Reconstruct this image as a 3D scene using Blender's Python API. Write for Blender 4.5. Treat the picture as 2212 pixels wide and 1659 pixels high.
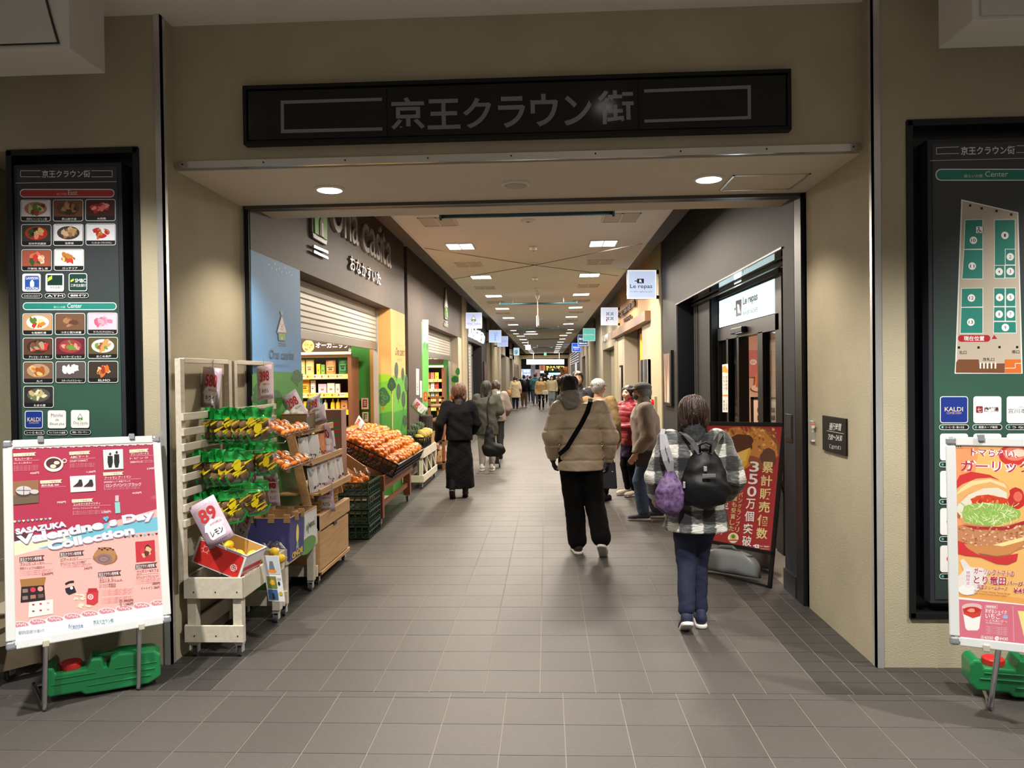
import bpy, bmesh, math, random
import numpy as np
from mathutils import Matrix, Vector
D=bpy.data; SC=bpy.context.scene; COL=SC.collection
for o in list(D.objects): D.objects.remove(o)
R_=math.radians; PI=math.pi
# ---------------------------------------------------------------- camera, world, exposure
CAMH=1.66; FPX=1640.0; CX,CY=1106.0,829.5
_y,_p,_r=R_(2.6178),R_(-0.6957),R_(-0.7560)
fw=np.array([-math.sin(_y)*math.cos(_p),math.cos(_y)*math.cos(_p),math.sin(_p)])
_r0=np.array([math.cos(_y),math.sin(_y),0.]); _u0=np.cross(_r0,fw)
rt=_r0*math.cos(_r)+_u0*math.sin(_r); up=-_r0*math.sin(_r)+_u0*math.cos(_r)
cam=D.cameras.new('camera'); co=D.objects.new('camera',cam); COL.objects.link(co)
cam.sensor_fit='HORIZONTAL'; cam.sensor_width=36; cam.lens=36*FPX/2212; cam.clip_start=.05; cam.clip_end=200
M=Matrix(((rt[0],up[0],-fw[0],0),(rt[1],up[1],-fw[1],0),(rt[2],up[2],-fw[2],CAMH),(0,0,0,1)))
co.matrix_world=M; SC.camera=co
SC.view_settings.view_transform='Standard'; SC.view_settings.look='None'
SC.view_settings.exposure=EXPO=0.08; SC.view_settings.gamma=1; SC.view_settings.use_curve_mapping=False
w=D.worlds.new('world'); SC.world=w; w.use_nodes=True
w.node_tree.nodes['Background'].inputs[0].default_value=(1,.97,.93,1)
w.node_tree.nodes['Background'].inputs[1].default_value=.11
SC.cycles.max_bounces=6; SC.cycles.diffuse_bounces=3; SC.cycles.glossy_bounces=3; SC.cycles.transparent_max_bounces=12
SC.cycles.transmission_bounces=4; SC.cycles.caustics_reflective=False; SC.cycles.caustics_refractive=False
SC.cycles.sample_clamp_indirect=4; SC.cycles.use_light_tree=True
def light(kind,name,loc,power,color=(1,1,1),size=.3,size_y=None,rot=(0,0,0),spot=120,blend=.5,radius=.05):
    l=D.lights.new(name,kind); l.energy=power; l.color=color
    if kind=='AREA':
        l.size=size
        if size_y: l.shape='RECTANGLE'; l.size_y=size_y
    if kind=='SPOT': l.spot_size=R_(spot); l.spot_blend=blend; l.shadow_soft_size=radius
    if kind=='POINT': l.shadow_soft_size=radius
    o=D.objects.new(name,l); o.location=loc; o.rotation_euler=rot; COL.objects.link(o); return o
WARM=(1,.88,.74); NEU=(1,.95,.88)
# corridor panels (their fixtures are built with the ceiling)
LROWS=[9.6+3.04*i for i in range(6)]+[32.1+3.3*i for i in range(9)]
for i,yy in enumerate(LROWS):
    for xx in (-1.07,.73):
        light('AREA','panel_light',(xx,yy,3.285),104 if i<3 else 70 if i<6 else 40,WARM,.34,.42)
# downlights of the entrance hall in front, outside the frame
HALL=[(xx,yy,e) for xx in (-2.5,.48,3.46) for yy,e in ((2.8,600),(.3,290),(-2.2,150))]
for xx,yy,e in HALL: light('SPOT','hall_light',(xx,yy,3.72),e,NEU,spot=114,blend=.5,radius=.06)
for xx in (-1.53,1.09): light('SPOT','entrance_light',(xx,5.12,2.9),120,WARM,spot=120,blend=.6,radius=.05)
# ---------------------------------------------------------------- helpers
def ray(px,py): return rt*(px-CX)/FPX-up*(py-CY)/FPX+fw
def P(px,py,ax,val):
    """where the sight line through a pixel of the 2212x1659 photograph meets the plane axis ax = val"""
    d=ray(px,py); c=np.array([0,0,CAMH]); t=(val-c[ax])/d[ax]; return c+t*d
def lin(c):
    def f(v):
        v=v/255.; return v/12.92 if v<=.04045 else ((v+.055)/1.055)**2.4
    return (f(c[0]),f(c[1]),f(c[2]),1)
MATS={}
def mat(name,c=(200,200,200),rough=.6,metal=0,var=0,vs=8,bump=0,bs=60,es=0,alpha=1,trans=0,sheen=0,coat=0,stretch=None,isl=0,spec=.5):
    if name in MATS: return MATS[name]
    m=D.materials.new(name); m.use_nodes=True; N=m.node_tree.nodes; L=m.node_tree.links; b=N['Principled BSDF']
    b.inputs['Base Color'].default_value=lin(c); b.inputs['Roughness'].default_value=rough; b.inputs['Metallic'].default_value=metal
    b.inputs['Specular IOR Level'].default_value=spec
    if alpha<1: b.inputs['Alpha'].default_value=alpha
    if trans: b.inputs['Transmission Weight'].default_value=trans
    if sheen: b.inputs['Sheen Weight'].default_value=sheen
    if coat: b.inputs['Coat Weight'].default_value=coat
    if es: b.inputs['Emission Color'].default_value=lin(c); b.inputs['Emission Strength'].default_value=es
    tc=None
    if var or bump:
        tc=N.new('ShaderNodeTexCoord'); src=tc.outputs['Object']
        if stretch:
            mp=N.new('ShaderNodeMapping'); mp.inputs['Scale'].default_value=stretch; L.new(src,mp.inputs[0]); src=mp.outputs[0]
    if var:
        n=N.new('ShaderNodeTexNoise'); n.inputs['Scale'].default_value=vs; n.inputs['Detail'].default_value=6; L.new(src,n.inputs['Vector'])
        hs=N.new('ShaderNodeHueSaturation'); hs.inputs['Color'].default_value=lin(c)
        mr=N.new('ShaderNodeMapRange'); mr.inputs[1].default_value=.3; mr.inputs[2].default_value=.7; mr.inputs[3].default_value=1-var; mr.inputs[4].default_value=1+var
        L.new(n.outputs[0],mr.inputs[0]); last=mr.outputs[0]
        if isl:
            if isl==1: oi=N.new('ShaderNodeObjectInfo'); rr=oi.outputs['Random']
            else: oi=N.new('ShaderNodeNewGeometry'); rr=oi.outputs['Random Per Island']
            m2=N.new('ShaderNodeMapRange'); m2.inputs[3].default_value=1-.08; m2.inputs[4].default_value=1+.08; L.new(rr,m2.inputs[0])
            mu=N.new('ShaderNodeMath'); mu.operation='MULTIPLY'; L.new(last,mu.inputs[0]); L.new(m2.outputs[0],mu.inputs[1]); last=mu.outputs[0]
        L.new(last,hs.inputs['Value']); L.new(hs.outputs[0],b.inputs['Base Color'])
        if es: L.new(hs.outputs[0],b.inputs['Emission Color'])
    if bump:
        n=N.new('ShaderNodeTexNoise'); n.inputs['Scale'].default_value=bs; n.inputs['Detail'].default_value=4; L.new(src,n.inputs['Vector'])
        bp=N.new('ShaderNodeBump'); bp.inputs['Strength'].default_value=bump; bp.inputs['Distance'].default_value=.01
        L.new(n.outputs[0],bp.inputs['Height']); L.new(bp.outputs[0],b.inputs['Normal'])
    MATS[name]=m; return m
def printmat(name='printed_ink',rough=.45,es=0,coat=0):
    if name in MATS: return MATS[name]
    m=D.materials.new(name); m.use_nodes=True; N=m.node_tree.nodes; L=m.node_tree.links; b=N['Principled BSDF']
    a=N.new('ShaderNodeAttribute'); a.attribute_name='Ink'; L.new(a.outputs['Color'],b.inputs['Base Color']); b.inputs['Roughness'].default_value=rough
    if coat: b.inputs['Coat Weight'].default_value=coat
    if es: L.new(a.outputs['Color'],b.inputs['Emission Color']); b.inputs['Emission Strength'].default_value=es
    MATS[name]=m; return m
def glassmat(name='clear_glass',tint=(235,242,240),a=.12,rough=.02):
    if name in MATS: return MATS[name]
    m=D.materials.new(name); m.use_nodes=True; N=m.node_tree.nodes; L=m.node_tree.links
    N.remove(N['Principled BSDF']); t=N.new('ShaderNodeBsdfTransparent'); g=N.new('ShaderNodeBsdfGlossy'); g.inputs['Roughness'].default_value=rough
    t.inputs[0].default_value=lin(tint); lw=N.new('ShaderNodeLayerWeight'); lw.inputs[0].default_value=.35
    mr=N.new('ShaderNodeMapRange'); mr.inputs[3].default_value=a*.5; mr.inputs[4].default_value=min(1,a*4); L.new(lw.outputs['Fresnel'],mr.inputs[0])
    mx=N.new('ShaderNodeMixShader'); L.new(mr.outputs[0],mx.inputs[0]); L.new(t.outputs[0],mx.inputs[1]); L.new(g.outputs[0],mx.inputs[2])
    L.new(mx.outputs[0],N['Material Output'].inputs[0]); MATS[name]=m; return m
class B:
    """collects shapes, then links them as one mesh object"""
    def __init__(s): s.v=[]; s.f=[]; s.m=[]; s.mi=0; s.T=None
    def add(s,vs,fs):
        k=len(s.v)
        if s.T is not None: vs=[s.T@Vector(v) for v in vs]
        s.v+= [tuple(v) for v in vs]; s.f+=[tuple(i+k for i in f) for f in fs]; s.m+=[s.mi]*len(fs); return s
    def box(s,x0,x1,y0,y1,z0,z1):
        if x0>x1:x0,x1=x1,x0
        if y0>y1:y0,y1=y1,y0
        if z0>z1:z0,z1=z1,z0
        return s.add([(x,y,z) for z in (z0,z1) for y in (y0,y1) for x in (x0,x1)],[(0,2,3,1),(4,5,7,6),(0,1,5,4),(2,6,7,3),(0,4,6,2),(1,3,7,5)])
    def cb(s,c,d): return s.box(c[0]-d[0]/2,c[0]+d[0]/2,c[1]-d[1]/2,c[1]+d[1]/2,c[2]-d[2]/2,c[2]+d[2]/2)
    def bar(s,p,q,w,h=None,upv=(0,0,1)):
        """board of section w x h from p to q"""
        h=h or w; p=Vector(p); q=Vector(q); d=(q-p).normalized(); u=Vector(upv)
        if abs(d.dot(u))>.98: u=Vector((0,1,0))
        a=d.cross(u).normalized()*w/2; b=a.cross(d).normalized()*h/2
        vs=[p-a-b,p+a-b,p-a+b,p+a+b,q-a-b,q+a-b,q-a+b,q+a+b]
        return s.add(vs,[(0,1,3,2),(4,6,7,5),(0,4,5,1),(2,3,7,6),(0,2,6,4),(1,5,7,3)])
    def tube(s,pts,r,n=10,cap=True,sq=1.0,closed=False):
        pts=[Vector(p) for p in pts]; N=len(pts); rs=r if isinstance(r,(list,tuple)) else [r]*N
        vs=[];fs=[]; pu=None
        for i,p in enumerate(pts):
            d=(pts[(i+1)%N if closed else min(i+1,N-1)]-pts[(i-1)%N if closed else max(i-1,0)])
            d=d.normalized() if d.length>1e-9 else Vector((0,0,1))
            if pu is None: pu=Vector((0,0,1)) if abs(d.z)<.9 else Vector((0,1,0))
            a=d.cross(pu).normalized(); b=a.cross(d).normalized(); pu=b
            for k in range(n):
                t=2*PI*k/n; vs.append(p+a*math.cos(t)*rs[i]+b*math.sin(t)*rs[i]*sq)
        for i in range(N if closed else N-1):
            j=(i+1)%N
            for k in range(n): fs.append((i*n+k,i*n+(k+1)%n,j*n+(k+1)%n,j*n+k))
        if cap and not closed: fs+= [tuple(range(n))[::-1],tuple((N-1)*n+k for k in range(n))]
        return s.add(vs,fs)
    def lathe(s,c,prof,n=16,ax=2,cap=True):
        """prof: (radius, height) along axis ax from c"""
        vs=[];fs=[];N=len(prof)
        for r,h in prof:
            for k in range(n):
                t=2*PI*k/n; a,b=r*math.cos(t),r*math.sin(t)
                v={2:(a,b,h),1:(b,h,a),0:(h,a,b)}[ax]; vs.append((c[0]+v[0],c[1]+v[1],c[2]+v[2]))
        for i in range(N-1):
            for k in range(n): fs.append((i*n+k,i*n+(k+1)%n,(i+1)*n+(k+1)%n,(i+1)*n+k))
        if cap: fs+= [tuple(range(n))[::-1],tuple((N-1)*n+k for k in range(n))]
        return s.add(vs,fs)
    def ball(s,c,r,n=12,m=8,f=None):
        r=(r,r,r) if not isinstance(r,(tuple,list)) else r
        vs=[(c[0],c[1],c[2]-r[2])];fs=[]
        for i in range(1,m):
            a=-PI/2+PI*i/m
            for k in range(n):
                t=2*PI*k/n; vs.append((c[0]+r[0]*math.cos(a)*math.cos(t),c[1]+r[1]*math.cos(a)*math.sin(t),c[2]+r[2]*math.sin(a)))
        vs.append((c[0],c[1],c[2]+r[2]))
        for k in range(n): fs.append((0,1+(k+1)%n,1+k))
        for i in range(m-2):
            for k in range(n): fs.append((1+i*n+k,1+i*n+(k+1)%n,1+(i+1)*n+(k+1)%n,1+(i+1)*n+k))
        e=len(vs)-1; q=1+(m-2)*n
        for k in range(n): fs.append((e,q+k,q+(k+1)%n))
        if f: vs=[f(v) for v in vs]
        return s.add(vs,fs)
    def prism(s,pts,O,U,V,N,t):
        """polygon (u,v) points extruded from O along N by t"""
        O,U,V,N=map(Vector,(O,U,V,N)); n=len(pts)
        vs=[O+U*a+V*b for a,b in pts]+[O+U*a+V*b+N*t for a,b in pts]
        return s.add(vs,[tuple(range(n))[::-1],tuple(range(n,2*n))]+[(i,(i+1)%n,n+(i+1)%n,n+i) for i in range(n)])
    def quad(s,a,b,c,d): return s.add([a,b,c,d],[(0,1,2,3)])
    def sheet(s,fn,nu,nv):
        vs=[fn(i/nu,j/nv) for j in range(nv+1) for i in range(nu+1)]
        return s.add(vs,[(j*(nu+1)+i,j*(nu+1)+i+1,(j+1)*(nu+1)+i+1,(j+1)*(nu+1)+i) for j in range(nv) for i in range(nu)])
    def build(s,name,mats=None,parent=None,smooth=False,bev=0,solid=0,weld=0,sub=0,ink=None):
        me=D.meshes.new(name); me.from_pydata(s.v,[],s.f)
        for m in (mats if isinstance(mats,(list,tuple)) else [mats]): me.materials.append(m)
        me.polygons.foreach_set('material_index',s.m)
        if smooth: me.polygons.foreach_set('use_smooth',[True]*len(me.polygons))
        me.update(); bm=bmesh.new(); bm.from_mesh(me)
        if weld: bmesh.ops.remove_doubles(bm,verts=bm.verts,dist=weld)
        bmesh.ops.recalc_face_normals(bm,faces=bm.faces); bm.to_mesh(me); bm.free()
        o=D.objects.new(name,me); COL.objects.link(o)
        if parent: o.parent=parent
        if bev:
            x=o.modifiers.new('b','BEVEL'); x.width=bev; x.segments=2; x.limit_method='ANGLE'
        if sub:
            x=o.modifiers.new('s','SUBSURF'); x.levels=x.render_levels=sub
        if solid:
            x=o.modifiers.new('t','SOLIDIFY'); x.thickness=solid; x.offset=0
        return o
def tag(o,label=None,cat=None,group=None,kind=None):
    if label: o['label']=label
    if cat: o['category']=cat
    if group: o['group']=group
    if kind: o['kind']=kind
    return o
def thing(name,label,cat,loc=(0,0,0),rz=0,group=None,rot=None):
    o=D.objects.new(name,None); COL.objects.link(o); o.location=loc; o.rotation_euler=rot if rot else (0,0,rz); o.empty_display_size=.1
    return tag(o,label,cat,group)
def struct(name,b,m,**k):
    o=b.build(name,m,**k); o['kind']='structure'; return o
def copyt(o,loc=None,rot=None,label=None,group=None,scale=None,parent=None):
    c=o.copy(); COL.objects.link(c)
    if parent is not None: c.parent=parent
    if loc is not None: c.location=loc
    if rot is not None: c.rotation_euler=rot
    if scale is not None: c.scale=scale
    if label: c['label']=label
    if group: c['group']=group
    for ch in o.children: copyt(ch,parent=c)
    return c
# -------- flat print: coloured shapes and lettering as thin layers on a plane
_TX={}
def textmesh(s,bold=0,serif=0):
    k=(s,bold)
    if k in _TX: return _TX[k]
    cu=D.curves.new('t','FONT'); cu.body=s; cu.size=1; cu.resolution_u=3 if len(s)<12 else 2; cu.fill_mode='FRONT'; cu.offset=bold
    o=D.objects.new('t',cu); me=o.to_mesh()
    n=len(me.vertices); v=np.zeros(n*3); me.vertices.foreach_get('co',v); v=v.reshape(-1,3)[:,:2].copy()
    f=[tuple(p.vertices) for p in me.polygons]; o.to_mesh_clear(); D.objects.remove(o); D.curves.remove(cu)
    if n: mn=v.min(0); mx=v.max(0); v=(v-mn)/np.maximum(mx-mn,1e-6); asp=(mx-mn)[0]/max((mx-mn)[1],1e-6)
    else: asp=1
    _TX[k]=(v,f,asp); return _TX[k]
class Pr:
    """print on a plane: O origin, U right, V up (unit), N out. Shapes in metres, or in photo pixels through q()"""
    def __init__(s,O,U,V,N=None,step=.0001,lift=.0006):
        s.O=np.array(O,float); s.U=np.array(U,float); s.V=np.array(V,float); s.U/=np.linalg.norm(s.U); s.V/=np.linalg.norm(s.V)
        s.N=np.cross(s.U,s.V) if N is None else np.array(N,float); s.k=lift; s.step=step; s.v=[];s.f=[];s.c=[]; s.W=s.H=None; s.F=None
    def frame(s,x0,y0,x1,y1,W,H):
        """use a source rectangle x0..x1, y0..y1 (y down) stretched over W x H metres"""
        s.F=(x0,y0,x1,y1,W,H); return s
    def q(s,x,y):
        if s.F: a=s.F; return ((x-a[0])/(a[2]-a[0])*a[4],(a[3]-y)/(a[3]-a[1])*a[5])
        return (x,y)
    def up(s): s.k+=s.step
    def poly(s,pts,col,tri=None,lay=True):
        if lay: s.up()
        p=np.array([s.q(*t) for t in pts]); k=len(s.v)
        for a,b in p: s.v.append(tuple(s.O+s.U*a+s.V*b+s.N*s.k))
        fs=tri or [tuple(range(len(pts)))]
        for f in fs: s.f.append(tuple(i+k for i in f)); s.c.append(col)
    def r(s,x0,y0,x1,y1,col,rad=0,lay=True):
        if rad:
            sx=1 if x1>x0 else -1; sy=1 if y1>y0 else -1; pts=[]
            for cx,cy,a0 in ((x1-sx*rad,y1-sy*rad,0),(x0+sx*rad,y1-sy*rad,90),(x0+sx*rad,y0+sy*rad,180),(x1-sx*rad,y0+sy*rad,270)):
                for t in range(0,91,18): a=R_(a0+t); pts.append((cx+sx*rad*math.cos(a),cy+sy*rad*math.sin(a)))
            s.poly(pts,col,lay=lay)
        else: s.poly([(x0,y0),(x1,y0),(x1,y1),(x0,y1)],col,lay=lay)
    def e(s,cx,cy,rx,ry,col,n=20,wob=0,rot=0,lay=True,seed=0):
        if not lay: s.k+=s.step*.08
        rnd=random.Random(seed); ph=[rnd.uniform(0,6.3) for _ in range(3)]; pts=[]
        for i in range(n):
            t=2*PI*i/n; w=1+wob*(math.sin(3*t+ph[0])+.6*math.sin(5*t+ph[1])+.5*math.sin(9*t+ph[2]))
            a,b=rx*w*math.cos(t),ry*w*math.sin(t); pts.append((cx+a*math.cos(rot)-b*math.sin(rot),cy+a*math.sin(rot)+b*math.cos(rot)))
        s.poly(pts,col,lay=lay)
    def line(s,pts,w,col,lay=True):
        if lay: s.up()
        for (x0,y0),(x1,y1) in zip(pts,pts[1:]):
            dx,dy=x1-x0,y1-y0; L=math.hypot(dx,dy) or 1; nx,ny=-dy/L*w/2,dx/L*w/2
            s.poly([(x0+nx,y0+ny),(x0-nx,y0-ny),(x1-nx,y1-ny),(x1+nx,y1+ny)],col,lay=False)
    def ring(s,cx,cy,rx,ry,w,col,n=24):
        s.up(); a=[(cx+rx*math.cos(2*PI*i/n),cy+ry*math.sin(2*PI*i/n)) for i in range(n)]; b=[(cx+(rx-w)*math.cos(2*PI*i/n),cy+(ry-w)*math.sin(2*PI*i/n)) for i in range(n)]
        for i in range(n): j=(i+1)%n; s.poly([a[i],a[j],b[j],b[i]],col,lay=False)
    def fr(s,x0,y0,x1,y1,w,col):
        s.line([(x0,y0),(x1,y0),(x1,y1),(x0,y1),(x0,y0)],w,col)
    def t(s,txt,x0,y0,x1,y1,col,bold=0,rot=0,vert=False):
        """text stretched into the box x0,y0 (lower left) .. x1,y1 (upper right) of the source frame"""
        if vert:
            n=len(txt); h=(y1-y0)/n; s.up()
            for i,ch in enumerate(txt):
                yb=y1-h*(i+1); g=h*.1
                if ch in 'ー｜': s.r((x0+x1)/2-abs(x1-x0)*.07,yb+g,(x0+x1)/2+abs(x1-x0)*.07,yb+h-g,col,lay=False)
                elif ch!=' ': s.t(ch,x0,yb+g,x1,yb+h-g,col,bold,0); s.k-=s.step
            return
        v,f,asp=textmesh(txt,bold); s.up(); k=len(s.v)
        if not len(v): return
        cx,cy=(x0+x1)/2,(y0+y1)/2; c,sn=math.cos(rot),math.sin(rot)
        for a,b in v:
            x=(a-.5)*(x1-x0); y=(b-.5)*(y1-y0); q=s.q(cx+x*c-y*sn,cy+x*sn+y*c); s.v.append(tuple(s.O+s.U*q[0]+s.V*q[1]+s.N*s.k))
        for g in f: s.f.append(tuple(i+k for i in g)); s.c.append(col)
    def build(s,name='printing',parent=None,m=None,rough=.45,es=0,coat=0):
        me=D.meshes.new(name); me.from_pydata(s.v,[],s.f); me.materials.append(m or printmat('ink_%g_%g_%g'%(rough,es,coat),rough,es,coat))
        ca=me.color_attributes.new('Ink','FLOAT_COLOR','CORNER'); arr=np.ones((len(me.loops),4),np.float32); i=0; cc={}
        for p,c in zip(me.polygons,s.c):
            if c not in cc: cc[c]=lin(c)
            arr[p.loop_start:p.loop_start+p.loop_total]=cc[c]
        ca.data.foreach_set('color',arr.ravel()); me.update()
        o=D.objects.new(name,me); COL.objects.link(o)
        if parent: o.parent=parent
        return o
WHITE=(245,245,243); BLACK=(18,18,20)
# ---------------------------------------------------------------- materials of the setting
PLAS=mat('beige_plaster',(178,169,143),.85,var=.07,vs=3,bump=.25,bs=120)
CEILM=mat('ceiling_white',(238,234,226),.9)
SOFM=mat('soffit_cream',(218,210,194),.8)
BRN=mat('brown_woodgrain_panel',(86,76,69),.6,spec=.25,var=.14,vs=6,stretch=(1,1,9),bump=.05)
DRK=mat('charcoal_panel',(44,42,42),.6,spec=.25,var=.12,vs=5,stretch=(1,6,1))
BLK=mat('black_metal',(16,18,22),.4,spec=.35)
STEEL2=mat('polished_steel',(205,205,203),.2,1.0,var=.08,vs=4,stretch=(1,.1,.1)); STEEL=mat('brushed_steel',(206,206,204),.3,.6,var=.05,vs=20,stretch=(1,1,.2))
BGE=mat('beige_wall_paint',(170,159,128),.85,var=.03,vs=4)
GRG=mat('greige_wall_paint',(158,150,132),.8)
CREAM=mat('cream_panel',(182,170,150),.7)
WOODD=mat('dark_brown_wood',(96,64,44),.5,var=.2,vs=8,stretch=(1,1,.15))
TILE=mat('floor_tile_grey',(75,71,68),.5,var=.09,vs=14,bump=.12,bs=260,isl=1,spec=.5)
TILE2=mat('floor_tile_grey_far',(75,71,68),.5,var=.09,vs=14,bump=.12,bs=260,isl=2,spec=.5)
TILES=mat('floor_tile_dark',(54,52,50),.5,var=.09,vs=14,bump=.1,bs=260,isl=1,spec=.5)
TILES2=mat('floor_tile_dark_far',(54,52,50),.5,var=.09,vs=14,isl=2,spec=.5)
GROUT=mat('tile_grout',(126,120,111),.9)
XL,XR=-2.2,1.82; YF=4.3; YH=4.45; YP=5.42; ZH=2.92; CL,CR=-2.15,1.80; ZC=3.3; ZW=3.68; YE=60
# floor slab (grout) and its tiles
fl=struct('floor',B().box(-6,6,-5,YF+.2,-.1,0).box(-2.6,2.6,YF+.2,YE+14,-.1,0),GROUT)
def tiles():
    G=.0024; out=[]
    p=.2915; x=-1.686-p*14
    while x<5:
        for r in range(-9,1):
            y1=3.868-(0)+r*p; out.append((x,x+p,y1-p,y1,0))
        x+=p
    x=-1.686-p*14
    while x<5: out.append((x,x+p,3.868,3.868+.072,0)); x+=p
    c=[-1.806+.2917*k for k in range(12)]; c[-1]=1.405
    y=3.94
    while y<YE+10:
        for a,b in zip(c,c[1:]): out.append((a,b,y,y+.29,0))
        y+=.29
    s=.1475; y=3.94; out.append((-2.2,-2.102,4.32,4.3825,1)); out.append((1.7,1.82,4.32,4.3825,1))
    while y<13:
        if y<YF:
            for k in range(26): yt=y+s if k<2 else min(y+s,YF+.02); out.append((-1.806-s*(k+1),-1.806-s*k,y,yt,1)); out.append((1.405+s*k,1.405+s*(k+1),y,yt,1))
        else:
            for k in range(3): out.append((max(-1.806-s*(k+1),-2.2),-1.806-s*k,y,y+s,1)); out.append((1.405+s*k,min(1.405+s*(k+1),1.82),y,y+s,1))
        y+=s
    while y<YE:
        out.append((-2.2,-1.806,y,y+.3,1)); out.append((1.405,1.82,y,y+.3,1)); y+=.3
    def area(t):
        cx=(t[0]+t[1])/2; cy=(t[2]+t[3])/2; d=np.array([cx,cy,-CAMH]); w=d@fw
        if w<.5: return 0
        px=CX+FPX*(d@rt)/w; py=CY-FPX*(d@up)/w
        if not(-40<px<2250 and py<1700): return 0
        return (t[1]-t[0])*(t[3]-t[2])/w**3
    out.sort(key=area,reverse=True); nb=sum(1 for t in out if t[4]==0)
    me={}
    for k in (0,1):
        b=B(); b.box(-.5,.5,-.5,.5,0,1); o=b.build('tile',TILES if k else TILE); me[k]=o.data; D.objects.remove(o)
    far=[B(),B()]; rnd=random.Random(3); big=sm=0
    for t in out:
        x0,x1,y0,y1,k=t; h=.0018+rnd.uniform(0,.0004)
        if (k==0 and big<180 or k==1 and sm<120) and area(t)>0 :
            if k: sm+=1
            else: big+=1
            o=D.objects.new('floor_tile',me[k]); COL.objects.link(o); o.parent=fl
            o.location=((x0+x1)/2,(y0+y1)/2,0); o.scale=(x1-x0-2*G,y1-y0-2*G,h)
        elif y1>-.5: far[k].box(x0+G,x1-G,y0+G,y1-G,0,h)
    for k in (0,1):
        o=far[k].build('floor_tiles',TILES2 if k else TILE2,fl); o['kind']='stuff'
tiles()
# facade
b=B(); b.box(-6,XL,YF,YF+.6,0,3.76).box(-2.55,XL,YF+.6,YP+.02,0,3.76)
# the left notice recess is cut out of the wall: built as four pieces round it
def wall_with_niche(name,x0,x1,nx0,nx1,nz0,nz1,side):
    b=B(); b.box(x0,nx0,YF,YF+.6,0,3.76); b.box(nx1,x1,YF,YF+.6,0,3.76); b.box(nx0,nx1,YF,YF+.6,0,nz0); b.box(nx0,nx1,YF,YF+.6,nz1,3.76); b.box(nx0,nx1,YF+.5,YF+.6,nz0,nz1)
    if side<0: b.box(XL-.4,XL,YF+.6,YP+.02,0,3.76)
    else: b.box(XR,XR+.4,YF+.6,YP+.02,0,3.76)
    return struct(name,b,PLAS)
wall_with_niche('wall_left',-6,XL,-3.42,-2.34,.28,3.0,-1)
wall_with_niche('wall_right',XR,6,2.0,3.08,.28,3.03,1)
b=B(); b.box(XL,XR,YH,YP,ZH,3.76); struct('wall_front',b,PLAS)
struct('ceiling',B().box(XL,XR,YH+.03,YP,ZH-.012,ZH),SOFM)
struct('ceiling',B().box(-6,6,-5,YH+.02,3.76,3.9),CEILM)
# steel corner guards and the edge strip
for nm,x0,x1 in (('left',XL-.035,XL+.004),('right',XR-.004,XR+.035)):
    struct('trim_1' if nm=='left' else 'trim_2',B().box(x0,x1,YF-.008,YF+.02,0,3.76).box(XL-.0 if nm=='left' else XR-.004,XL+.004 if nm=='left' else XR,YF-.008,YF+.05,0,3.76),STEEL)
t=B().box(XL+.01,XR-.01,YH-.008,YH+.03,ZH-.006,ZH+.036); t.mi=1
for i in range(9): t.lathe((XL+.05+i*(XR-XL-.1)/8,YH-.008,ZH+.018),[(.005,0),(.005,-.003)],8,1)
struct('trim_3',t,[STEEL2,BLK])
# door head track + black jambs
HD=mat('dark_track',(70,68,66),.4)
struct('trim_4',B().box(XL+.03,XR,YP,YP+.05,ZH-.035,ZH-.012).box(XL+.03,XR,YP+.06,YP+.1,ZH-.035,ZH-.012),HD)
struct('trim_5',B().box(CL-.4,CR+.4,YP+.02,5.93,ZH,3.9),SOFM)
struct('trim_6',B().box(XL+.0,CL-.005,YP+.03,YP+.06,0,ZH),BLK)
struct('trim_7',B().box(XR-.03,XR+.05,YP,YP+.14,0,ZH),BLK)
struct('trim_8',B().box(XL-.4,XL+.012,YP+.0,YP+.028,0,ZH),STEEL)
struct('trim_9',B().box(XR,XR+.02,YP-.03,YP,0,ZH),STEEL)
# passage behind: ceiling panel, coves, outer soffit
struct('ceiling',B().box(-1.55,1.27,5.93,32,ZC,ZC+.06).box(-1.55,1.27,32,YE,ZC,ZC+.06),CEILM)
struct('ceiling',B().box(CL-.4,CR+.4,5.93,YE,ZW,ZW+.1),mat('cove_soffit',(150,146,140),.9))
struct('trim_10',B().box(-1.57,-1.55,5.93,YE,ZC-.005,ZC+.1).box(1.27,1.29,5.93,YE,ZC-.005,ZC+.1),mat('white_edge',(225,225,222),.5))
# ---- left side of the passage
def WL(n,y0,y1,z0,z1,m,d=0,t=.3): return struct(n,B().box(CL-d-t,CL-d,y0,y1,z0,z1),m)
def WR(n,y0,y1,z0,z1,m,d=0,t=.3): return struct(n,B().box(CR+d,CR+d+t,y0,y1,z0,z1),m)
SKYB=mat('sky_blue_panel',(108,172,230),.6); ORG=mat('pale_orange_panel',(216,174,106),.7); LGRN=mat('leaf_green_panel',(74,160,52),.6)
WL('wall_left',5.47,6.58,0,2.6,SKYB); WL('wall_left',5.47,11.5,2.6,ZW,BRN)
WL('wall_left',10.45,11.5,0,2.6,ORG); WL('wall_left',11.5,11.76,0,ZW,BLK,.1)
WL('wall_left',11.76,19.2,2.6,ZW,BRN); WL('wall_left',11.76,13.04,0,2.6,BRN)
WL('wall_left',13.04,13.75,0,2.6,LGRN); WL('wall_left',18.5,19.2,0,2.6,CREAM)
WL('wall_left',19.2,20.33,0,ZW,BGE,-.03); WL('wall_left',20.33,27.3,2.62,ZW,DRK); WL('wall_left',25.2,27.3,0,2.62,DRK); WL('wall_left',20.33,20.9,0,2.62,DRK)
WL('wall_left',22.9,25.2,0,2.62,BLK,.35)
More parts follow.
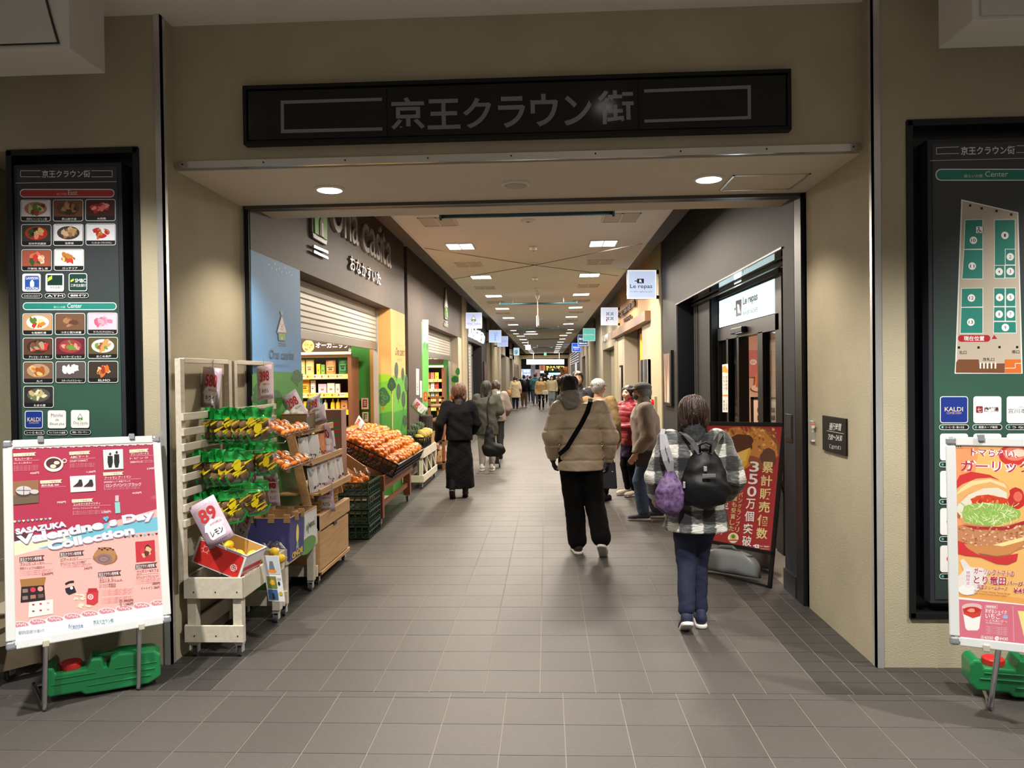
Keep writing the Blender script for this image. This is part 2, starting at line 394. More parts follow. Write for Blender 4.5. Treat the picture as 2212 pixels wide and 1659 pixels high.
WL('wall_left',27.3,28.6,0,ZW,BGE,-.02); WL('wall_left',28.6,29.7,0,ZW,BLK,.12); WL('wall_left',29.7,33.2,0,ZW,BGE,-.02)
WL('wall_left',33.2,36,0,ZW,GRG); WL('wall_left',40,44.3,0,ZW,GRG); WL('wall_left',48.3,50.4,0,ZW,GRG); WL('wall_left',36,50.4,2.65,ZW,GRG)
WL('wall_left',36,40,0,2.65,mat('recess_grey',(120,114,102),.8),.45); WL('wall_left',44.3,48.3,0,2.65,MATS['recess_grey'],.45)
WL('wall_left',50.4,56,0,2.4,WOODD); WL('wall_left',50.4,58,2.4,ZW,CREAM); WL('wall_left',56,58,0,2.4,BLK); WL('wall_left',58,YE,0,ZW,BGE,-.03)
# ---- right side
PIL=mat('blue_grey_pillar',(46,49,57),.6,spec=.25)
WR('wall_right',5.6,5.86,0,ZW,PIL,.0,.4); WR('wall_right',5.86,10.57,2.6,ZW,DRK); WR('wall_right',10.57,11.87,0,ZW,DRK)
WR('wall_right',11.87,13.06,0,ZW,BGE,-.02); WR('wall_right',13.06,19.2,2.66,ZW,mat('peach_wall',(206,160,112),.7)); WR('wall_right',13.06,14.37,0,2.66,CREAM)
WR('wall_right',17.6,19.2,0,2.66,CREAM); WR('wall_right',19.2,20.07,0,2.5,BGE,-.02)
WR('wall_right',19.2,24.4,2.4,ZW,GRG); WR('wall_right',24.3,27.7,0,ZW,GRG); WR('wall_right',27.7,28.4,0,ZW,BLK,.1); WR('wall_right',28.4,31.2,0,ZW,BGE,-.02)
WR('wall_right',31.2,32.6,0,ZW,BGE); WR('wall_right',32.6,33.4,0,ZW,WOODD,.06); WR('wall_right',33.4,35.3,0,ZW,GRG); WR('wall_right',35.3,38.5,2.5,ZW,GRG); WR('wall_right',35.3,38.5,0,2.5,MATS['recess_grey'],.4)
WR('wall_right',38.5,41,0,ZW,GRG); WR('wall_right',41,56,0,ZW,BLK,.05); WR('wall_right',56,YE,0,ZW,GRG)
# pillar base and recessed pull of the pillar
struct('baseboard_right',B().box(CR-.012,CR+.3,5.59,5.87,0,.16),mat('dark_base',(36,38,44),.4))
# end wall with opening
struct('wall_back',B().box(CL-.3,CR+.3,YE,YE+.3,2.9,ZW).box(CL-.3,CL+.15,YE,YE+.3,0,2.9).box(CR-.1,CR+.3,YE,YE+.3,0,2.9),BGE)
# ---------------------------------------------------------------- print traced on real planes
class Px(Pr):
    """print whose source frame is a crop of the photograph (ox, oy, scale); each point goes to where its sight line meets the sign's own plane"""
    def __init__(s,O,U,V,ox=0,oy=0,sc=1,N=None,**k):
        Pr.__init__(s,O,U,V,N,**k); s.crop=(ox,oy,sc)
    def q(s,x,y):
        ox,oy,sc=s.crop; d=ray(ox+x/sc,oy+y/sc); c=np.array([0,0,CAMH]); t=((s.O-c)@s.N)/(d@s.N); p=c+t*d-s.O
        return (p@s.U,p@s.V)
def dish(p,x0,y0,x1,y1,bg,plate,cols,seed=0,n=14,blob=.16,asp=1):
    """small printed food picture: plate and heaped shapes"""
    rnd=random.Random(seed); w,h=abs(x1-x0),abs(y1-y0); cx,cy=(x0+x1)/2,(y0+y1)/2
    p.r(x0,y0,x1,y1,bg)
    if plate: p.e(cx,cy,w*.4,h*.42,plate); 
    p.up()
    for i in range(n):
        a=rnd.uniform(0,6.3); r=rnd.random()**.6; s=blob*rnd.uniform(.6,1.3)
        p.k+=.000008
        p.e(cx+math.cos(a)*r*w*.25,cy+math.sin(a)*r*h*.24,w*s*.8,h*s*.8,cols[i%len(cols)],n=9,wob=.12,rot=rnd.uniform(0,3),lay=False,seed=i)
# ---- black name board over the entrance
YS=YH-.05
t=thing('entrance_name_board','long black sign board with grey rectangular lines and large lettering above the entrance','sign')
b=B(); z0,z1,x0,x1=3.028,3.373,-1.758,1.406
for a in ((x0,x1,z1-.022,z1),(x0,x1,z0,z0+.022)): b.box(a[0],a[1],YS-.012,YH,a[2],a[3])
for a in ((x0,x0+.022),(x1-.022,x1)): b.box(a[0],a[1],YS-.012,YH,z0+.022,z1-.022)
b.build('frame',mat('black_sign_frame',(8,9,12),.45,spec=.3),t,bev=.002)
SG=mat('black_gloss_sign',(7,8,11),.12,spec=.35)
xs=[x0+.026,-.91,.545,x1-.026]
for i in range(3): B().box(xs[i]+.001,xs[i+1]-.001,YS+.002,YH,z0+.03,z1-.03).build('panel',SG,t,bev=.001)
p=Px((0,YS+.002,0),(1,0,0),(0,0,1),520,160,3.687)
GY=(122,124,130)
p.poly([(318,212),(1125,188),(1125,213),(344,238),(346,442),(1128,424),(1128,450),(320,472)],GY)
p.crop=(1100,140,3.568); p.poly([(1038,190),(1862,157),(1864,418),(1042,446),(1042,423),(1838,395),(1836,185),(1040,215)],GY)
p.crop=(0,0,1)
for ch,a in zip('京王クラウン街',((844,281,917,210),(923,279,994,214),(1000,277,1062,211),(1076,276,1135,208),(1146,273,1206,203),(1218,271,1278,206),(1290,268,1369,195))): p.t(ch,a[0],a[1],a[2],a[3],GY,bold=.02,rot=-.028)
p.build('lettering',t,rough=.2)
# ---- directory boards in their niches
def directory(name,label,nx0,nx1,nz0,nz1,bx0,bx1,bz0,bz1):
    t=thing(name,label,'sign'); b=B(); y0=YF-.012
    b.box(nx0-.005,nx0+.03,y0,YF+.14,nz0,nz1).box(nx1-.03,nx1+.005,y0,YF+.14,nz0,nz1).box(nx0,nx1,y0,YF+.14,nz1-.03,nz1+.005).box(nx0,nx1,y0,YF+.14,nz0-.005,nz0+.03)
    b.build('frame',mat('black_frame_paint',(14,16,20),.4),t,bev=.002)
    B().box(nx0,nx1,YF+.1,YF+.14,nz0,nz1).build('backing',mat('black_satin_backing',(16,18,24),.3),t)
    B().box(bx0,bx1,YF,YF+.1,bz0,bz1).build('board_box',mat('dark_grey_box',(42,45,52),.45),t,bev=.003)
    m=mat('green_to_charcoal_print',(50,56,58),.35)
    if not m.get('g'):
        m['g']=1; N=m.node_tree.nodes; L=m.node_tree.links; tc=N.new('ShaderNodeTexCoord'); sp=N.new('ShaderNodeSeparateXYZ'); cr=N.new('ShaderNodeValToRGB'); mr=N.new('ShaderNodeMapRange')
        mr.inputs[1].default_value=.4; mr.inputs[2].default_value=2.9; L.new(tc.outputs['Object'],sp.inputs[0]); L.new(sp.outputs[2],mr.inputs[0]); L.new(mr.outputs[0],cr.inputs[0]); L.new(cr.outputs[0],N['Principled BSDF'].inputs['Base Color'])
        e=cr.color_ramp.elements; e[0].color=lin((48,58,56)); e[1].color=lin((62,62,70)); x=e.new(.45); x.color=lin((56,92,78)); x=e.new(.7); x.color=lin((58,66,66))
    B().box(bx0+.025,bx1-.025,YF-.004,YF,bz0+.025,bz1-.025).build('panel',m,t)
    return t
dl=directory('directory_board','tall dark directory board with food pictures, behind the pink poster stand',-3.12,-2.34,.28,3.0,-3.088,-2.442,.35,2.92)
dr=directory('directory_board','tall dark directory board with a green floor map, behind the burger poster stand',2.0,2.78,.28,3.03,2.112,2.72,.36,2.925)
OFFW=(232,234,232)
def head(p,x0,x1,y0,y1,tx0,tx1,lw):
    """name between two open boxes"""
    p.line([(tx0-8,y0),(x0,y0),(x0,y1),(tx0-8,y1)],lw,OFFW); p.line([(tx1+8,y0),(x1,y0),(x1,y1),(tx1+8,y1)],lw,OFFW)
p=Px((0,YF-.004,0),(1,0,0),(0,0,1),0,300,2.514,step=.000014)
head(p,112,610,177-4,210-4,228,490,3); p.t('京王クラウン街',228,210,490,170,OFFW,.015,rot=-.008); p.line([(85,240),(633,232)],2.5,OFFW)
p.r(108,318,622,272,OFFW,22); p.r(112,314,618,277,(190,62,62),19); p.t('あいの路',308,306,360,292,(240,190,190),rot=0); p.t('East',370,304,420,280,OFFW)
p.r(124,930,634,888,OFFW,20); p.r(128,926,630,892,(36,128,116),17); p.t('語らいの路',292,920,355,907,(170,220,210)); p.t('Center',366,918,445,894,OFFW)
foods=[((112,330),'西安ビャンビャン麺',(228,226,232),(196,120,100),[(150,70,50),(90,140,50),(200,200,150),(120,60,40)]),
((288,330),'青山餃子房',(120,70,50),(90,60,44),[(60,40,30),(150,100,60),(40,30,26),(170,130,90)]),
((464,328),'大同苑',(70,30,30),None,[(190,50,50),(230,150,140),(150,40,40),(220,110,100)]),
((116,464),'吉祥寺武蔵家',(60,56,50),(190,50,40),[(60,80,40),(220,190,120),(230,150,120),(30,40,30)]),
((290,462),'吉野家',(235,236,240),(70,66,60),[(200,160,110),(220,190,150),(170,120,80)]),
((466,460),'ケンタッキーフライドチキン',(232,236,244),None,[(190,40,40),(240,240,240),(190,120,60)]),
((118,600),'海鮮処 寿し常',(170,90,70),None,[(230,120,90),(240,220,200),(200,60,50),(240,170,120),(60,90,50)]),
((294,598),'ロッテリア',(240,240,242),None,[(196,130,60),(240,210,120),(160,90,50),(210,60,50)]),
((124,948),'七宝麻辣湯',(190,150,110),(240,238,230),[(200,130,60),(240,220,150),(90,120,50),(180,60,40)]),
((300,946),'つきじ宮川本廛',(110,80,60),None,[(130,90,60),(90,60,44),(160,120,90)]),
((476,944),'サーティワンアイスクリーム',(240,190,205),None,[(226,120,150),(240,160,180),(200,90,120)]),
((126,1080),'アトリエ・ド・マー',(90,60,50),(60,44,40),[(200,50,50),(170,150,120),(110,80,60)]),
((302,1078),'レッカービッセン',(100,40,50),(150,60,60),[(220,150,140),(160,60,60),(110,140,60)]),
((478,1076),'おこめ茶屋',(90,80,50),(236,236,230),[(200,150,90),(110,150,70),(150,80,50)]),
((128,1210),'ルパ',(120,90,70),(180,150,120),[(200,130,60),(170,90,40),(230,190,120)]),
((304,1208),'スターバックスコーヒー',(90,80,80),None,[(240,240,240),(235,235,232),(240,240,238)]),
((480,1206),'ELMO',(60,50,44),None,[(220,110,50),(220,200,150),(90,130,60),(160,50,40)]),
((130,1342),'たまの里',(50,46,48),(90,90,80),[(200,180,130),(230,220,190),(110,130,80)])]
for i,((x,y),nm,bg,pl,cs) in enumerate(foods):
    w,h=164,118
    p.r(x,y+h,x+w,y,OFFW,12); p.r(x+3,y+h-3,x+w-3,y+3,(24,26,28),10); dish(p,x+5,y+h-26,x+w-5,y+5,bg,pl,cs,seed=i); ww=min(110,16*len(nm)); p.t(nm,x+w/2-ww/2+6,y+h-7,x+w/2+ww/2+6,y+h-19,OFFW,.01)
def tilelogo(x,y,w,h,bg,cap,fn):
    p.r(x,y+h,x+w,y,OFFW,12); p.r(x+4,y+h-4,x+w-4,y+4,bg,9); p.up(); fn(x,y); p.r(x-4,y+h+36,x+w+8,y+h+10,OFFW,13); p.r(x-2,y+h+34,x+w+6,y+h+12,(24,26,28),11); p.t(cap,x+8,y+h+29,x+w-4,y+h+17,OFFW,.01)
def lg1(x,y):
    p.r(x+14,y+90,x+92,y+12,(40,84,168),10); p.t('LAWSON',x+20,y+32,x+86,y+18,WHITE,.02); p.t('STATION',x+20,y+88,x+86,y+74,WHITE,.02); p.r(x+42,y+72,x+64,y+42,WHITE,5); p.r(x+47,y+44,x+59,y+35,WHITE)
def lg2(x,y):
    p.r(x+10,y+64,x+92,y+8,(22,52,48)); p.poly([(x+12,y+44),(x+12,y+24),(x+36,y+10),(x+36,y+30)],(190,214,60)); p.t('三井住友銀行',x+12,y+82,x+92,y+68,(40,50,50),.01)
def lg3(x,y):
    p.poly([(x+10,y+50),(x+10,y+38),(x+28,y+28),(x+28,y+40)],(190,214,60)); p.t('SMBC',x+34,y+50,x+94,y+30,WHITE,.01); p.t('三井住友銀行',x+10,y+74,x+94,y+58,WHITE)
tilelogo(124,732,100,98,WHITE,'コンビニエンスストア',lg1); tilelogo(250,732,100,98,WHITE,'ATM',lg2); tilelogo(376,730,100,98,(24,64,56),'銀行',lg3)
tilelogo(138,1476,98,96,(26,52,140),'コーヒー豆・輸入食品',lambda x,y:(p.t('KALDI',x+14,y+58,x+84,y+36,(230,214,170),.01),p.t('COFFEE FARM',x+22,y+70,x+76,y+62,(230,180,80))))
tilelogo(262,1474,100,98,WHITE,'ライフスタイル雑貨',lambda x,y:(p.t('Marche',x+18,y+36,x+82,y+18,(60,60,66)),p.t('de',x+42,y+58,x+60,y+44,(60,60,66)),p.t('Bleuet plus',x+12,y+84,x+90,y+66,(60,60,66))))
def ona(p,x,y,s,c=(90,90,90),g=(70,160,60),white=None):
    """the shop's hut mark, x centre, y base, s height"""
    p.poly([(x-s*.34,y-s*.36),(x,y-s*.95),(x+s*.34,y-s*.36)],c); p.poly([(x-s*.25,y-s*.4),(x,y-s*.84),(x+s*.25,y-s*.4)],white or WHITE)
    p.r(x-s*.3,y-s*.12,x+s*.3,y-s*.36,c,s*.05); p.r(x-s*.25,y-s*.15,x+s*.25,y-s*.34,g,s*.03); p.r(x-s*.05,y-s*.15,x+s*.05,y-s*.28,white or WHITE); p.line([(x-s*.25,y-s*.02),(x+s*.25,y)],s*.03,c)
tilelogo(388,1472,100,98,WHITE,'青果・グローサリー',lambda x,y:(ona(p,x+50,y+60,44),p.t('Ona casita',x+12,y+78,x+92,y+62,(100,110,100)),p.t('おなかすいた',x+32,y+86,x+74,y+81,(120,120,120))))
p.build('printing',dl)
# right hand map board
p=Px((0,YF-.004,0),(1,0,0),(0,0,1),1900,250,2.3366,step=.000014); GR=(40,132,118)
p.line([(400,157),(287,162),(287,194),(400,190)],2.5,OFFW); p.t('京王クラウン街',410,196,682,154,OFFW,.015,rot=-.02); p.line([(692,152),(800,150),(800,184),(692,186)],2.5,OFFW); p.line([(256,227),(840,212)],2,OFFW)
p.r(282,328,860,268,OFFW,28); p.r(287,323,860,273,GR,24); p.t('語らいの路',426,312,520,296,OFFW,rot=-.01); p.t('Center',533,308,648,280,OFFW,rot=-.01)
p.poly([(412,422),(700,488),(722,1302),(378,1302),(382,1238)],OFFW); p.poly([(418,430),(694,492),(716,1296),(384,1296),(388,1240)],(190,178,160))
p.up()
for x,y in ((457,453),(515,468),(590,481),(664,499),(400,1170),(499,1170),(605,1168),(694,1168)): p.r(x-6,y+6,x+6,y-6,BLACK,lay=False)
def cell(a): p.poly(a,OFFW); cx=sum(t[0] for t in a)/len(a); cy=sum(t[1] for t in a)/len(a); p.poly([(x+(3 if x<cx else -3),y+(3 if y<cy else -3)) for x,y in a],GR)
for a in ([(430,524),(522,522),(522,674),(424,676)],[(424,674),(522,674),(522,825),(414,825)],[(578,524),(685,522),(687,820),(578,822)],[(632,672),(686,672),(686,754),(632,754)],[(578,754),(632,754),(632,822),(578,822)],[(632,754),(687,754),(687,820),(632,820)],
 [(412,870),(522,868),(522,966),(410,968)],[(410,966),(522,966),(522,1100),(405,1100)],[(575,868),(634,868),(634,964),(575,964)],[(634,868),(688,868),(688,964),(634,964)],[(575,964),(634,964),(634,1038),(574,1038)],[(634,964),(689,964),(689,1038),(634,1038)],[(574,1038),(690,1038),(691,1098),(573,1098)]): cell(a)
for n,x,y in ((10,473,629),(11,467,759),(12,463,920),(13,460,1042),(1,632,604),(2,659,712),(3,659,786),(4,603,787),(5,660,916),(6,605,917),(7,660,1002),(8,603,1002),(9,634,1069)):
    p.e(x,y,19,19,WHITE); s=str(n); w=4.5*len(s)+(2 if len(s)>1 else 0); p.t(s,x-w,y+8,x+w,y-8,(30,30,30),.01)
p.r(484,595,522,557,(30,40,90)); p.r(486,593,520,559,WHITE); p.e(500,566,4,4,(30,50,110)); p.line([(500,570),(502,582),(512,582),(516,590)],3,(30,50,110)); p.ring(500,582,9,9,3,(30,50,110))
p.r(396,1140,558,1107,(170,30,44),15); p.t('現在位置',424,1136,528,1112,WHITE,.015); p.poly([(566,1126),(592,1126),(578,1106)],(170,30,44))
p.t('北口',401,1203,438,1186,(30,30,30)); p.t('南口',668,1200,705,1183,(30,30,30)); p.t('改札口',521,1238,578,1221,(30,30,30))
p.poly([(384,1296),(386,1244),(398,1230),(500,1230),(502,1250),(630,1250),(630,1298)],(118,74,44)); p.poly([(632,1230),(712,1230),(714,1298),(632,1298)],(214,110,40))
p.line([(632,1274),(684,1274),(684,1250),(714,1250)],3,OFFW)
for x in (504,522,540,560,580): p.r(x,1276,x+8,1246,OFFW,lay=False)
def tl(x,y,bg,cap,n,fn):
    p.r(x,y+136,x+142,y,OFFW,14); p.r(x+4,y+132,x+138,y+4,bg,11); p.up()
    if fn: fn(x,y)
    p.r(x-4,y+170,x+146,y+142,OFFW,14); p.r(x-1,y+167,x+143,y+145,(20,22,24),11); p.e(x+13,y+156,8,8,GR); p.t(n,x+11,y+160,x+15,y+152,WHITE)
    if cap: p.t(cap,x+26,y+162,x+122,y+150,OFFW,.01)
tl(304,1416,(26,52,140),'コーヒー豆・輸入食品','1',lambda x,y:(p.t('KALDI',x+24,y+76,x+116,y+54,(230,214,170),.01),p.t('COFFEE FARM',x+34,y+90,x+108,y+80,(230,180,80))))
tl(472,1416,WHITE,'薬膳スープ春雨','2',lambda x,y:(p.r(x+14,y+84,x+48,y+50,(150,36,40),5),p.t('七',x+20,y+80,x+42,y+56,WHITE),p.t('麻辣湯',x+54,y+78,x+128,y+54,(70,30,30),.03),p.t('マーラータン',x+74,y+86,x+112,y+81,(70,30,30))))
tl(640,1416,WHITE,'うなぎ','3',lambda x,y:(p.t('宮川本廛',x+8,y+86,x+130,y+62,(50,50,60)),p.t('つきじ',x+56,y+58,x+90,y+50,(50,50,60))))
for j in range(4):
    for i in range(3): tl(304+168*i,1604+j*188,WHITE,'','4',(lambda x,y:p.e(x+70,y+66,34,30,[(40,130,90),(220,150,60),(40,50,60),(200,80,90)][j],wob=.1)) if j or i else None)
p.build('printing',dr)
# ---- plaque, switch plate and pull on the right reveal
def plate(name,lab,cat,px,x=XR,th=.012,m=None):
    a=P(*px[0],0,x); b=P(*px[1],0,x); t=thing(name,lab,cat)
    B().box(x-th,x,min(a[1],b[1]),max(a[1],b[1]),min(a[2],b[2]),max(a[2],b[2])).build('plate',m,t,bev=.002); return t
t=plate('hours_plaque','dark brown plaque with passage hours 7:00 to 24:30 on the right plaster reveal','sign',((1780,897),(1832,985)),m=mat('dark_brown_plaque',(26,19,19),.6,spec=.2))
p=Px((XR-.0125,0,0),(0,-1,0),(0,0,1),1680,860,3.53); W2=(235,235,235)
p.t('通行時間',394,247,484,190,W2,.01,rot=.09); p.line([(376,248),(504,272)],3,W2); p.t('7:00～24:30',386,322,492,280,W2,.01,rot=.11); p.line([(410,355),(398,353),(398,378),(410,380)],2,W2); p.line([(470,368),(481,370),(481,392),(470,390)],2,W2); p.t('京王クラウン街',412,390,468,360,W2,.01,rot=.09)
p.build('lettering',t)
t=plate('switch_plate','narrow metal switch plate with small stickers beside the dark hours plaque','switch',((1751,908),(1761,955)),m=STEEL)
p=Px((XR-.0125,0,0),(0,-1,0),(0,0,1),1680,860,3.53); p.r(258,230,284,190,(238,226,220)); p.r(258,208,284,192,(220,110,60)); p.e(266,254,4,6,WHITE); p.r(258,332,284,318,WHITE); p.build('sticker',t)
t=thing('recessed_pull','black recessed door pull let into the blue grey pillar','handle')
B().box(CR-.004,CR+.006,5.66,5.82,1.13,1.34).build('frame',mat('dark_pull_frame',(50,50,54),.3,.6),t,bev=.002); B().box(CR-.006,CR,5.68,5.8,1.16,1.325).build('recess',mat('deep_black',(3,3,4),.6),t)
# ---- white bulkhead boxes at the top corners
WBX=mat('white_box_paint',(205,202,196),.6); WBD=mat('white_box_face',(190,188,184),.5)
t=thing('overhead_sign_box','white overhead box with a curved side edge at the top left corner','sign')
a=P(150,106,1,3.6); zb=a[2]; xr=a[0]
b=B(); pts=[(xr-1.6,zb),(xr,zb)]+[(xr-.06-.07*math.sin(i/8*PI/2)*1.0,zb+.5*i/8) for i in range(0,0)]
b.box(xr-1.6,xr,3.6,3.9,zb,3.76).build('body',WBX,t,bev=.004)
g=B(); arc=[(-.055-.085*math.sin(k/10*PI/2),.02+.46*k/10) for k in range(11)]
g.prism([(-1.5,.03)]+[(x,z+.01) for x,z in arc]+[(-1.5,.49)],(xr,3.6,zb),(1,0,0),(0,0,1),(0,-1,0),.012).build('face_panel',WBD,t,bev=.002)
g=B(); 
g.tube([(xr+x+.008,3.592,zb+z+.005) for x,z in arc],.004,6); g.bar((xr-1.5,3.592,zb+.028),(xr-.05,3.592,zb+.028),.006,.006); g.build('gasket',BLK,t)
t=thing('overhead_sign_box','square white overhead box at the top right corner','sign')
a=P(2100,45,1,3.6); B().box(a[0],a[0]+1.5,3.6,3.9,a[2],3.76).build('body',WBX,t,bev=.004); B().box(a[0]+.035,a[0]+1.4,3.588,3.6,a[2]+.02,3.755).build('face_panel',WBD,t,bev=.002)
# ---------------------------------------------------------------- ceiling fixtures
GLOW=mat('panel_glow',(255,250,240),.5,es=7); RIM=mat('white_rim',(225,222,214),.5)
def lampt(): 
    t=thing('ceiling_light','glowing rectangular panel of two squares set in the passage ceiling','light',group='panel lights in two rows along the passage')
    b=B(); b.box(-.175,.175,-.215,-.2,-.012,.004).box(-.175,.175,.2,.215,-.012,.004).box(-.175,-.16,-.2,.2,-.012,.004).box(.16,.175,-.2,.2,-.012,.004).box(-.006,.006,-.2,.2,-.014,.004).build('frame',RIM,t)
    B().box(-.16,-.006,-.2,.2,-.008,0).build('diffuser',GLOW,t); B().box(.006,.16,-.2,.2,-.008,0).build('diffuser',GLOW,t); return t
l0=None
ords=['first','second','third','fourth','fifth','sixth','seventh','eighth','ninth','tenth','eleventh','twelfth','thirteenth','fourteenth','fifteenth']
for i,yy in enumerate(LROWS):
    for xx in (-1.07,.73):
        if l0 is None: l0=lampt(); o=l0
        else: o=copyt(l0)
        o.location=(xx,yy,ZC); o['label']='%s glowing panel light from the entrance in the %s row of the passage ceiling'%(ords[i],'left' if xx<0 else 'right')
def disc(name,lab,cat,c,r,m,rim=RIM,group=None,h=.012):
    t=thing(name,lab,cat,c,group=group); B().lathe((0,0,0),[(r*1.22,0),(r*1.22,-.006),(r,-h)],20).build('rim',rim,t,smooth=False); B().lathe((0,0,0),[(r*.95,-h-.001),(r*.9,-h-.003)],20).build('diffuser',m,t); return t
disc('downlight','round glowing downlight in the entrance soffit above the kiwi rack side','light',P(712,408,2,ZH-.012),.085,GLOW)
disc('downlight','round glowing downlight in the entrance soffit beside the access panel','light',P(1531,385,2,ZH-.012),.085,GLOW)
for k,(xx,yy,e) in enumerate(HALL): disc('downlight','round downlight of the entrance hall ceiling, %s lamp of the %s row from the facade'%(ords[k//3],ords[k%3]),'light',(xx,yy,3.76),.075,GLOW)
disc('ceiling_speaker','round pale speaker disc at the middle of the entrance soffit','speaker',P(1114,398,2,ZH-.012),.08,mat('speaker_grille',(196,188,172),.7))
for q,lab in (((906,0),'first'),((1,0),'second')):
    pass
for k,(yy,w_) in enumerate(((28.0,'nearer'),(30.2,'farther'))):
    for xx,sd in ((-1.2,'left'),(.9,'right')): disc('downlight','small round downlight, the %s one of the %s pair in the passage ceiling gap'%(w_,sd),'light',(xx,yy,ZC),.12,GLOW)
disc('ceiling_light','wide round light near the middle of the passage ceiling','light',P(1147,716,2,ZC),.2,GLOW)
disc('ceiling_light','second wide round light near the middle of the passage ceiling','light',P(1147,721,2,ZC),.3,GLOW)
t=thing('access_panel','square ceiling access panel with a thin metal frame in the entrance soffit','panel')
c=[P(x,y,2,ZH-.012) for x,y in ((1553,411),(1708,411),(1742,374),(1592,376))]; xa,xb,ya,yb=c[0][0],c[2][0]+.03,c[2][1],c[0][1]; b=B()
b.box(xa,xb,ya,ya+.012,ZH-.018,ZH-.01).box(xa,xb,yb-.012,yb,ZH-.018,ZH-.01).box(xa,xa+.012,ya,yb,ZH-.018,ZH-.01).box(xb-.012,xb,ya,yb,ZH-.018,ZH-.01).build('frame',STEEL,t); B().box(xa+.014,xb-.014,ya+.014,yb-.014,ZH-.015,ZH-.01).build('panel',SOFM,t)
# vents, smoke heads
def vent(x,y,w,l,lab):
    t=thing('ceiling_vent',lab,'vent',(x,y,ZC),group='ceiling vents of the passage'); b=B()
    b.box(-w,w,-l,-l+.012,-.012,0).box(-w,w,l-.012,l,-.012,0).box(-w,-w+.012,-l,l,-.012,0).box(w-.012,w,-l,l,-.012,0).box(-.008,.008,-l,l,-.012,0).build('frame',RIM,t); B().box(-w+.01,w-.01,-l+.01,l-.01,-.006,0).build('grille',mat('vent_grille',(200,192,176),.8),t)
for i,yy in enumerate((8.05,11.2,14.2,17.1,20.2,23.3)):
    for px,sd in ((-1.13,'left'),(.8,'right')): vent(px,yy,.19,.22,'%s ceiling vent from the entrance in the %s row of the passage ceiling'%(ords[i],sd))
def head_(px,py,r,h,lab,nm='smoke_detector'):
    c=P(px,py,2,ZC); t=thing(nm,lab,'detector',tuple(c)); B().lathe((0,0,0),[(r,0),(r,-h*.4),(r*.75,-h),(r*.3,-h*1.05)],16).build('housing',RIM,t,smooth=False); B().lathe((0,0,-h),[(r*.25,0),(r*.25,-h*.25)],10).build('sensor',mat('sensor_grey',(120,116,110),.5),t)
for px,py,r,h,l in ((1141,475,.075,.02,'flat sprinkler disc just behind the front hanging bar'),(1152,532,.055,.05,'smoke detector between the first pair of panel lights'),(1150,569,.11,.015,'flat ceiling speaker between the first and second lights'),(1156,599,.055,.05,'smoke detector between the second pair of panel lights'),(1160,622,.055,.05,'smoke detector just above the tall hanging exit sign'),(1168,686,.05,.05,'small detector below the second hanging bar')): head_(px,py,r,h,l)
# hanging bars for banners
BAR=mat('dark_teal_bar',(44,78,88),.35,.3)
def hbar(x0,x1,y,z,lab,r=.014):
    t=thing('banner_bar',lab,'bar',group='dark banner bars hung across the passage'); B().tube([(x0,y,z),(x1,y,z)],r,8).build('bar',BAR,t,smooth=True)
    for x in (x0,x1): B().lathe((x-.01,y,z),[(r*1.9,0),(r*1.9,.02)],10,0).build('end_cap',BAR,t)
    for x in (x0+.28,x1-.28): B().tube([(x,y,z),(x,y,ZC)],.003,5).build('hanger',STEEL,t)
a=P(952,468,1,7.4); b_=P(1325,462,1,7.4); hbar(a[0],b_[0],7.4,a[2],'nearest dark teal bar hung across the passage ceiling',.02)
for (x0,x1,yy,d,l) in ((1080,1246,657,16.2,'second dark bar hung across the passage ceiling'),(1117,1224,711,25.5,'third dark bar hung across the passage ceiling'),(1142,1208,733,33,'fourth dark bar hung across the passage ceiling'),(1150,1196,751,42,'fifth dark bar hung across the passage ceiling')):
    a=P(x0,yy,1,d); b_=P(x1,yy,1,d); hbar(a[0],b_[0],d,a[2],l,.02)
WIRE=mat('thin_wire',(56,50,44),.8,spec=.1)
for (a,b_,l) in (((917,536),(1336,596),'thin cable crossing the passage ceiling from the left wall'),((1387,526),(978,603),'thin cable crossing the passage ceiling from the right wall')):
    dz=.02 if a[0]<1000 else .05; A=P(*a,2,ZC-dz); Q=P(*b_,2,ZC-dz); tag(B().tube([A,(A+Q)/2-np.array([0,0,.02]),Q],.004,5).build('cable',WIRE),l,'cable')
# hanging slim sign on a rod
c=P(1161,634,2,ZC); d_=c[1]; t=thing('hanging_sign','slim vertical lit sign hanging on a rod from the passage ceiling','sign')
zt=P(1158,683,1,d_)[2]; zb=P(1158,704,1,d_)[2]; x=c[0]
B().lathe((x,d_,ZC),[(.03,0),(.05,-.05),(.02,-.12)],12).build('canopy',RIM,t); B().tube([(x,d_,ZC-.1),(x,d_,zt-.0)],.008,6).build('rod',RIM,t)
B().box(x-.03,x-.01,d_-.1,d_+.25,zb,zt).build('sign_face',mat('pale_lit_face',(225,240,232),.5,es=1.6),t); B().box(x-.01,x+.02,d_-.1,d_+.25,zb,zt).build('back_case',RIM,t)
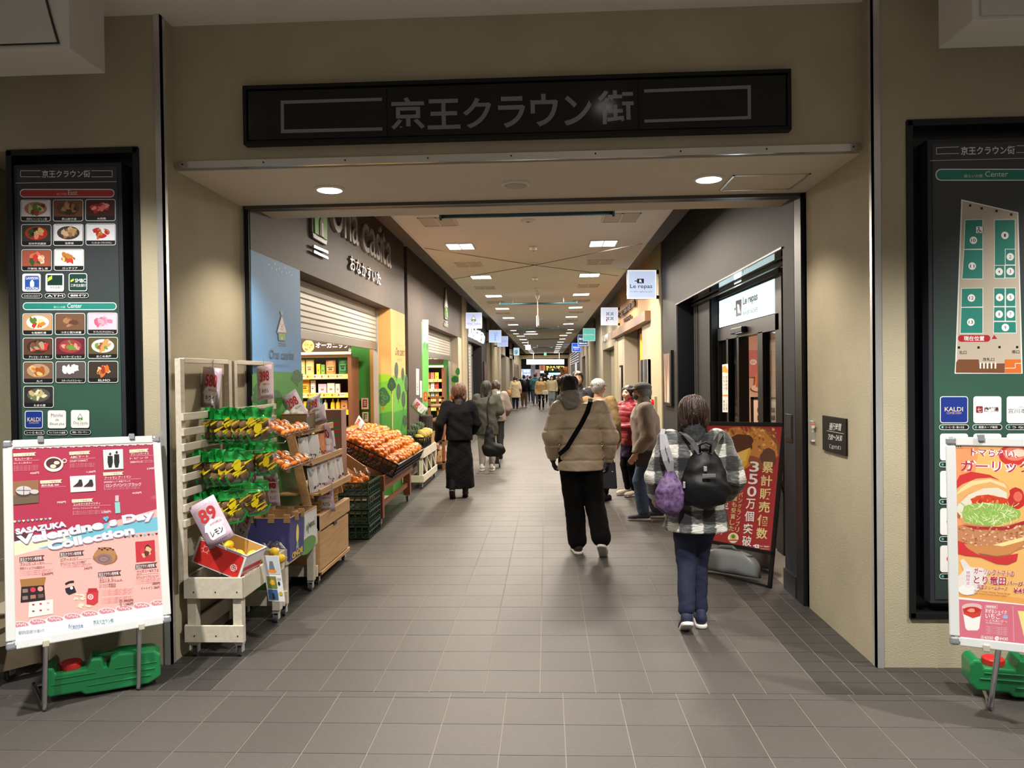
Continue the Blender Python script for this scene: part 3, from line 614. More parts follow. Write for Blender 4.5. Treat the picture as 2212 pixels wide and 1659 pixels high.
# square hanging sign and exit light farther on
def square(name,lab,px,d,face,fn=None,side=0,rod=None,cr=None,es=.8,th=.09,cat='sign',bcol=BLK):
    """box sign facing the entrance; px = (x0,y0,x1,y1) in the photograph, at distance d"""
    a=P(px[0],px[3],1,d); b_=P(px[2],px[1],1,d); t=thing(name,lab,cat)
    B().box(a[0],b_[0],d+.004,d+th,a[2],b_[2]).build('case',bcol,t,bev=.004)
    p=Px((0,d,0),(1,0,0),(0,0,1),*(cr or (0,0,1))); W=(px[2]-px[0])/40
    p.crop=(0,0,1); p.r(px[0]+.3,px[3]-.3,px[2]-.3,px[1]+.3,(250,252,255)); p.r(px[0]+W*1.6,px[3]-W*1.6,px[2]-W*1.6,px[1]+W*1.6,face)
    p.crop=cr or (0,0,1)
    if fn: fn(p)
    p.build('sign_face',t,es=es)
    if side:
        w=CL if side<0 else CR
        e=a[0] if side<0 else b_[0]
        B().box(min(w,e),max(w,e),d+.02,d+.07,b_[2]-.06,b_[2]).box(min(w,e),max(w,e),d+.02,d+.07,a[2],a[2]+.05).build('bracket',BLK,t)
    if rod: B().tube([((a[0]+b_[0])/2,d+.04,b_[2]),((a[0]+b_[0])/2,d+.04,ZC)],.012,6).build('rod',RIM,t)
    return t
NV=(40,40,54); PB=(196,212,240)
square('hanging_shop_sign','square white lit sign with black name, nearest sign on the right wall',(1355,583,1418,646),12.0,PB,lambda p:(p.r(1376,612,1391,602,NV),p.r(1371,608,1377,606,NV),p.t('R',1381,610,1387,604,WHITE,.05),p.t('Le repas',1361,625,1409,614,(50,54,70),.01),p.t('ベーカリー＆カフェ ルパ',1361,632,1409,628,(70,80,100),.01)),1)
def flower(p):
    for cx,cy in ((1313,678),(1322,678),(1313,688),(1322,688)):
        for k in range(4): a=PI/4+k*PI/2; p.e(cx+2.6*math.cos(a),cy+2.6*math.sin(a),2.2,.9,(40,40,60),n=8,rot=a,lay=False)
        p.up()
    p.t('つきじ',1329,692,1330.6,672,(90,100,120)); p.r(1309,694,1312,690,(200,60,60))
square('hanging_shop_sign','square white lit sign with a dark petal pattern on the right wall',(1298,664,1335,703),18.6,(205,216,238),flower,1)
square('hanging_shop_sign','mint green square lit sign hanging over the right side',(1259,709,1286,737),27.6,(110,200,180),lambda p:p.t('Flavor de Bleuet',1262,724,1283,721.5,WHITE,.01),1)
square('hanging_shop_sign','navy square sign with a white border behind the mint green one',(1248,723,1271,747),32.5,(52,76,118),lambda p:(p.t('Marche',1251.5,734,1260,729.5,WHITE,.02),p.t('Bleuet plus',1251.5,743.5,1268.5,740,WHITE,.03)),1)
square('hanging_shop_sign','bright blue square lit sign hanging far on the right side',(1235,741,1255,760),39,(30,90,230),lambda p:(p.t('KALDI',1238.5,752,1252,748.5,(235,235,235),.03),p.t('COFFEE FARM',1240,755,1250,753.5,(235,200,120),.02)),1)
square('hanging_shop_sign','square lilac lit sign with a small green hut mark on the left wall',(1006,675,1041,710),20.0,(196,202,240),lambda p:(ona(p,1023,696,16,(80,90,90)),p.t('Ona casita',1008.5,701.5,1038.5,696.8,(110,110,120)),p.t('おなかすいた',1016,704.5,1031,703,(110,110,120))),-1)
square('hanging_shop_sign','square pale blue lit sign with vertical brush lettering on the left',(1056,713,1083,740),27.0,(178,202,245),lambda p:(p.t('たまの里',1068,736,1071.5,718,(60,70,110),vert=True),p.t('蕎麦',1072.5,726,1074.5,717,(90,110,150),vert=True)),-1)
square('hanging_shop_sign','square lilac lit sign tucked behind the pale blue one on the left',(1074,726,1097.5,749),31.0,(182,198,245),lambda p:p.t('セブンイレブン',1077,740,1095,735,(70,80,120),rot=-.1),-1)
def mermaid(p): p.e(1115,760.5,3.6,4.6,(30,90,90)); p.e(1115,760.5,2.4,3.4,(180,230,235)); p.e(1115,761,1.2,2.6,(30,90,90),n=8)
square('hanging_shop_sign','small white lit sign with a round dark green emblem, far left',(1109,751,1122,768),44.0,(190,226,240),mermaid,-1)
square('hanging_sign','small white square lit sign hanging on a rod left of the ceiling middle',(1135,745,1146,756),36,(215,245,238),lambda p:(p.r(1137,749,1139,748,(60,120,110)),p.r(1143,749,1145,748,(60,120,110)),p.r(1139.5,753,1141.5,752,(60,140,110))),rod=1,es=1.6,bcol=RIM)
square('exit_sign','small green and white exit light hung at the far end','sign',44.0,(150,225,195),None) if 0 else square('exit_sign','small green and white exit light hung near the far end of the ceiling',(1175,761.5,1180.5,768),50,(120,215,180),lambda p:(p.r(1176,764,1178,762.5,(20,150,100)),p.e(1178.6,765.5,.8,1.4,(20,150,100),n=8)),rod=1,es=1.4,bcol=RIM)
sq=square('end_sign_board','long white lit sign board hung across the far end of the passage',(1137,776,1219,787.5),58.5,(225,248,242),lambda p:[p.r(x,y+.8,x+w,y,(90,170,160),lay=False) for x,y,w in ((1140,781.5,1.2),(1146,782,3),(1155,781.6,3),(1177,779,1.5),(1176.5,781,1),(1191,781.4,3),(1197,780.4,6),(1214,781,1.5))],es=1.5,bcol=RIM)
for x in (-1.0,1.0): B().tube([(x,58.54,2.85),(x,58.54,ZC)],.015,6).build('rod',RIM,sq)
# ---------------------------------------------------------------- left shop front
def letters(txt,y0,y1,z0,z1,x,depth,m,parent,side=-1,name='letter',bold=.0):
    """raised lettering on a side wall; y0 is the reader's left"""
    cu=D.curves.new('t','FONT'); cu.body=txt; cu.size=1; cu.extrude=.5; cu.offset=bold; cu.resolution_u=4
    o=D.objects.new('t',cu); me=D.meshes.new_from_object(o); D.objects.remove(o); D.curves.remove(cu)
    n=len(me.vertices); v=np.zeros(n*3); me.vertices.foreach_get('co',v); v=v.reshape(-1,3); mn=v.min(0); mx=v.max(0); v=(v-mn)/(mx-mn)
    w=np.stack([x+(v[:,2]*depth)*(-side),y0+v[:,0]*(y1-y0),z0+v[:,1]*(z1-z0)],1); me.vertices.foreach_set('co',w.ravel()); me.materials.clear(); me.materials.append(m); me.update()
    o=D.objects.new(name,me); COL.objects.link(o); o.parent=parent; return o
LET=mat('pale_metal_lettering',(196,192,188),.3,.6)
t=thing('shop_name_sign','raised metal shop lettering and green hut emblem on the brown fascia, nearest left shop','sign')
word='Ona'; e=P(846,560,0,CL+.02)
ys=[(7.62,8.28),(8.33,8.62),(8.68,8.98)]
Yp=lambda px: float(P(px,500,0,CL+.03)[1])
for ch,a,b_,z1 in (('O',716,742,3.66),('n',744,758,3.47),('a',760,774,3.47),('c',782,797,3.47),('a',798,811,3.47),('s',812,820,3.47),('i',821,823.5,3.6),('t',825,832,3.57),('a',834,844,3.47)): letters(ch,Yp(a),Yp(b_),3.14,z1,CL,.035,LET,t,bold=.0)
letters('おなかすいた',8.2,9.72,2.83,2.99,CL,.03,LET,t,bold=.008)
EG=mat('emblem_grey',(108,104,100),.4); EW=mat('emblem_white',(232,230,232),.5); EGr=mat('emblem_green',(96,180,30),.5)
def emblem(t,yc,z0,s,x=CL):
    U,V,N=(0,1,0),(0,0,1),(1,0,0)
    B().prism([(-.26*s,0),(.26*s,0),(.3*s,.08*s),(.3*s,.34*s),(.42*s,.4*s),(.05*s,1.08*s),(-.05*s,1.08*s),(-.42*s,.4*s),(-.3*s,.34*s),(-.3*s,.08*s)],(x,yc,z0),U,V,N,.03).build('emblem_back',EG,t,bev=.006)
    B().prism([(-.24*s,.06*s),(.24*s,.06*s),(.25*s,.36*s),(-.25*s,.36*s)],(x+.03,yc,z0),U,V,N,.012).build('emblem_body',EGr,t)
    B().prism([(-.34*s,.42*s),(.34*s,.42*s),(.03*s,1.0*s),(-.03*s,1.0*s)],(x+.03,yc,z0),U,V,N,.012).build('emblem_roof',EW,t)
    B().prism([(-.08*s,.06*s),(.08*s,.06*s),(.08*s,.22*s),(.04*s,.28*s),(-.04*s,.28*s),(-.08*s,.22*s)],(x+.042,yc,z0),U,V,N,.008).build('emblem_door',EG,t)
    B().prism([(-.04*s,.06*s),(.04*s,.06*s),(.04*s,.22*s),(-.04*s,.22*s)],(x+.05,yc,z0),U,V,N,.004).build('emblem_door',EW,t)
    for k in (0,1): B().bar((x+.03,yc-.28*s,z0-.1*s-k*.06*s),(x+.03,yc+.28*s,z0-.08*s-k*.07*s),.02,.03*s).build('chopstick',LET,t)
emblem(t,7.1,2.94,.8)
t=thing('shop_emblem_sign','raised hut emblem with a green base on the brown fascia of the second left shop','sign')
emblem(t,16.1,2.86,.62); letters('おなか',15.8,16.4,2.7,2.78,CL,.03,LET,t)
# painted panels (flat print on the wall panels)
t=thing('wall_mural','sky blue and green landscape print with white stars and hut logo, beside the nearest shutter','mural')
p=Px((CL+.002,0,0),(0,1,0),(0,0,1),520,440,3.95,step=.0001)
zg=P(540,800,0,CL)[2]; 
p.poly([(97,1460),(140,1445),(300,1432),(420,1440),(530,1450),(530,3600),(97,3600)],(74,160,60))
def tree(p,x,y,w,h,c=(58,96,66),tr=(96,70,44),kind=0):
    p.r(x-w*.06,y,x+w*.06,y-h*.4,tr); p.e(x,y-h*.58,w*.42,h*.42,c,wob=.05 if kind==0 else .0,seed=int(x))
    if kind==0:
        for a,b in ((-.28,.5),(.28,.52),(0,.8)): p.e(x+w*a,y-h*b,w*.27,h*.22,c,lay=False,seed=3)
    p.line([(x-w*.15,y-h*.6),(x-w*.05,y-h*.7),(x+w*.08,y-h*.62),(x,y-h*.5)],max(w*.03,1.2),(90,140,90))
for x,y,w,h in ((150,1640,90,110),(170,1760,150,200),(300,1700,100,110),(480,1560,90,140)): tree(p,x,y,w,h,(44,110,60))
for x,y in ((238,520),(290,512),(263,548),(304,560),(328,552),(376,545),(350,582),(392,592),(412,585),(433,610)): p.poly([(x-5,y),(x-1,y-2),(x,y-14),(x+1,y-2),(x+5,y),(x+1,y+2),(x,y+14),(x-1,y+2)],(215,235,250),lay=False)
p.poly([(305,1098),(345,952),(352,952),(397,1104),(392,1112),(310,1106)],(96,88,90)); p.poly([(313,1094),(347,968),(351,968),(389,1100)],(240,238,240))
p.poly([(318,1106),(384,1110),(382,1168),(374,1176),(326,1170),(320,1160)],(96,88,90)); p.poly([(322,1108),(380,1112),(378,1164),(326,1162)],(110,180,60)); p.r(343,1164,357,1130,(96,88,90),6); p.r(346,1164,354,1134,WHITE,4)
p.line([(338,1022),(338,1036)],3,(90,70,70)); p.line([(360,1026),(360,1040)],3,(90,70,70)); p.e(349,1048,4,10,(200,60,60)); p.line([(338,1066),(350,1076),(362,1068)],3,(90,70,70))
p.e(342,930,5,18,(80,170,60),rot=-.2); p.e(353,934,4,14,(80,170,60),rot=.3); p.line([(320,1186),(384,1196)],4,(70,70,80)); p.line([(320,1206),(386,1212)],4,(70,70,80))
p.t('Ona casita',244,1326,455,1250,(70,80,100),rot=.05); p.line([(256,1256),(262,1238)],3,(70,80,100)); p.line([(268,1256),(274,1240)],3,(70,80,100)); p.t('おなかすいた',300,1392,412,1366,(110,140,180),rot=.03); p.t('オーガニック',470,1212,500,1202,(70,100,140))
p.build('printing',t)
t=thing('wall_mural','pale orange and green landscape print with dark trees, right of the nearest shutter','mural')
p=Px((CL+.002,0,0),(0,1,0),(0,0,1),640,700,6.9125,step=.0001)
p.poly([(1450,766),(1500,780),(1545,812),(1580,770),(1650,756),(1650,4400),(1440,4400)],(96,176,60)); p.poly([(1450,1320),(1650,1260),(1650,4400),(1440,4400)],(70,150,60))
for a in ((1495,860,64,290),(1590,885,50,235),(1525,1180,80,290),(1600,1290,70,290),(1640,1060,60,300),(1620,1560,80,200)): tree(p,*a[:4],c=(58,84,62),kind=1)
p.t('Ona casita',1482,470,1618,350,(120,110,70),rot=.1); p.t('おなかすいた',1510,545,1580,512,(170,150,100),rot=.1); p.line([(1492,290),(1595,330)],2,(180,160,110))
p.build('printing',t)
p=Px((0,10.45-.002,0),(1,0,0),(0,0,1),640,700,6.9125,step=.0001)
p.poly([(1240,748),(1350,750),(1432,768),(1432,4400),(1240,4400)],(140,196,40)); p.poly([(1240,870),(1432,840),(1432,4400),(1240,4400)],(108,184,60)); p.poly([(1245,1335),(1432,1300),(1432,4400),(1245,4400)],(74,150,70))
tree(p,1300,1280,190,330,(50,100,62),(200,90,60)); tree(p,1425,1040,120,240,(50,84,56),kind=0); p.ring(1265,1040,26,34,8,(90,150,90)); p.ring(1330,1100,34,30,8,(90,150,90)); p.ring(1280,1170,30,34,8,(90,150,90))
p.build('printing',t)
# green end wall of the opening, guide rails, shop interior
struct('wall_back',B().box(-5.4,CL-.23,10.47,10.6,0,2.75),mat('green_shop_wall',(62,150,62),.55))
struct('wall_front',B().box(-5.4,CL-.3,6.3,6.5,0,2.75),CREAM); struct('wall_left',B().box(-5.5,-5.4,6.3,10.6,0,2.75),CREAM); struct('ceiling',B().box(-5.5,CL-.3,6.3,10.6,2.75,2.8),CEILM)
struct('floor',B().box(-5.5,-2.2,6.3,10.6,-.02,.004),mat('pale_shop_floor',(190,180,165),.5))
light('AREA','shop_light',(-3.4,9.0,2.7),110,(1,.84,.6),1.4,1.4)
def shutter(name,lab,x,y0,y1,z0,z1,n,par=None):
    t=thing(name,lab,'shutter'); h=(z1-z0-.1)/n; s=None
    SL=mat('shutter_grey_cream',(196,190,178),.45,.15)
    for i in range(n):
        if s is None:
            b=B(); b.add([(x,y0,-h/2),(x+.012,y0,-h*.3),(x+.012,y0,h*.42),(x,y0,h*.46),(x-.01,y0,h*.46),(x-.01,y0,-h/2)]+[(x,y1,-h/2),(x+.012,y1,-h*.3),(x+.012,y1,h*.42),(x,y1,h*.46),(x-.01,y1,h*.46),(x-.01,y1,-h/2)],[(0,1,2,3,4,5),(11,10,9,8,7,6)]+[(k,k+6,(k+1)%6+6,(k+1)%6) for k in range(6)])
            s=b.build('slat',SL,t)
            o=s
        else: o=s.copy(); COL.objects.link(o)
        o.location=(0,0,z0+.1+h*(i+.5))
    B().box(x-.015,x+.02,y0,y1,z0,z0+.1).build('bottom_bar',mat('shutter_bar',(140,136,128),.35,.5),t,bev=.004)
    for yy in (y0,y1): B().box(x-.03,x+.035,yy-.03,yy+.03,0,z1).build('guide_rail',STEEL,t)
    return t
shutter('roller_shutter','half raised pale roller shutter over the nearest left shop opening',CL-.21,6.6,10.42,2.03,2.6,8)
def shelf_unit(name,lab,x0,x1,y,levels,ztop,seed,dep=.4,hdr=None):
    """shelving facing the entrance at distance y"""
    WD=mat('shelf_wood',(122,76,50),.5); t=thing(name,lab,'shelf')
    for xx in (x0,x1-.05): B().box(xx,xx+.05,y,y+dep,0,ztop).build('post',WD,t)
    B().box(x0,x1,y,y+.05,ztop,ztop+.05).build('top_rail',WD,t); B().box(x0+.05,x1-.05,y+dep-.02,y+dep,0,ztop).build('back_panel',mat('dark_shelf_back',(40,30,26),.7),t)
    for z in levels:
        B().box(x0+.05,x1-.05,y+.02,y+dep-.02,z-.02,z).build('shelf_board',mat('shelf_light_wood',(200,160,110),.5),t)
        p=Pr((x0+.05,y+.018,z-.065),(1,0,0),(0,0,1)); w=x1-x0-.1; rnd=random.Random(int(z*100)+seed)
        p.r(0,0,w,.065,(250,226,90) if rnd.random()<.5 else (246,206,130)); k=.01
        while k<w-.1:
            ww=rnd.uniform(.07,.11); p.r(k,.006,k+ww,.06,rnd.choice([(250,236,200),(252,240,120),(248,220,170)]),lay=False); p.up(); p.r(k+.006,.02,k+.028,.05,(214,70,50),lay=False); p.r(k+.036,.036,k+ww-.01,.044,(150,90,60),lay=False); k+=ww+.012
        p.build('price_strip',t)
    return t
PK=[(236,210,140,'pale yellow'),(206,146,90,'tan'),(44,116,66,'dark green'),(226,128,110,'salmon pink'),(240,166,50,'orange'),(228,190,224,'pink'),(244,240,226,'cream'),(180,110,60,'brown'),(250,214,60,'yellow'),(130,196,220,'light blue'),(240,236,230,'white'),(196,60,50,'red'),(120,170,80,'leaf green')]
def pouch(name,lab,cat,w,h,d,col,loc,rz=0,group=None,form='bag',lean=0):
    t=thing(name,lab,cat,loc,rot=(lean,0,rz),group=group); m=mat('wrap_%d_%d_%d'%col,col,.35,coat=.2)
    if form=='bag':
        def f(u,v):
            x=(u*2-1)*w/2; th=d/2*math.sqrt(max(0,1-abs(u*2-1)**4))*max(0.03,(1-v)**.55 if v>.25 else (1-.25)**.55)
            return x,th
        b=B(); b.sheet(lambda u,v:(f(u,v)[0],-f(u,v)[1],v*h),6,5); b.sheet(lambda u,v:(f(1-u,v)[0],f(1-u,v)[1],v*h),6,5); b.build('body',m,t,smooth=True)
    elif form=='box': B().box(-w/2,w/2,-d/2,d/2,0,h).build('body',m,t,bev=.002)
    elif form=='bottle':
        B().lathe((0,0,0),[(w/2,0),(w/2,h*.55),(w*.18,h*.75),(w*.16,h*.92)],12).build('body',m,t,smooth=False); B().lathe((0,0,h*.9),[(w*.2,0),(w*.2,h*.1)],10).build('cap',mat('dark_cap',(40,36,34),.4),t)
    p=Pr((-w/2,-d/2-.001,0),(1,0,0),(0,0,1)); rnd=random.Random(hash(lab)%999 if 0 else len(lab)*7+int(w*1000))
    dk=tuple(int(c*.5) for c in col)
    if form!='bottle':
        p.r(w*.14,h*.2,w*.86,h*.62,tuple(min(255,c+28) for c in col),w*.05); p.r(w*.22,h*.47,w*.78,h*.52,dk,lay=False); p.up(); p.r(w*.3,h*.28,w*.7,h*.42,dk if rnd.random()<.5 else (200,80,60),lay=False)
    else: p.r(w*.1,h*.1,w*.9,h*.45,(250,214,70))
    p.build('label_print',t); return t
sh=shelf_unit('product_shelf','brown wooden shelving full of packets inside the nearest left shop',-3.7,-2.6,10.02,(.72,.97,1.22,1.45,1.70),1.93,1)
rows=[(1.70,[('box',.09,.15,7),('bag',.11,.2,0),('bag',.11,.2,0),('box',.05,.14,8),('box',.05,.13,12),('bag',.13,.19,1),('bag',.12,.22,2)]),(1.45,[('bag',.14,.2,3),('bag',.12,.19,4),('bag',.07,.17,6),('box',.11,.12,5),('box',.1,.13,6),('box',.06,.12,10)]),(1.22,[('box',.09,.12,8),('bag',.15,.16,9),('bottle',.06,.15,6),('bottle',.06,.16,8),('bottle',.06,.16,8),('box',.09,.13,1)]),(.97,[('bag',.12,.19,10),('bag',.12,.17,11),('bag',.12,.18,0),('bag',.13,.2,6)]),(.72,[('bag',.12,.19,4),('bag',.12,.17,1),('bag',.12,.18,12),('bag',.13,.2,3)])]
lv=['top','second','third','fourth','lowest']
KN={'bag':'pouch','box':'carton','bottle':'bottle'}; cnt={}
for li,(z,its) in enumerate(rows):
    x=-3.47 if li!=2 else -3.28
    for i,(fm,w_,h_,ci) in enumerate(its):
        lab='%s %s, %s from left on the %s shelf of the nearest shop'%(PK[ci][3],KN[fm],ords[i],lv[li])
        pouch('product_'+KN[fm],lab,KN[fm],w_,h_,.05,PK[ci][:3],(x+w_/2,10.12,z),form=fm,group='packets on the nearest shop shelves'); x+=w_+.012+(.03 if i%3==2 else 0)
t=thing('shelf_header_sign','dark brown header board with white lettering and vegetable photo above the packets','sign')
B().box(-3.7,-2.6,9.98,10.02,2.0,2.24).build('board',mat('dark_brown_board',(52,34,28),.5),t)
B().box(-3.7,-2.6,9.975,10.015,1.965,1.995).build('light_strip',mat('warm_strip_glow',(255,226,180),.5,es=2.2),t)
p=Px((0,9.978,0),(1,0,0),(0,0,1),640,700,6.9125); rnd=random.Random(5)
p.e(180,330,88,92,(236,196,110)); p.up()
for k in range(26): a=rnd.uniform(0,6.3); r=rnd.random()**.5*66; p.k+=.000008; p.e(180+r*math.cos(a),330+r*math.sin(a),16,14,rnd.choice([(230,120,60),(240,200,80),(120,160,60),(220,90,70),(250,220,150)]),n=8,lay=False)
p.t('オーガニック',288,360,782,272,(250,236,220),.03,rot=.0); ona(p,800,408,60,(230,220,210),(230,220,210),(52,34,28)); p.build('printing',t,es=.25)
for k,(px,l,c1) in enumerate((((781,860,796,884),'small framed notice fixed on the green wall, upper of two',(120,40,40)),((783,890,796,911),'small framed notice on the green wall, lower of two',(60,100,70)))):
    a=P(px[0],px[3],1,10.45); b_=P(px[2],px[1],1,10.45); t=thing('framed_notice',l,'sign'); B().box(a[0],b_[0],10.44,10.47,a[2],b_[2]).build('frame',mat('beige_frame',(226,196,160),.6),t); p=Px((0,10.438,0),(1,0,0),(0,0,1)); p.r(px[0]+3,px[3]-5,px[2]-3,px[1]+3,c1)
    p.up(); [p.r(px[0]+5+3*i,px[1]+8+4*j,px[0]+7+3*i,px[1]+6+4*j,WHITE,lay=False) for i in range(2) for j in range(3)]; p.build('printing',t)
# ---- second left shop
shutter('roller_shutter','half raised roller shutter over the second left shop opening',CL-.21,13.8,18.45,2.03,2.6,8)
struct('wall_back',B().box(-4.9,CL-.22,18.48,18.6,0,2.75),MATS['green_shop_wall']); struct('wall_left',B().box(-5,-4.9,13,18.6,0,2.75),CREAM); struct('ceiling',B().box(-5,CL-.3,13,18.6,2.75,2.8),CEILM); struct('wall_front',B().box(-5,CL-.3,13,13.1,0,2.75),CREAM)
light('AREA','shop_light',(-3.4,16.6,2.65),110,(1,.82,.55),1.2,1.2)
struct('wall_left',B().box(CL-.22,CL-.002,18.46,18.49,0,2.6),CREAM)
t=thing('wall_mural','lilac and green strip print beside the second left shutter','mural'); p=Px((CL+.002,0,0),(0,1,0),(0,0,1),860,600,5.53,step=.0002)
p.r(288,900,362,500,(176,168,214)); p.poly([(290,790),(320,760),(345,800),(364,790),(364,2400),(290,2400)],(96,186,80)); [tree(p,x,y,30,90,(70,140,80),kind=1) for x,y in ((310,860),(345,870))]; p.r(300,1480,348,1360,(200,60,40),20); p.t('新鮮',318,1460,334,1380,(250,220,120),vert=True); p.build('printing',t)
t=thing('wall_mural','cream print with dark green bushes right of the second shutter','mural'); p=Px((0,18.455,0),(1,0,0),(0,0,1),860,600,5.53,step=.0002)
p.poly([(630,1165),(722,1160),(722,1290),(630,1290)],(110,170,60)); p.e(680,1215,46,40,(30,96,40),wob=.06); p.e(712,1120,26,44,(40,120,50),wob=.06); p.build('printing',t)
sh=shelf_unit('product_shelf','brightly lit shelving of snacks inside the second left shop',-3.4,-2.42,17.8,(.9,1.12,1.35,1.58),1.85,7)
for li,z in enumerate((1.58,1.35,1.12,.9)):
    for i in range(5):
        ci=(i*5+li*3+1)%13; pouch('product_bag','%s packet, %s from left on the %s lit shelf, second shop'%(PK[ci][3],ords[i],lv[li]),'bag',.09,.16,.04,PK[ci][:3],(-3.02+i*.105,17.9,z),group='packets on the second shop shelves')
t=thing('shelf_header_sign','dark header with white lettering above the second shop shelving','sign'); B().box(-3.4,-2.42,17.72,17.78,1.93,2.15).build('board',MATS['dark_brown_board'],t); B().box(-3.4,-2.42,17.7,17.76,1.86,1.9).build('light_strip',MATS['warm_strip_glow'],t)
p=Px((0,17.718,0),(1,0,0),(0,0,1),860,600,5.53); p.t('レギー対応コーナー',365,975,550,952,WHITE,.03); p.build('lettering',t,es=.25)
t=thing('paper_notice','tall white paper notice taped on the brown pillar by the pineapples','sign'); p=Px((CL+.003,0,0),(0,1,0),(0,0,1),860,600,5.53)
p.poly([(213,1085),(250,1090),(250,1402),(215,1398)],(226,224,220)); p.t('この付近に駐輪禁止',222,1385,242,1100,(60,60,60),vert=True,bold=.01); p.build('paper',t)
t=thing('paper_notice','short white paper notice taped lower on the same brown pillar','sign'); p=Px((CL+.003,0,0),(0,1,0),(0,0,1),860,600,5.53)
p.poly([(260,1228),(285,1232),(285,1432),(262,1430)],(222,222,218)); p.t('店内へどうぞ',265,1420,280,1245,(70,80,70),vert=True); p.build('paper',t)
# ---- dark store with a shutter, frame and lit script
shutter('roller_shutter','closed pale roller shutter of the dark store on the left',CL-.15,20.95,22.85,0,2.6,26)
t=thing('lit_lettering','glowing white script lettering on the dark store fascia behind the lilac sign','sign')
m=mat('white_letter_glow',(245,248,250),.5,es=2.5); letters('カフェレストラン',20.9,26.2,2.72,3.1,CL+.002,.03,m,t,bold=.02)
def framed(name,lab,x,y0,y1,z0,z1,cols,side):
    t=thing(name,lab,'picture'); s=-side
    B().box(x,x+s*.04,y0,y1,z0,z1).build('frame',BLK,t); U=(0,1,0) if side<0 else (0,-1,0); O=(x+s*.041,y0 if side<0 else y1,z0); p=Pr(O,U,(0,0,1)); w,h=abs(y1-y0),z1-z0
    p.r(w*.14,h*.05,w*.86,h*.95,cols[0]); rnd=random.Random(4)
    for k in range(10): p.up(); x_=rnd.uniform(.25,.75)*w; p.poly([(x_-w*.06,h*.06),(x_+w*.05,h*.06),(x_+w*rnd.uniform(-.1,.1),h*rnd.uniform(.6,.94))],cols[1+k%(len(cols)-1)],lay=False)
    p.build('picture_print',t); return t
framed('wall_picture','tall narrow framed picture on the left dark store wall',CL,25.7,27.0,.4,2.12,[(120,90,90),(180,130,120),(60,50,60)],-1)
framed('wall_picture','tall dark framed photo of pale glasses on the charcoal wall at right',CR,10.85,11.6,1.18,1.98,[(130,104,92),(214,168,130),(236,226,214),(90,70,60),(170,120,90)],1)
# ---------------------------------------------------------------- right shop front
RX=2.13; GLOSS=mat('black_gloss_soffit',(14,16,20),.06)
struct('ceiling',B().box(CR,2.11,5.86,10.56,2.594,2.599),GLOSS)
struct('trim_11',B().box(CR-.01,CR+.01,5.86,10.57,2.59,2.605).box(CR-.01,CR+.01,10.56,10.58,0,2.6),HD)
struct('wall_right',B().box(CR+.01,2.05,10.56,10.6,0,2.6).box(2.04,2.3,9.47,10.57,0,2.6),BLK)
struct('wall_right',B().box(2.02,2.04,9.5,10.2,0,2.58),DRK)
struct('trim_12',B().box(2.0,2.02,10.2,10.24,0,2.6).box(2.0,2.02,10.34,10.38,0,2.6).box(1.99,2.02,5.9,10.5,2.56,2.58),HD)
t=thing('door_1','black framed glass sliding door of the lit cafe at right','door'); t['kind']='structure'; del t['category']
def Zr(px,py): return P(px,py,0,RX)
FB=mat('black_door_frame',(12,12,14),.4,spec=.35)
B().box(RX-.02,RX+.08,7.0,9.47,2.545,2.6).box(RX-.02,RX+.08,7.0,9.47,2.04,2.19).build('header',mat('grey_black_header',(36,36,38),.4),t)
for a,b_ in ((1553,1556),(1573,1577),(1596,1600),(1641,1652),(1680,1694)):
    y0=Zr(b_,800)[1]; y1=Zr(a,800)[1]; B().box(RX-.02,RX+.06,y0,y1,0,2.55 if a==1680 else 2.05).build('mullion',FB,t)
B().box(RX+.06,RX+.09,Zr(1600,800)[1],Zr(1577,800)[1],0,2.04).build('mullion',FB,t)
for a,b_ in ((1556,1573),(1577,1597),(1652,1680)):
    B().box(RX+.015,RX+.025,Zr(b_,800)[1],Zr(a,800)[1],.1,2.04).build('pane',glassmat(),t)
    B().box(RX-.0,RX+.04,Zr(b_,800)[1],Zr(a,800)[1],0,.1).build('bottom_rail',FB,t)
t=thing('lit_transom_sign','long white lit transom sign with a black name over the cafe door','sign')
B().box(RX+.0,RX+.06,7.05,9.47,2.2,2.54).build('case',FB,t); p=Px((RX-.002,0,0),(0,-1,0),(0,0,1),1440,500,5.53)
p.poly([(628,835),(1318,552),(1326,968),(630,1150)],(208,240,246)); K=(50,46,58)
p.poly([(826,830),(896,808),(896,1000),(828,1020)],K); p.t('R',848,975,880,868,(225,245,248),.06,rot=-.1); p.poly([(826,908),(806,918),(812,928),(800,940),(826,945)],K); p.line([(800,965),(826,950)],5,K); p.line([(826,1030),(900,1008)],4,K)
p.build('sign_face',t,es=1.15)
q_=Pr((RX-.0035,0,0),(0,-1,0),(0,0,1)); yl,yr=P(1605.6,650,0,RX)[1],P(1637.5,640,0,RX)[1]; zz=[P(1605.6,v,0,RX)[2] for v in (664,642,682,673)]
q_.t('Le repas',-yl,zz[0],-yr,zz[1],K,.03); q_.t('BAKERY&CAFE',-yl,zz[2],-yr,zz[3],(84,90,106),.03); q_.build('lettering',t,es=1.0)
light('AREA','sign_spill',(RX-.06,8.3,2.36),9,(.85,.95,1),2.2,.3,rot=(0,R_(90),0))
t=thing('door_sensor','small black door sensor box under the lit transom sign','sensor'); a=Zr(1594,720); B().box(RX-.08,RX-.02,Zr(1618,715)[1],Zr(1593,715)[1],2.075,2.14).build('housing',BLK,t,bev=.01); B().lathe((RX-.082,Zr(1602,718)[1],2.11),[(.008,0),(.008,.004)],8,0).build('lens',mat('lens_grey',(120,120,125),.2),t)
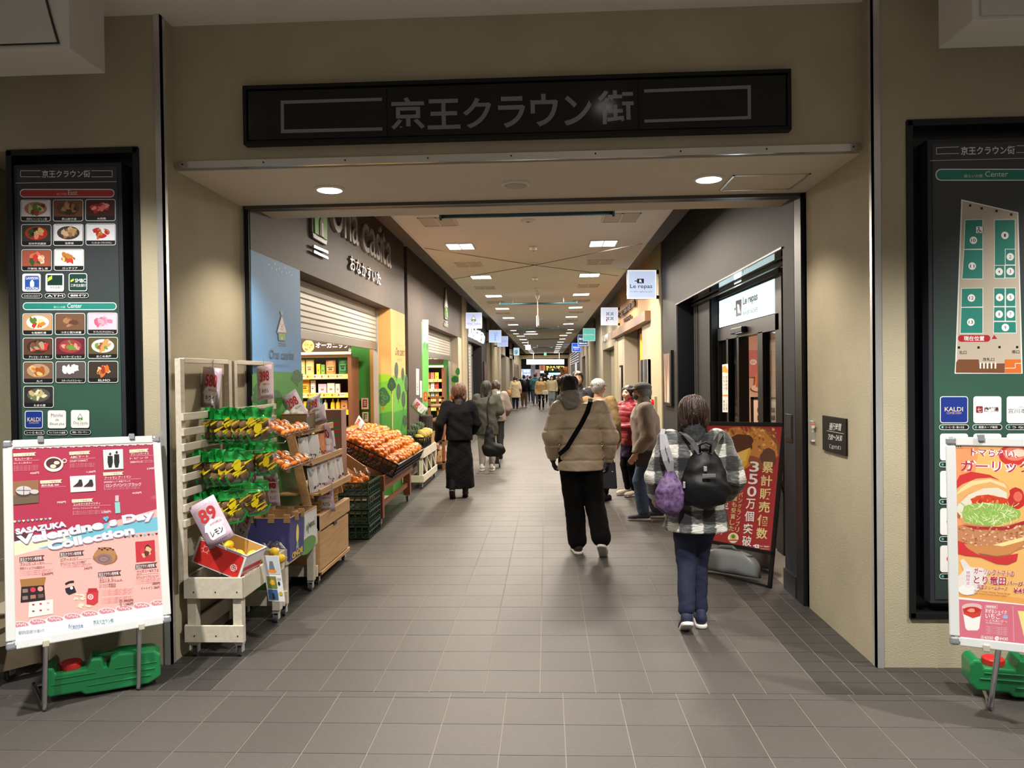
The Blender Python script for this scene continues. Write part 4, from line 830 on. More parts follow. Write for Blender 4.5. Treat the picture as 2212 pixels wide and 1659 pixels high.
t=thing('door_notice','narrow white door notice with orange bands on the cafe glass','sign'); p=Px((RX-.024,0,0),(0,-1,0),(0,0,1),1440,500,5.53)
p.poly([(665,1590),(735,1580),(735,2160),(668,2158)],(228,226,220)); p.r(668,1800,733,1720,(214,150,50)) if 0 else p.poly([(667,1620),(700,1600),(733,1650),(733,1690),(667,1680)],(214,150,50)); p.r(668,2030-60,733,1990-60+20,(220,140,40))
p.t('お知らせ',675,1900,697,1720,(60,60,60),vert=True); p.t('営業時間',706,1900,727,1720,(60,60,60),vert=True); p.t('※営業',675,2140,697,2010,(80,80,80),vert=True); p.t('ご注意',706,2140,727,2010,(80,80,80),vert=True); p.build('paper',t)
# cafe interior
struct('floor',B().box(2.13,6,5.5,11.5,-.02,.004),mat('cafe_floor',(176,140,110),.4)); struct('wall_back',B().box(2.2,6,11.0,11.1,0,2.7),mat('pink_cafe_wall',(238,200,176),.7)); struct('wall_right',B().box(5.4,5.5,5.5,11.1,0,2.7),MATS['pink_cafe_wall']); struct('ceiling',B().box(2.2,6,5.5,11.1,2.66,2.7),CEILM); struct('wall_front',B().box(2.2,6,5.5,5.6,0,2.7),CREAM)
light('AREA','cafe_light',(3.4,8.6,2.6),70,(1,.78,.62),1.2,1.2)
t=thing('cafe_poster','pink poster with a pastry picture on the cafe wall behind the door','poster'); a=P(1612,815,1,10.98); b_=P(1667,756,1,10.98)
B().box(a[0],b_[0],10.97,11.0,a[2],b_[2]).build('sheet',mat('poster_pink',(222,130,124),.5),t); p=Px((0,10.969,0),(1,0,0),(0,0,1),1440,500,5.53)
p.e(1035,1560,42,34,WHITE); p.t('NEW',1010,1575,1060,1545,(190,80,80)); p.poly([(1040,1900),(1060,1720),(1130,1560),(1160,1700),(1150,1900)],(240,150,90)); p.e(1090,1870,80,40,(250,225,200)); p.poly([(1060,1860),(1085,1650),(1120,1600),(1115,1860)],(236,130,70)); p.build('printing',t)
t=thing('menu_stand','black framed menu board standing inside the cafe','sign'); a=P(1624,1000,1,9.9); b_=P(1690,857,1,9.9); FBm=FB
b=B(); b.box(a[0],a[0]+.03,9.9,9.93,.004,b_[2]).box(b_[0]-.03,b_[0],9.9,9.93,.004,b_[2]).box(a[0],b_[0],9.9,9.93,b_[2]-.03,b_[2]).build('frame',FB,t)
B().box(a[0]+.03,b_[0]-.03,9.91,9.92,.6,b_[2]-.03).build('sheet',mat('menu_sheet',(226,206,190),.6),t); p=Pr((a[0],9.908,b_[2]-.5),(1,0,0),(0,0,1)); [p.r(.08,.3-.1*k,.3,.36-.1*k,(80,60,50),lay=False) for k in range(3)]; p.build('printing',t)
# ---- Japanese restaurant with lintel and curtain
struct('trim_13',B().box(CR-.12,CR+.05,13.0,19.9,2.55,2.72),mat('brown_lintel',(128,92,68),.5))
struct('wall_right',B().box(2.1,2.25,14.37,17.6,0,2.66),WOODD); 
struct('door_2',B().box(2.0,2.1,14.4,17.6,0,.06).box(2.02,2.1,16.2,16.5,0,2.5).box(2.02,2.1,15.2,15.3,0,2.5),HD)
t=thing('noren_curtain','mustard yellow curtain hanging in the wooden doorway at right','curtain'); 
B().sheet(lambda u,v:(1.98+.025*math.sin(u*26),14.5+u*1.6,1.82+.02*math.sin(u*12)+v*.72),40,6).build('cloth',mat('mustard_cloth',(216,168,50),.8),t,smooth=True,solid=.004); B().tube([(1.98,14.45,2.55),(1.98,16.2,2.55)],.015,8).build('rod',WOODD,t)
t=thing('wall_lettering','dark brush lettering raised on the peach wall at right','sign')
cu=letters('七宝麻辣湯',18.6,15.0,2.97,3.12,CR-.03,.03,mat('dark_lettering',(70,54,44),.5),t,side=1); letters('笹塚店',17.2,15.8,2.8,2.88,CR-.03,.03,MATS['dark_lettering'],t,side=1)
t=thing('glass_showcase','tall glass display panel with steel edge beside the curtain doorway','showcase'); B().box(CR-.05,CR-.01,13.2,14.3,.2,1.9).build('case',mat('dark_blue_glass',(40,50,62),.08,coat=.5),t); 
for y in (13.2,13.75,14.28): B().box(CR-.06,CR-.01,y,y+.03,.2,1.9).build('edge',STEEL,t)
framed('wall_menu','narrow framed menu with small photos beside the wooden door at right',CR,18.0,18.5,.9,1.85,[(210,200,190),(160,110,90),(90,80,80)],1)
shutter('roller_shutter','closed grey roller shutter on the right beyond the wooden doorway',CR+.25,20.1,22.6,0,2.4,24)
struct('wall_right',B().box(CR+.25,CR+.3,22.6,24.4,0,2.4),GRG)
t=thing('wall_lettering','white raised lettering high on the greige wall at right','sign'); letters('宮川',23.8,21.6,2.62,2.82,CR-.03,.03,EW,t,side=1)
t=thing('alarm_bell','red fire alarm lamp on a steel plate on the beige pillar','alarm'); a=P(1416,869,0,CR-.03)
B().box(CR-.06,CR-.02,a[1]-.1,a[1]+.12,a[2]-.2,a[2]+.1).build('plate',BGE,t,bev=.003); B().ball((CR-.09,a[1],a[2]),(.05,.05,.05),12,8).build('lamp',mat('red_lamp',(200,20,24),.25,es=.4),t,smooth=True)
# metal handrail-like pipes and awnings far on
t=thing('blue_awning_blinds','white horizontal louvres over the dark shop front far right','awning')
for k in range(6): B().box(CR-.06-.05*k*0,CR+.05,41.5,56,2.3+k*.15,2.34+k*.15).build('louvre',mat('white_louvre',(225,225,235),.5),t)
light('AREA','sign_spill',(1.5,42,3.0),20,(.35,.45,1),.8,.8)
t=thing('shop_banner','tall white banner hanging on the dark shop front far right','banner'); B().box(CR-.04,CR-.02,46,47,.9,2.3).build('cloth',mat('white_banner',(235,230,232),.7,es=.3),t)
t=thing('shop_banner','second tall white banner on the dark shop front, nearer','banner'); B().box(CR-.1,CR-.08,43.2,44,1.2,2.28).build('cloth',MATS['white_banner'],t)
# ---- far end concourse
struct('wall_back',B().box(-6,6,YE+14,YE+14.2,0,4),mat('far_dark_wall',(70,66,72),.7)); struct('wall_left',B().box(-3.6,-3.5,YE,YE+14,0,4),CREAM); struct('wall_right',B().box(3,3.1,YE,YE+14,0,4),WOODD); struct('ceiling',B().box(-6,6,YE,YE+14,3.2,3.3),mat('far_ceiling',(84,80,84),.8))
for x,e,c in ((-2,160,(1,.95,.9)),(1,160,(1,.85,.7))): light('AREA','hall_light',(x,YE+6,3.15),e,c,1.5,1.5)
def farbox(name,lab,cat,px,d,col,es=0,th=.3,parts=()):
    a=P(px[0],px[3],1,d); b_=P(px[2],px[1],1,d); t=thing(name,lab,cat); z0=0 if cat in('machine','pillar','counter','window') or px[3]>840 else a[2]; B().box(a[0],b_[0],d,d+th,z0,b_[2]).build('body',mat('far_%d_%d_%d_%g'%(*col,es),col,.5,es=es),t)
    if z0>0: B().box((a[0]+b_[0])/2-.02,(a[0]+b_[0])/2+.02,d+.1,d+.14,b_[2],3.2).build('hanger',BLK,t)
    if parts:
        p=Px((0,d-.01,0),(1,0,0),(0,0,1),1090,740,13.01,step=.01)
        for q in parts: p.r(q[0],q[3],q[2],q[1],q[4],lay=False)
        p.build('face_print',t,es=es)
    return t
farbox('lit_window_display','pale blue lit shop window at the far end left',"window" and 'window',(1123,797,1147,850),66,(120,150,190),.7,parts=((540,770,610,840,(225,240,255)),(630,770,700,840,(225,240,255)),(540,880,610,950,(200,235,240)),(625,870,715,960,(250,225,235)),(440,830,500,980,(235,190,200)),(640,900,700,930,(230,120,150))))
farbox('far_pillar','white pillar standing in the far concourse','pillar',(1147.5,786,1156,860),64,(212,208,210),.15)
farbox('vending_machine','grey and red vending machine beside the far white pillar','machine',(1156.5,798,1166,850),65,(190,180,185),.3,parts=((870,850,920,900,(220,50,60)),(880,910,920,960,(200,60,70))))
farbox('lit_sign','small pink and white lit sign in the far concourse','sign',(1167,801,1175,806),65,(255,225,228),1.8)
farbox('lit_sign','wide bright cyan lit sign in the far concourse','sign',(1185,805,1211,810),68,(90,200,240),1.6,parts=((1260,850,1290,895,(210,245,255)),(1320,860,1440,885,(200,245,255)),(1450,855,1560,890,(170,235,255))))
farbox('lit_counter','white lit counter below the cyan sign, left half','counter',(1183,810.5,1195,816),67,(250,248,235),1.2)
farbox('lit_counter','white lit counter below the cyan sign, right half','counter',(1203,810.5,1216,816),67,(250,248,235),1.2)
farbox('wooden_booth','brown wooden booth front beside the pink sign far away','booth',(1165,789,1178,801),67,(120,76,58),.1)
farbox('wooden_booth','orange brown booth at the far right end','booth',(1211,792,1226,860),66,(146,90,56),.1)
t=thing('garland','leafy garland with small yellow lights hung in the far concourse','garland',kind=None) if 0 else None
rnd=random.Random(9); b=B(); 
for k in range(70):
    c=P(1181+rnd.uniform(0,38),792+rnd.uniform(0,9),1,66+rnd.uniform(-.4,.4)); b.mi=k%3; b.ball(tuple(c),.05+rnd.random()*.05,5,3)
tag(b.build('garland',[mat('garland_green',(70,80,40),.7),mat('garland_gold',(220,190,60),.5,es=.8),mat('garland_dark',(50,40,40),.7)]),'leafy garland with small yellow lights hung in the far concourse','garland',kind='stuff')
# ---------------------------------------------------------------- poster stands
def basis(o,yaw,tilt,roll):
    U=Vector((math.cos(yaw),math.sin(yaw),0)); n=Vector((-math.sin(yaw),math.cos(yaw),0)); V=Vector((0,0,1))*math.cos(tilt)+n*math.sin(tilt)
    U2=U*math.cos(roll)+V*math.sin(roll); V2=V*math.cos(roll)-U*math.sin(roll); return Vector(o),U2,V2,-U2.cross(V2)*-1
def onb(b,O,U,V,N,u0,u1,v0,v1,n0,n1):
    """box in a board's own axes"""
    b.add([O+U*u+V*v+N*n for n in (n0,n1) for v in (v0,v1) for u in (u0,u1)],[(0,2,3,1),(4,5,7,6),(0,1,5,4),(2,6,7,3),(0,4,6,2),(1,3,7,5)]); return b
ALU=mat('white_aluminium',(226,230,230),.3,.1); CORN=mat('grey_corner_cap',(150,155,160),.35,.3); CHR=mat('chrome_tube',(200,200,205),.15,1)
def stand(lab,o,yaw,tilt,roll,W,H,legs,draw,cr):
    t=thing('poster_stand',lab,'sign stand'); O,U,V,N=basis(o,yaw,tilt,roll); N=U.cross(V) # towards the viewer
    f=.042; T=.022
    for a in ((f,W-f,0,f),(f,W-f,H-f,H),(0,f,f,H-f),(W-f,W,f,H-f)): onb(B(),O,U,V,N,*a,-T,0).build('frame_bar',ALU,t,bev=.005)
    for u,v in ((0,0),(W-f,0),(0,H-f),(W-f,H-f)): onb(B(),O,U,V,N,u,u+f,v,v+f,-T,.001).build('corner_cap',CORN,t,bev=.012)
    onb(B(),O,U,V,N,f*.8,W-f*.8,f*.8,H-f*.8,-T*.8,-.006).build('poster_sheet',mat('poster_paper',(236,236,240),.4),t)
    for u in (W*.22,W*.8):
        for v,s in ((0,-1),(H,1)): onb(B(),O,U,V,N,u-.014,u+.014,v-.012 if s<0 else v-.02,v+.02 if s<0 else v+.014,-T,.008).build('clip',mat('beige_clip',(180,176,160),.4) if s<0 else CORN,t,bev=.004)
    for (px,py) in legs:
        F=P(px,py,2,.0); F=Vector((F[0],F[1],.012))
        # top of the leg on the board's back
        u=(F-O).dot(U); u=min(max(u,.1),W-.1); A=O+U*u+V*.1-N*(T+.012); Q=O+U*u+V*.0-N*(T+.012)
        B().tube([A,Q,Vector((F.x,F.y,.05)),Vector((F.x,F.y,.02))-N*.0,Vector((F.x,F.y,.014))-Vector((N.x,N.y,0))*.05,Vector((F.x,F.y,.014))-Vector((N.x,N.y,0))*.42],.0125,10).build('leg',CHR,t,smooth=True)
    B().tube([P(*legs[0],2,.014)-np.array([N.x,N.y,0])*.41,P(*legs[-1],2,.014)-np.array([N.x,N.y,0])*.41],.0125,8).build('cross_tube',CHR,t,smooth=True) if len(legs)>1 else None
    p=Px(O-N*.005,U,V,*cr,N=np.array(N),step=.000014,lift=.0002); draw(p); p.build('poster_print',t,rough=.35,coat=.3); return t
HP=(226,160,160)
def cr2(p,y): return y
def d1(p):
    RD=(176,54,82); PK_=(244,178,172); TL_=(112,186,208); CRm=(240,226,196); DK=(92,54,60)
    p.poly([(102,160),(1920,105),(2052,1180+1134),(150,1500+1134)],(232,234,242)) # paper
    p.poly([(102,175),(1920,118),(1968,1100),(1960,1175),(122,1250+50)],RD)
    p.poly([(122,1240),(470,1290),(122,1375)],DK)
    p.poly([(122,1385),(800,1330),(1200,1160),(1955,960),(1970,1215),(1260,1400),(470,1450),(122,1395)],TL_)
    p.poly([(1340,1130),(1950,955),(1955,1050),(1300,1200)],PK_)
    p.crop=(0,1130,5.672); Yo=1134.4
    p.poly([(122,255),(500,215),(900,190),(400,330),(130,415)],CRm)
    p.poly([(130,413),(420,335),(1300,160),(1966,92),(2018,970),(140,1240)],PK_)
    rnd=random.Random(1); p.up()
    for i in range(26):
        for j in range(13): 
            x=150+i*72+(j%2)*36; y=470+j*58-i*2.6*10*.5+rnd.random()
            if y<1180-i*8 and y>430-i*14: p.e(x,y,5,5,(250,205,198),n=6,lay=False)
    # lace band
    p.up(); n=9
    for i in range(n):
        x=145+i*212; y=1245-i*33; p.e(x+106,y,108,44,(245,225,228),n=16,lay=False)
    p.up()
    for i in range(n):
        x=145+i*212; y=1245-i*33; p.e(x+106,y+3,98,37,(206,140,150),n=16,lay=False)
    p.up()
    for i in range(n):
        x=145+i*212; y=1245-i*33; 
        for k in range(6): p.e(x+45+k*24,y-6+5*((k%2)*2-1),9,12,(245,215,218),n=8,lay=False)
    p.poly([(140,1290),(2020,995),(2050,1190),(148,1505)],(234,236,244))
    D=(96,60,66); 
    def flag(x,y,w,c,t1,t2=None,h=60,tc=WHITE): p.poly([(x,y),(x+w,y-30),(x+w-26,y-30+h*.5),(x+w-4,y-26+h),(x,y+h)],c); p.t(t1,x+8,y+h*.62,x+w-36,y-h*.05,tc,.01,rot=-.08); t2 and p.t(t2,x+8,y+h*.95,x+w*.34,y+h*.7,tc,0,rot=-.08)
    def lines(x,y,w,n,c,h=14,gap=22,rot=-.07):
        for i in range(n): p.t('しっとりした生チョコを贅沢に使った限定の一品です',x,y+i*gap+h,x+w*(.95 if i%2 else 1),y+i*gap,c,0,rot=rot)
    flag(238,420,310,D,'京王クラウン街笹塚','Center',66); p.t('アトリエ・ド・マー',250,515,540,480,D,.01,rot=-.08); p.line([(244,520),(648,492)],2,D); p.t('季節のショコラ6個詰合せ',244,566,548,532,D,0,rot=-.06); lines(246,575,400,3,(150,90,96)); p.t('2,600円',510,642,650,608,D,.01,rot=-.08)
    flag(732,360,300,D,'京王クラウン街笹塚','Center',62); p.t('ビアードパパ',742,462,955,425,D,.01,rot=-.08); p.line([(734,470),(1115,432)],2,D); p.t('生チョコシュー ※なくなり次第終了',740,505,1056,470,D,0,rot=-.08); lines(742,505,385,2,(150,90,96)); p.t('340円',1030,570,1128,538,D,.01,rot=-.08)
    p.e(1290,405,148,110,(150,104,66),wob=.04,seed=2); p.e(1290,400,135,98,(176,128,84),wob=.05,seed=5); p.e(1275,440,105,66,(142,112,112),wob=.03); p.ring(1275,440,70,44,10,(120,90,92)); p.ring(1270,440,40,24,9,(164,134,132)); [p.e(1215+i*34,318-(-1)**i*8,16,10,(60,40,34),lay=False) for i in range(6)]
    p.poly([(1656,232),(1893,206),(1905,458),(1668,482)],(190,50,60)); dish(p,1668,470,1895,225,(190,50,60),None,[(40,30,30),(220,180,140),(200,60,70),(90,50,40)],seed=4,n=12)
    flag(1658,508,270,D,'京王クラウン街笹塚','Center',62); p.t('ベーカリー&カフェ',1672,602,1942,566,D,.01,rot=-.08); p.t('ルパ',1674,632,1734,606,D,.01,rot=-.08); p.line([(1668,640),(1944,610)],2,D); p.t('生チョコトリプルショコラ',1670,676,1938,640,D,0,rot=-.08); lines(1670,682,300,3,(150,90,96)); p.t('280円',1862,758,1955,724,D,.01,rot=-.06); p.t('イートイン 286円',1724,812,1955,776,D,.01,rot=-.08)
    flag(1202,605,285,D,'京王クラウン街笹塚','Center',62); p.t('マルシェ ド',1215,700,1385,668,D,0,rot=-.08); p.t('ブルーエ プリュス',1215,722,1492,690,D,.01,rot=-.08); p.line([(1208,732),(1520,702)],2,D); p.t('①ショコラ黒電話缶',1215,765,1420,740,D,0,rot=-.06); p.t('②ショコラ赤電話缶',1215,792,1420,767,D,0,rot=-.06); lines(1236,808,400,4,(150,90,96),14,20); lines(1236,905,400,4,(150,90,96),14,20); p.t('① 993円',1462,970,1630,934,D,.01,rot=-.05); p.t('② 1,080円',1462,1015,1632,976,D,.01,rot=-.06)
    p.poly([(245,690),(562,660),(542,760),(258,782)],(164,116,66)); p.poly([(260,782),(540,762),(556,945),(252,975)],(44,34,40))
    for i,(x,y,c,k) in enumerate(((308,828,(140,120,110),0),(403,816,(206,54,84),1),(494,806,(232,160,150),1),(308,915,(140,116,110),0),(405,902,(160,120,90),0),(500,890,(110,84,80),0))):
        if k: p.e(x,y,34,30,c)
        else: p.poly([(x-34,y-18),(x+32,y-24),(x+34,y+20),(x-32,y+28)],c)
    p.poly([(355,970),(650,932),(650,1110),(346,1160)],(232,228,226)); p.up(); [p.e(408+(i%3)*90,1000+(i//3)*80-(i%3)*10,18,12,[(150,80,90),(200,40,90),(220,160,170)][i%3],n=8,lay=False) for i in range(6)]
    p.poly([(795,800),(905,770),(935,845),(845,880),(808,850)],(40,38,48)); p.line([(800,750),(850,722),(905,716)],26,(34,32,42)); p.e(876,795,18,18,WHITE)
    p.poly([(1060,850),(1205,830),(1200,970),(1150,1005),(1060,990)],(200,56,66)); p.poly([(1080,800),(1185,796),(1200,840),(1070,855)],(180,44,56)); p.e(1108,904,36,34,(236,214,214)); p.e(1108,904,22,20,(200,90,96)); p.e(1108,904,10,9,WHITE)
    p.up(); [p.e(900+rnd.uniform(0,130),870+rnd.uniform(0,60)+k*0,26,14,(224,218,190),n=8,rot=rnd.uniform(-1,1),lay=False) for k in range(7)]; [p.e(960+rnd.uniform(0,160),990+rnd.uniform(0,60),26,12,(224,218,190),n=8,rot=rnd.uniform(-1,1),lay=False) for k in range(8)]
    p.t('frente',838,1285,1018,1232,(90,130,180),0,rot=-.08); p.t('SASAZUKA',875,1300,980,1288,(90,130,180),0,rot=-.06); p.t('京王クラウン街',1142,1225,1390,1180,(70,150,160),.01,rot=-.1); p.t('笹塚',1240,1240,1290,1222,(70,150,160)); p.line([(1140,1250),(1228,1240)],2,(70,150,160)); p.line([(1310,1232),(1392,1222)],2,(70,150,160))
    p.t('※掲載の内容は予告なく変更になる場合がございます。画像はイメージです。',225,1355,545,1305,(110,110,120),0,rot=-.1)
    for i in range(9):
        x,y=1532+i*48,172-i*5; c=(92,54,60) if i%2==0 else TL_
        p.up(); p.e(x-7,y-5,9,8,c,n=8,lay=False); p.e(x+7,y-5,9,8,c,n=8,lay=False); p.poly([(x-16,y-3),(x+16,y-3),(x,y+15)],c,lay=False)
    # upper half
    p.crop=(0,930,5.672)
    p.up()
    for i in range(58): p.e(112+i*31.5,212-i*1.0+6*math.sin(i*2.1),21,18,(236,216,222),n=10,lay=False)
    p.up(); [p.e(112+i*26,196-i*.9+7*math.sin(i*1.7),5,7,(150,60,90),n=6,lay=False) for i in range(70)]
    Fc=(246,232,200); fc=(120,60,60)
    for x,y,w,n in ((160,282,282,'1F'),(846,262,262,'1F'),(1582,236,240,'2F'),(490,614,272,'2F'),(1262,516,252,'3F'),(878,846,264,'2F')):
        p.poly([(x,y),(x+w,y-14),(x+w-24,y+7),(x+w-4,y+26),(x+4,y+40)],Fc); p.t('フレンテ笹塚'+n,x+14,y+32,x+w-44,y+2,(110,90,90),0,rot=-.05)
    W_=(250,235,240)
    def blk(x,y,w,a,b_,nl,pr,py,h=30):
        p.t(a,x,y+h,x+w*.72,y,W_,.01,rot=-.05); p.line([(x-6,y+h+12),(x+w,y+h)],2,W_); b_ and p.t(b_,x-8,y+h+50,x+w*.7,y+h+24,W_,0,rot=-.05)
        for i in range(nl): p.t('選べる味わいとやさしい甘さの一品をどうぞお楽しみに',x-8,y+h+78+i*18,x+w*.97,y+h+64+i*18,(226,170,184),0,rot=-.04)
        pr and p.t(pr,x+w-110,py+28,x+w,py,W_,.01,rot=-.06)
    blk(176,332,300,'モスバーガー','おしるこ(粒あん)',4,'420円',508); blk(862,306,305,'ABCマート','COURT CONNECT',3,'11,000円',494); blk(1598,272,310,'グリーンパークス','トピック',2,'3,990円',452); blk(505,655,300,'無印良品 500',None,0,'700円',866); blk(1280,560,450,'アートマン アートマン','疲労回復ウェア 長袖ブラック',4,'44,950円',752); blk(896,884,460,'コンタクトのアイシティ','ホヤワン アイシャンプーロング',3,'1,980円',985)
    p.t('2WAYバッグ',1600,400,1744,372,W_,0,rot=-.04); p.t('ロングパンツ ブラック',1300,688,1730,644,W_,0,rot=-.04)
    p.ring(790,372,28,28,10,(230,226,216)); p.e(656,415,118,92,(232,230,222)); p.e(656,405,94,66,(80,50,56)); p.e(694,396,36,22,(236,220,196)); p.e(650,440,38,24,(236,220,196))
    p.poly([(1260,238),(1504,228),(1512,470),(1272,482)],(212,222,228)); p.up()
    for x,dy in ((1348,0),(1428,-20)): p.e(x,290+dy,14,18,(60,44,40),lay=False); p.poly([(x-30,312+dy),(x+30,312+dy),(x+34,390),(x+18,455),(x-16,458),(x-32,392)],(28,28,32),lay=False)
    p.poly([(132,628),(472,606),(474,885),(142,912)],(150,110,80)); p.poly([(140,800),(474,780),(474,885),(142,912)],(110,96,76)); p.e(290,750,105,70,(84,66,60)); p.e(290,735,98,54,(206,204,206)); p.line([(200,735),(385,735)],8,(70,60,60)); p.line([(290,684),(290,790)],8,(70,60,60)); p.e(420,760,60,40,(92,66,58)); p.e(420,750,54,28,(204,200,204))
    p.poly([(854,562),(1166,546),(1172,740),(864,760)],(222,224,230)); 
    for x in (940,1070): p.poly([(x-50,690),(x+10,640),(x+30,600),(x+60,604),(x+75,670),(x+60,690)],(50,44,50)); p.line([(x-46,692),(x+68,690)],8,(180,60,60))
    p.r(1410,870,1454,796,(206,190,196)); p.poly([(1404,880),(1466,876),(1474,1010),(1412,1016)],(140,206,200))
    for i in range(9):
        x,y=180+i*54,1118-i*4.5; c=(250,225,200) if i%2==0 else (130,190,200)
        p.up(); p.e(x-8,y-6,10,9,c,n=8,lay=False); p.e(x+8,y-6,10,9,c,n=8,lay=False); p.poly([(x-18,y-3),(x+18,y-3),(x,y+16)],c,lay=False)
    for dx,dy,c in ((6,9,(170,150,180)),(0,0,(232,236,250))):
        p.t('SASAZUKA',184+dx,1227+dy,812+dx,1157+dy,c,.045,rot=-.155); p.t('Valentine',200+dx,1305+dy,1270+dx,1190+dy,c,.05,rot=-.195); p.t('s Day',1330+dx,1150+dy,1895+dx,1020+dy,c,.05,rot=-.195); p.t('Collection',570+dx,1372+dy,1650+dx,1262+dy,c,.05,rot=-.19)
    p.up(); p.e(1280,1075,19,17,(96,190,220),n=10,lay=False); p.e(1312,1068,19,17,(96,190,220),n=10,lay=False); p.poly([(1260,1080),(1332,1072),(1302,1118)],(96,190,220),lay=False)
stand('white framed poster stand with a pink and crimson chocolate poster, left of the entrance',(-2.624,3.533,.357),.721,.268,-.027,.754,1.04,((97,1538),(300,1492)),d1,(0,930,5.672))
def d2(p):
    p.poly([(244,158),(2200,120),(2300,4000),(290,3300)],(236,150,96)) if 0 else None
    OR=(236,154,104); CM=(176,44,84); LG=(250,250,250)
    p.poly([(242,162),(2300,120),(2300,3500),(300,3060)],(238,186,112)); p.poly([(242,162),(700,152),(500,1500),(270,1500)],OR); p.poly([(300,2500),(2200,2700),(2200,3100),(290,3060)],(234,168,90))
    for x in (310,345,385): p.e(x+8,228,17,36,(40,110,74),rot=-.35)
    p.t('MOS BURGER',282,286,436,272,(40,110,74))
    p.e(1220,380,230,170,(206,60,56)); p.e(1240,360,180,110,(232,130,110)); p.e(1290,350,120,60,(250,210,190),wob=.1)
    for dx,c,bo in ((0,LG,.09),(0,CM,.015)): p.t('トマらない、',560,415,1300,290,c,bo,rot=.05); p.t('ガーリック',400,650,1500,470,c,bo,rot=.02)
    p.poly([(270,920),(380,700),(560,640),(850,690),(1000,770),(600,900),(300,1100)],(204,56,56)); p.e(1250,1060,150,170,(196,50,50),wob=.05); p.e(1290,1030,70,80,(226,110,90))
    p.poly([(275,960),(420,840),(640,750),(860,735),(1060,790),(1150,870),(1165,1000),(1120,1090),(980,900),(700,900),(480,1010),(330,1180),(300,1260),(270,1150)],(226,176,112)); p.poly([(560,790),(860,755),(1080,830),(1120,900),(860,800),(600,850),(330,1000),(300,1030),(400,900)],(246,216,160))
    p.poly([(300,1270),(360,1150),(520,1000),(760,900),(980,890),(1120,970),(1110,1090),(900,1000),(640,1080),(450,1240),(420,1370),(330,1310)],(226,222,204)); p.poly([(280,1250),(320,1240),(400,1330),(380,1380),(300,1330)],(170,110,60))
    p.e(830,1100,290,95,(206,70,40),wob=.08,seed=3); p.up(); rnd=random.Random(6)
    for k in range(26): p.k+=.000002; p.e(830+rnd.uniform(-240,240),1090+rnd.uniform(-60,60),rnd.uniform(14,34),rnd.uniform(6,16),rnd.choice([(240,140,90),(180,50,34),(250,190,140),(220,90,50)]),n=7,rot=rnd.uniform(0,3),lay=False)
    p.e(850,1300,460,180,(150,186,96),wob=.06,seed=7); p.up()
    for k in range(130): a=rnd.uniform(0,3.14); x,y=850+rnd.uniform(-430,430),1300+rnd.uniform(-160,150); p.k+=.000002; p.line([(x-50*math.cos(a),y-50*math.sin(a)),(x+14,y),(x+50*math.cos(a),y+50*math.sin(a))],rnd.uniform(6,13),rnd.choice([(206,232,150),(230,244,190),(170,210,110),(140,184,90)]),lay=False)
    p.poly([(270,1500),(500,1450),(760,1480),(1000,1500),(1250,1440),(1500,1380),(1600,1750),(1200,1900),(600,1900),(300,1800)],(196,136,96)); p.poly([(420,1470),(700,1500),(1100,1500),(1500,1370),(1500,1430),(1100,1560),(600,1540)],(170,50,50)); p.up()
    for k in range(170): x=rnd.uniform(290,1550); y=rnd.uniform(1530,1860); p.k+=.000002; p.e(x,y-(x-290)*.04,rnd.uniform(12,26),rnd.uniform(9,18),rnd.choice([(226,180,140),(180,116,78),(240,206,170),(160,96,64),(206,150,110)]),n=7,lay=False)
    p.crop=(2020,1150,6.1455)
    p.poly([(238,90),(420,150),(600,300),(820,330),(1100,280),(1080,380),(960,430),(820,420),(600,330),(400,310),(245,270)],(206,56,60)); p.poly([(380,150),(560,180),(820,180),(1180,60),(1150,180),(1000,290),(780,325),(560,290),(430,210)],(206,140,84)); p.poly([(760,170),(1180,60),(1175,110),(900,185)],(250,226,160)); p.poly([(560,270),(820,315),(940,300),(800,325),(640,318)],(150,96,70))
    p.poly([(330,370),(375,352),(420,400),(470,460),(620,470),(700,520),(640,700),(520,820),(420,835),(320,790),(275,680),(300,590),(380,500)],(230,226,222)); p.e(420,760,110,70,(244,242,238))
    p.r(388,740,488,478,(250,250,252),44); p.r(393,735,483,483,(206,176,190),40); p.r(396,732,480,486,(238,236,240),38); p.t('期間限定',412,700,462,510,CM,0,vert=True)
    for c,bo in ((LG,.07),(CM,.02)): p.t('ガーリックトマトの',516,570,1050,490,c,bo,rot=.08); p.t('とり竜田',514,690,938,580,c,bo,rot=.05); p.t('バーガー',958,706,1230,650,c,bo,rot=.07); p.t('国産クリームチーズ',562,760,960,706,c,bo*.6,rot=.08); p.t('¥490',1040,808,1260,740,c,bo,rot=.02)
    p.t('Garlic Tomato Chicken Tatsuta Burger',512,812,1002,782,(190,90,50),0,rot=.09); p.t('with Cream Cheese Made in Japan',512,838,955,812,(190,90,50),0,rot=.09)
    p.poly([(255,852),(1700,1010),(1750,1640),(268,1440)],(244,244,246)); p.poly([(290,884),(1700,1015),(1740,1570),(1200,1490),(310,1392),(284,1370),(276,900)],(214,116,136))
    p.poly([(356,985),(618,1005),(585,1275),(560,1300),(430,1300),(402,1270)],(244,244,244)); p.poly([(362,1005),(618,1015),(600,1110),(500,1140),(378,1085)],(206,70,60)); p.e(488,985,132,46,(226,190,190)); p.e(488,1030,112,44,(196,50,44)); p.e(480,1035,50,26,(240,160,130),wob=.1)
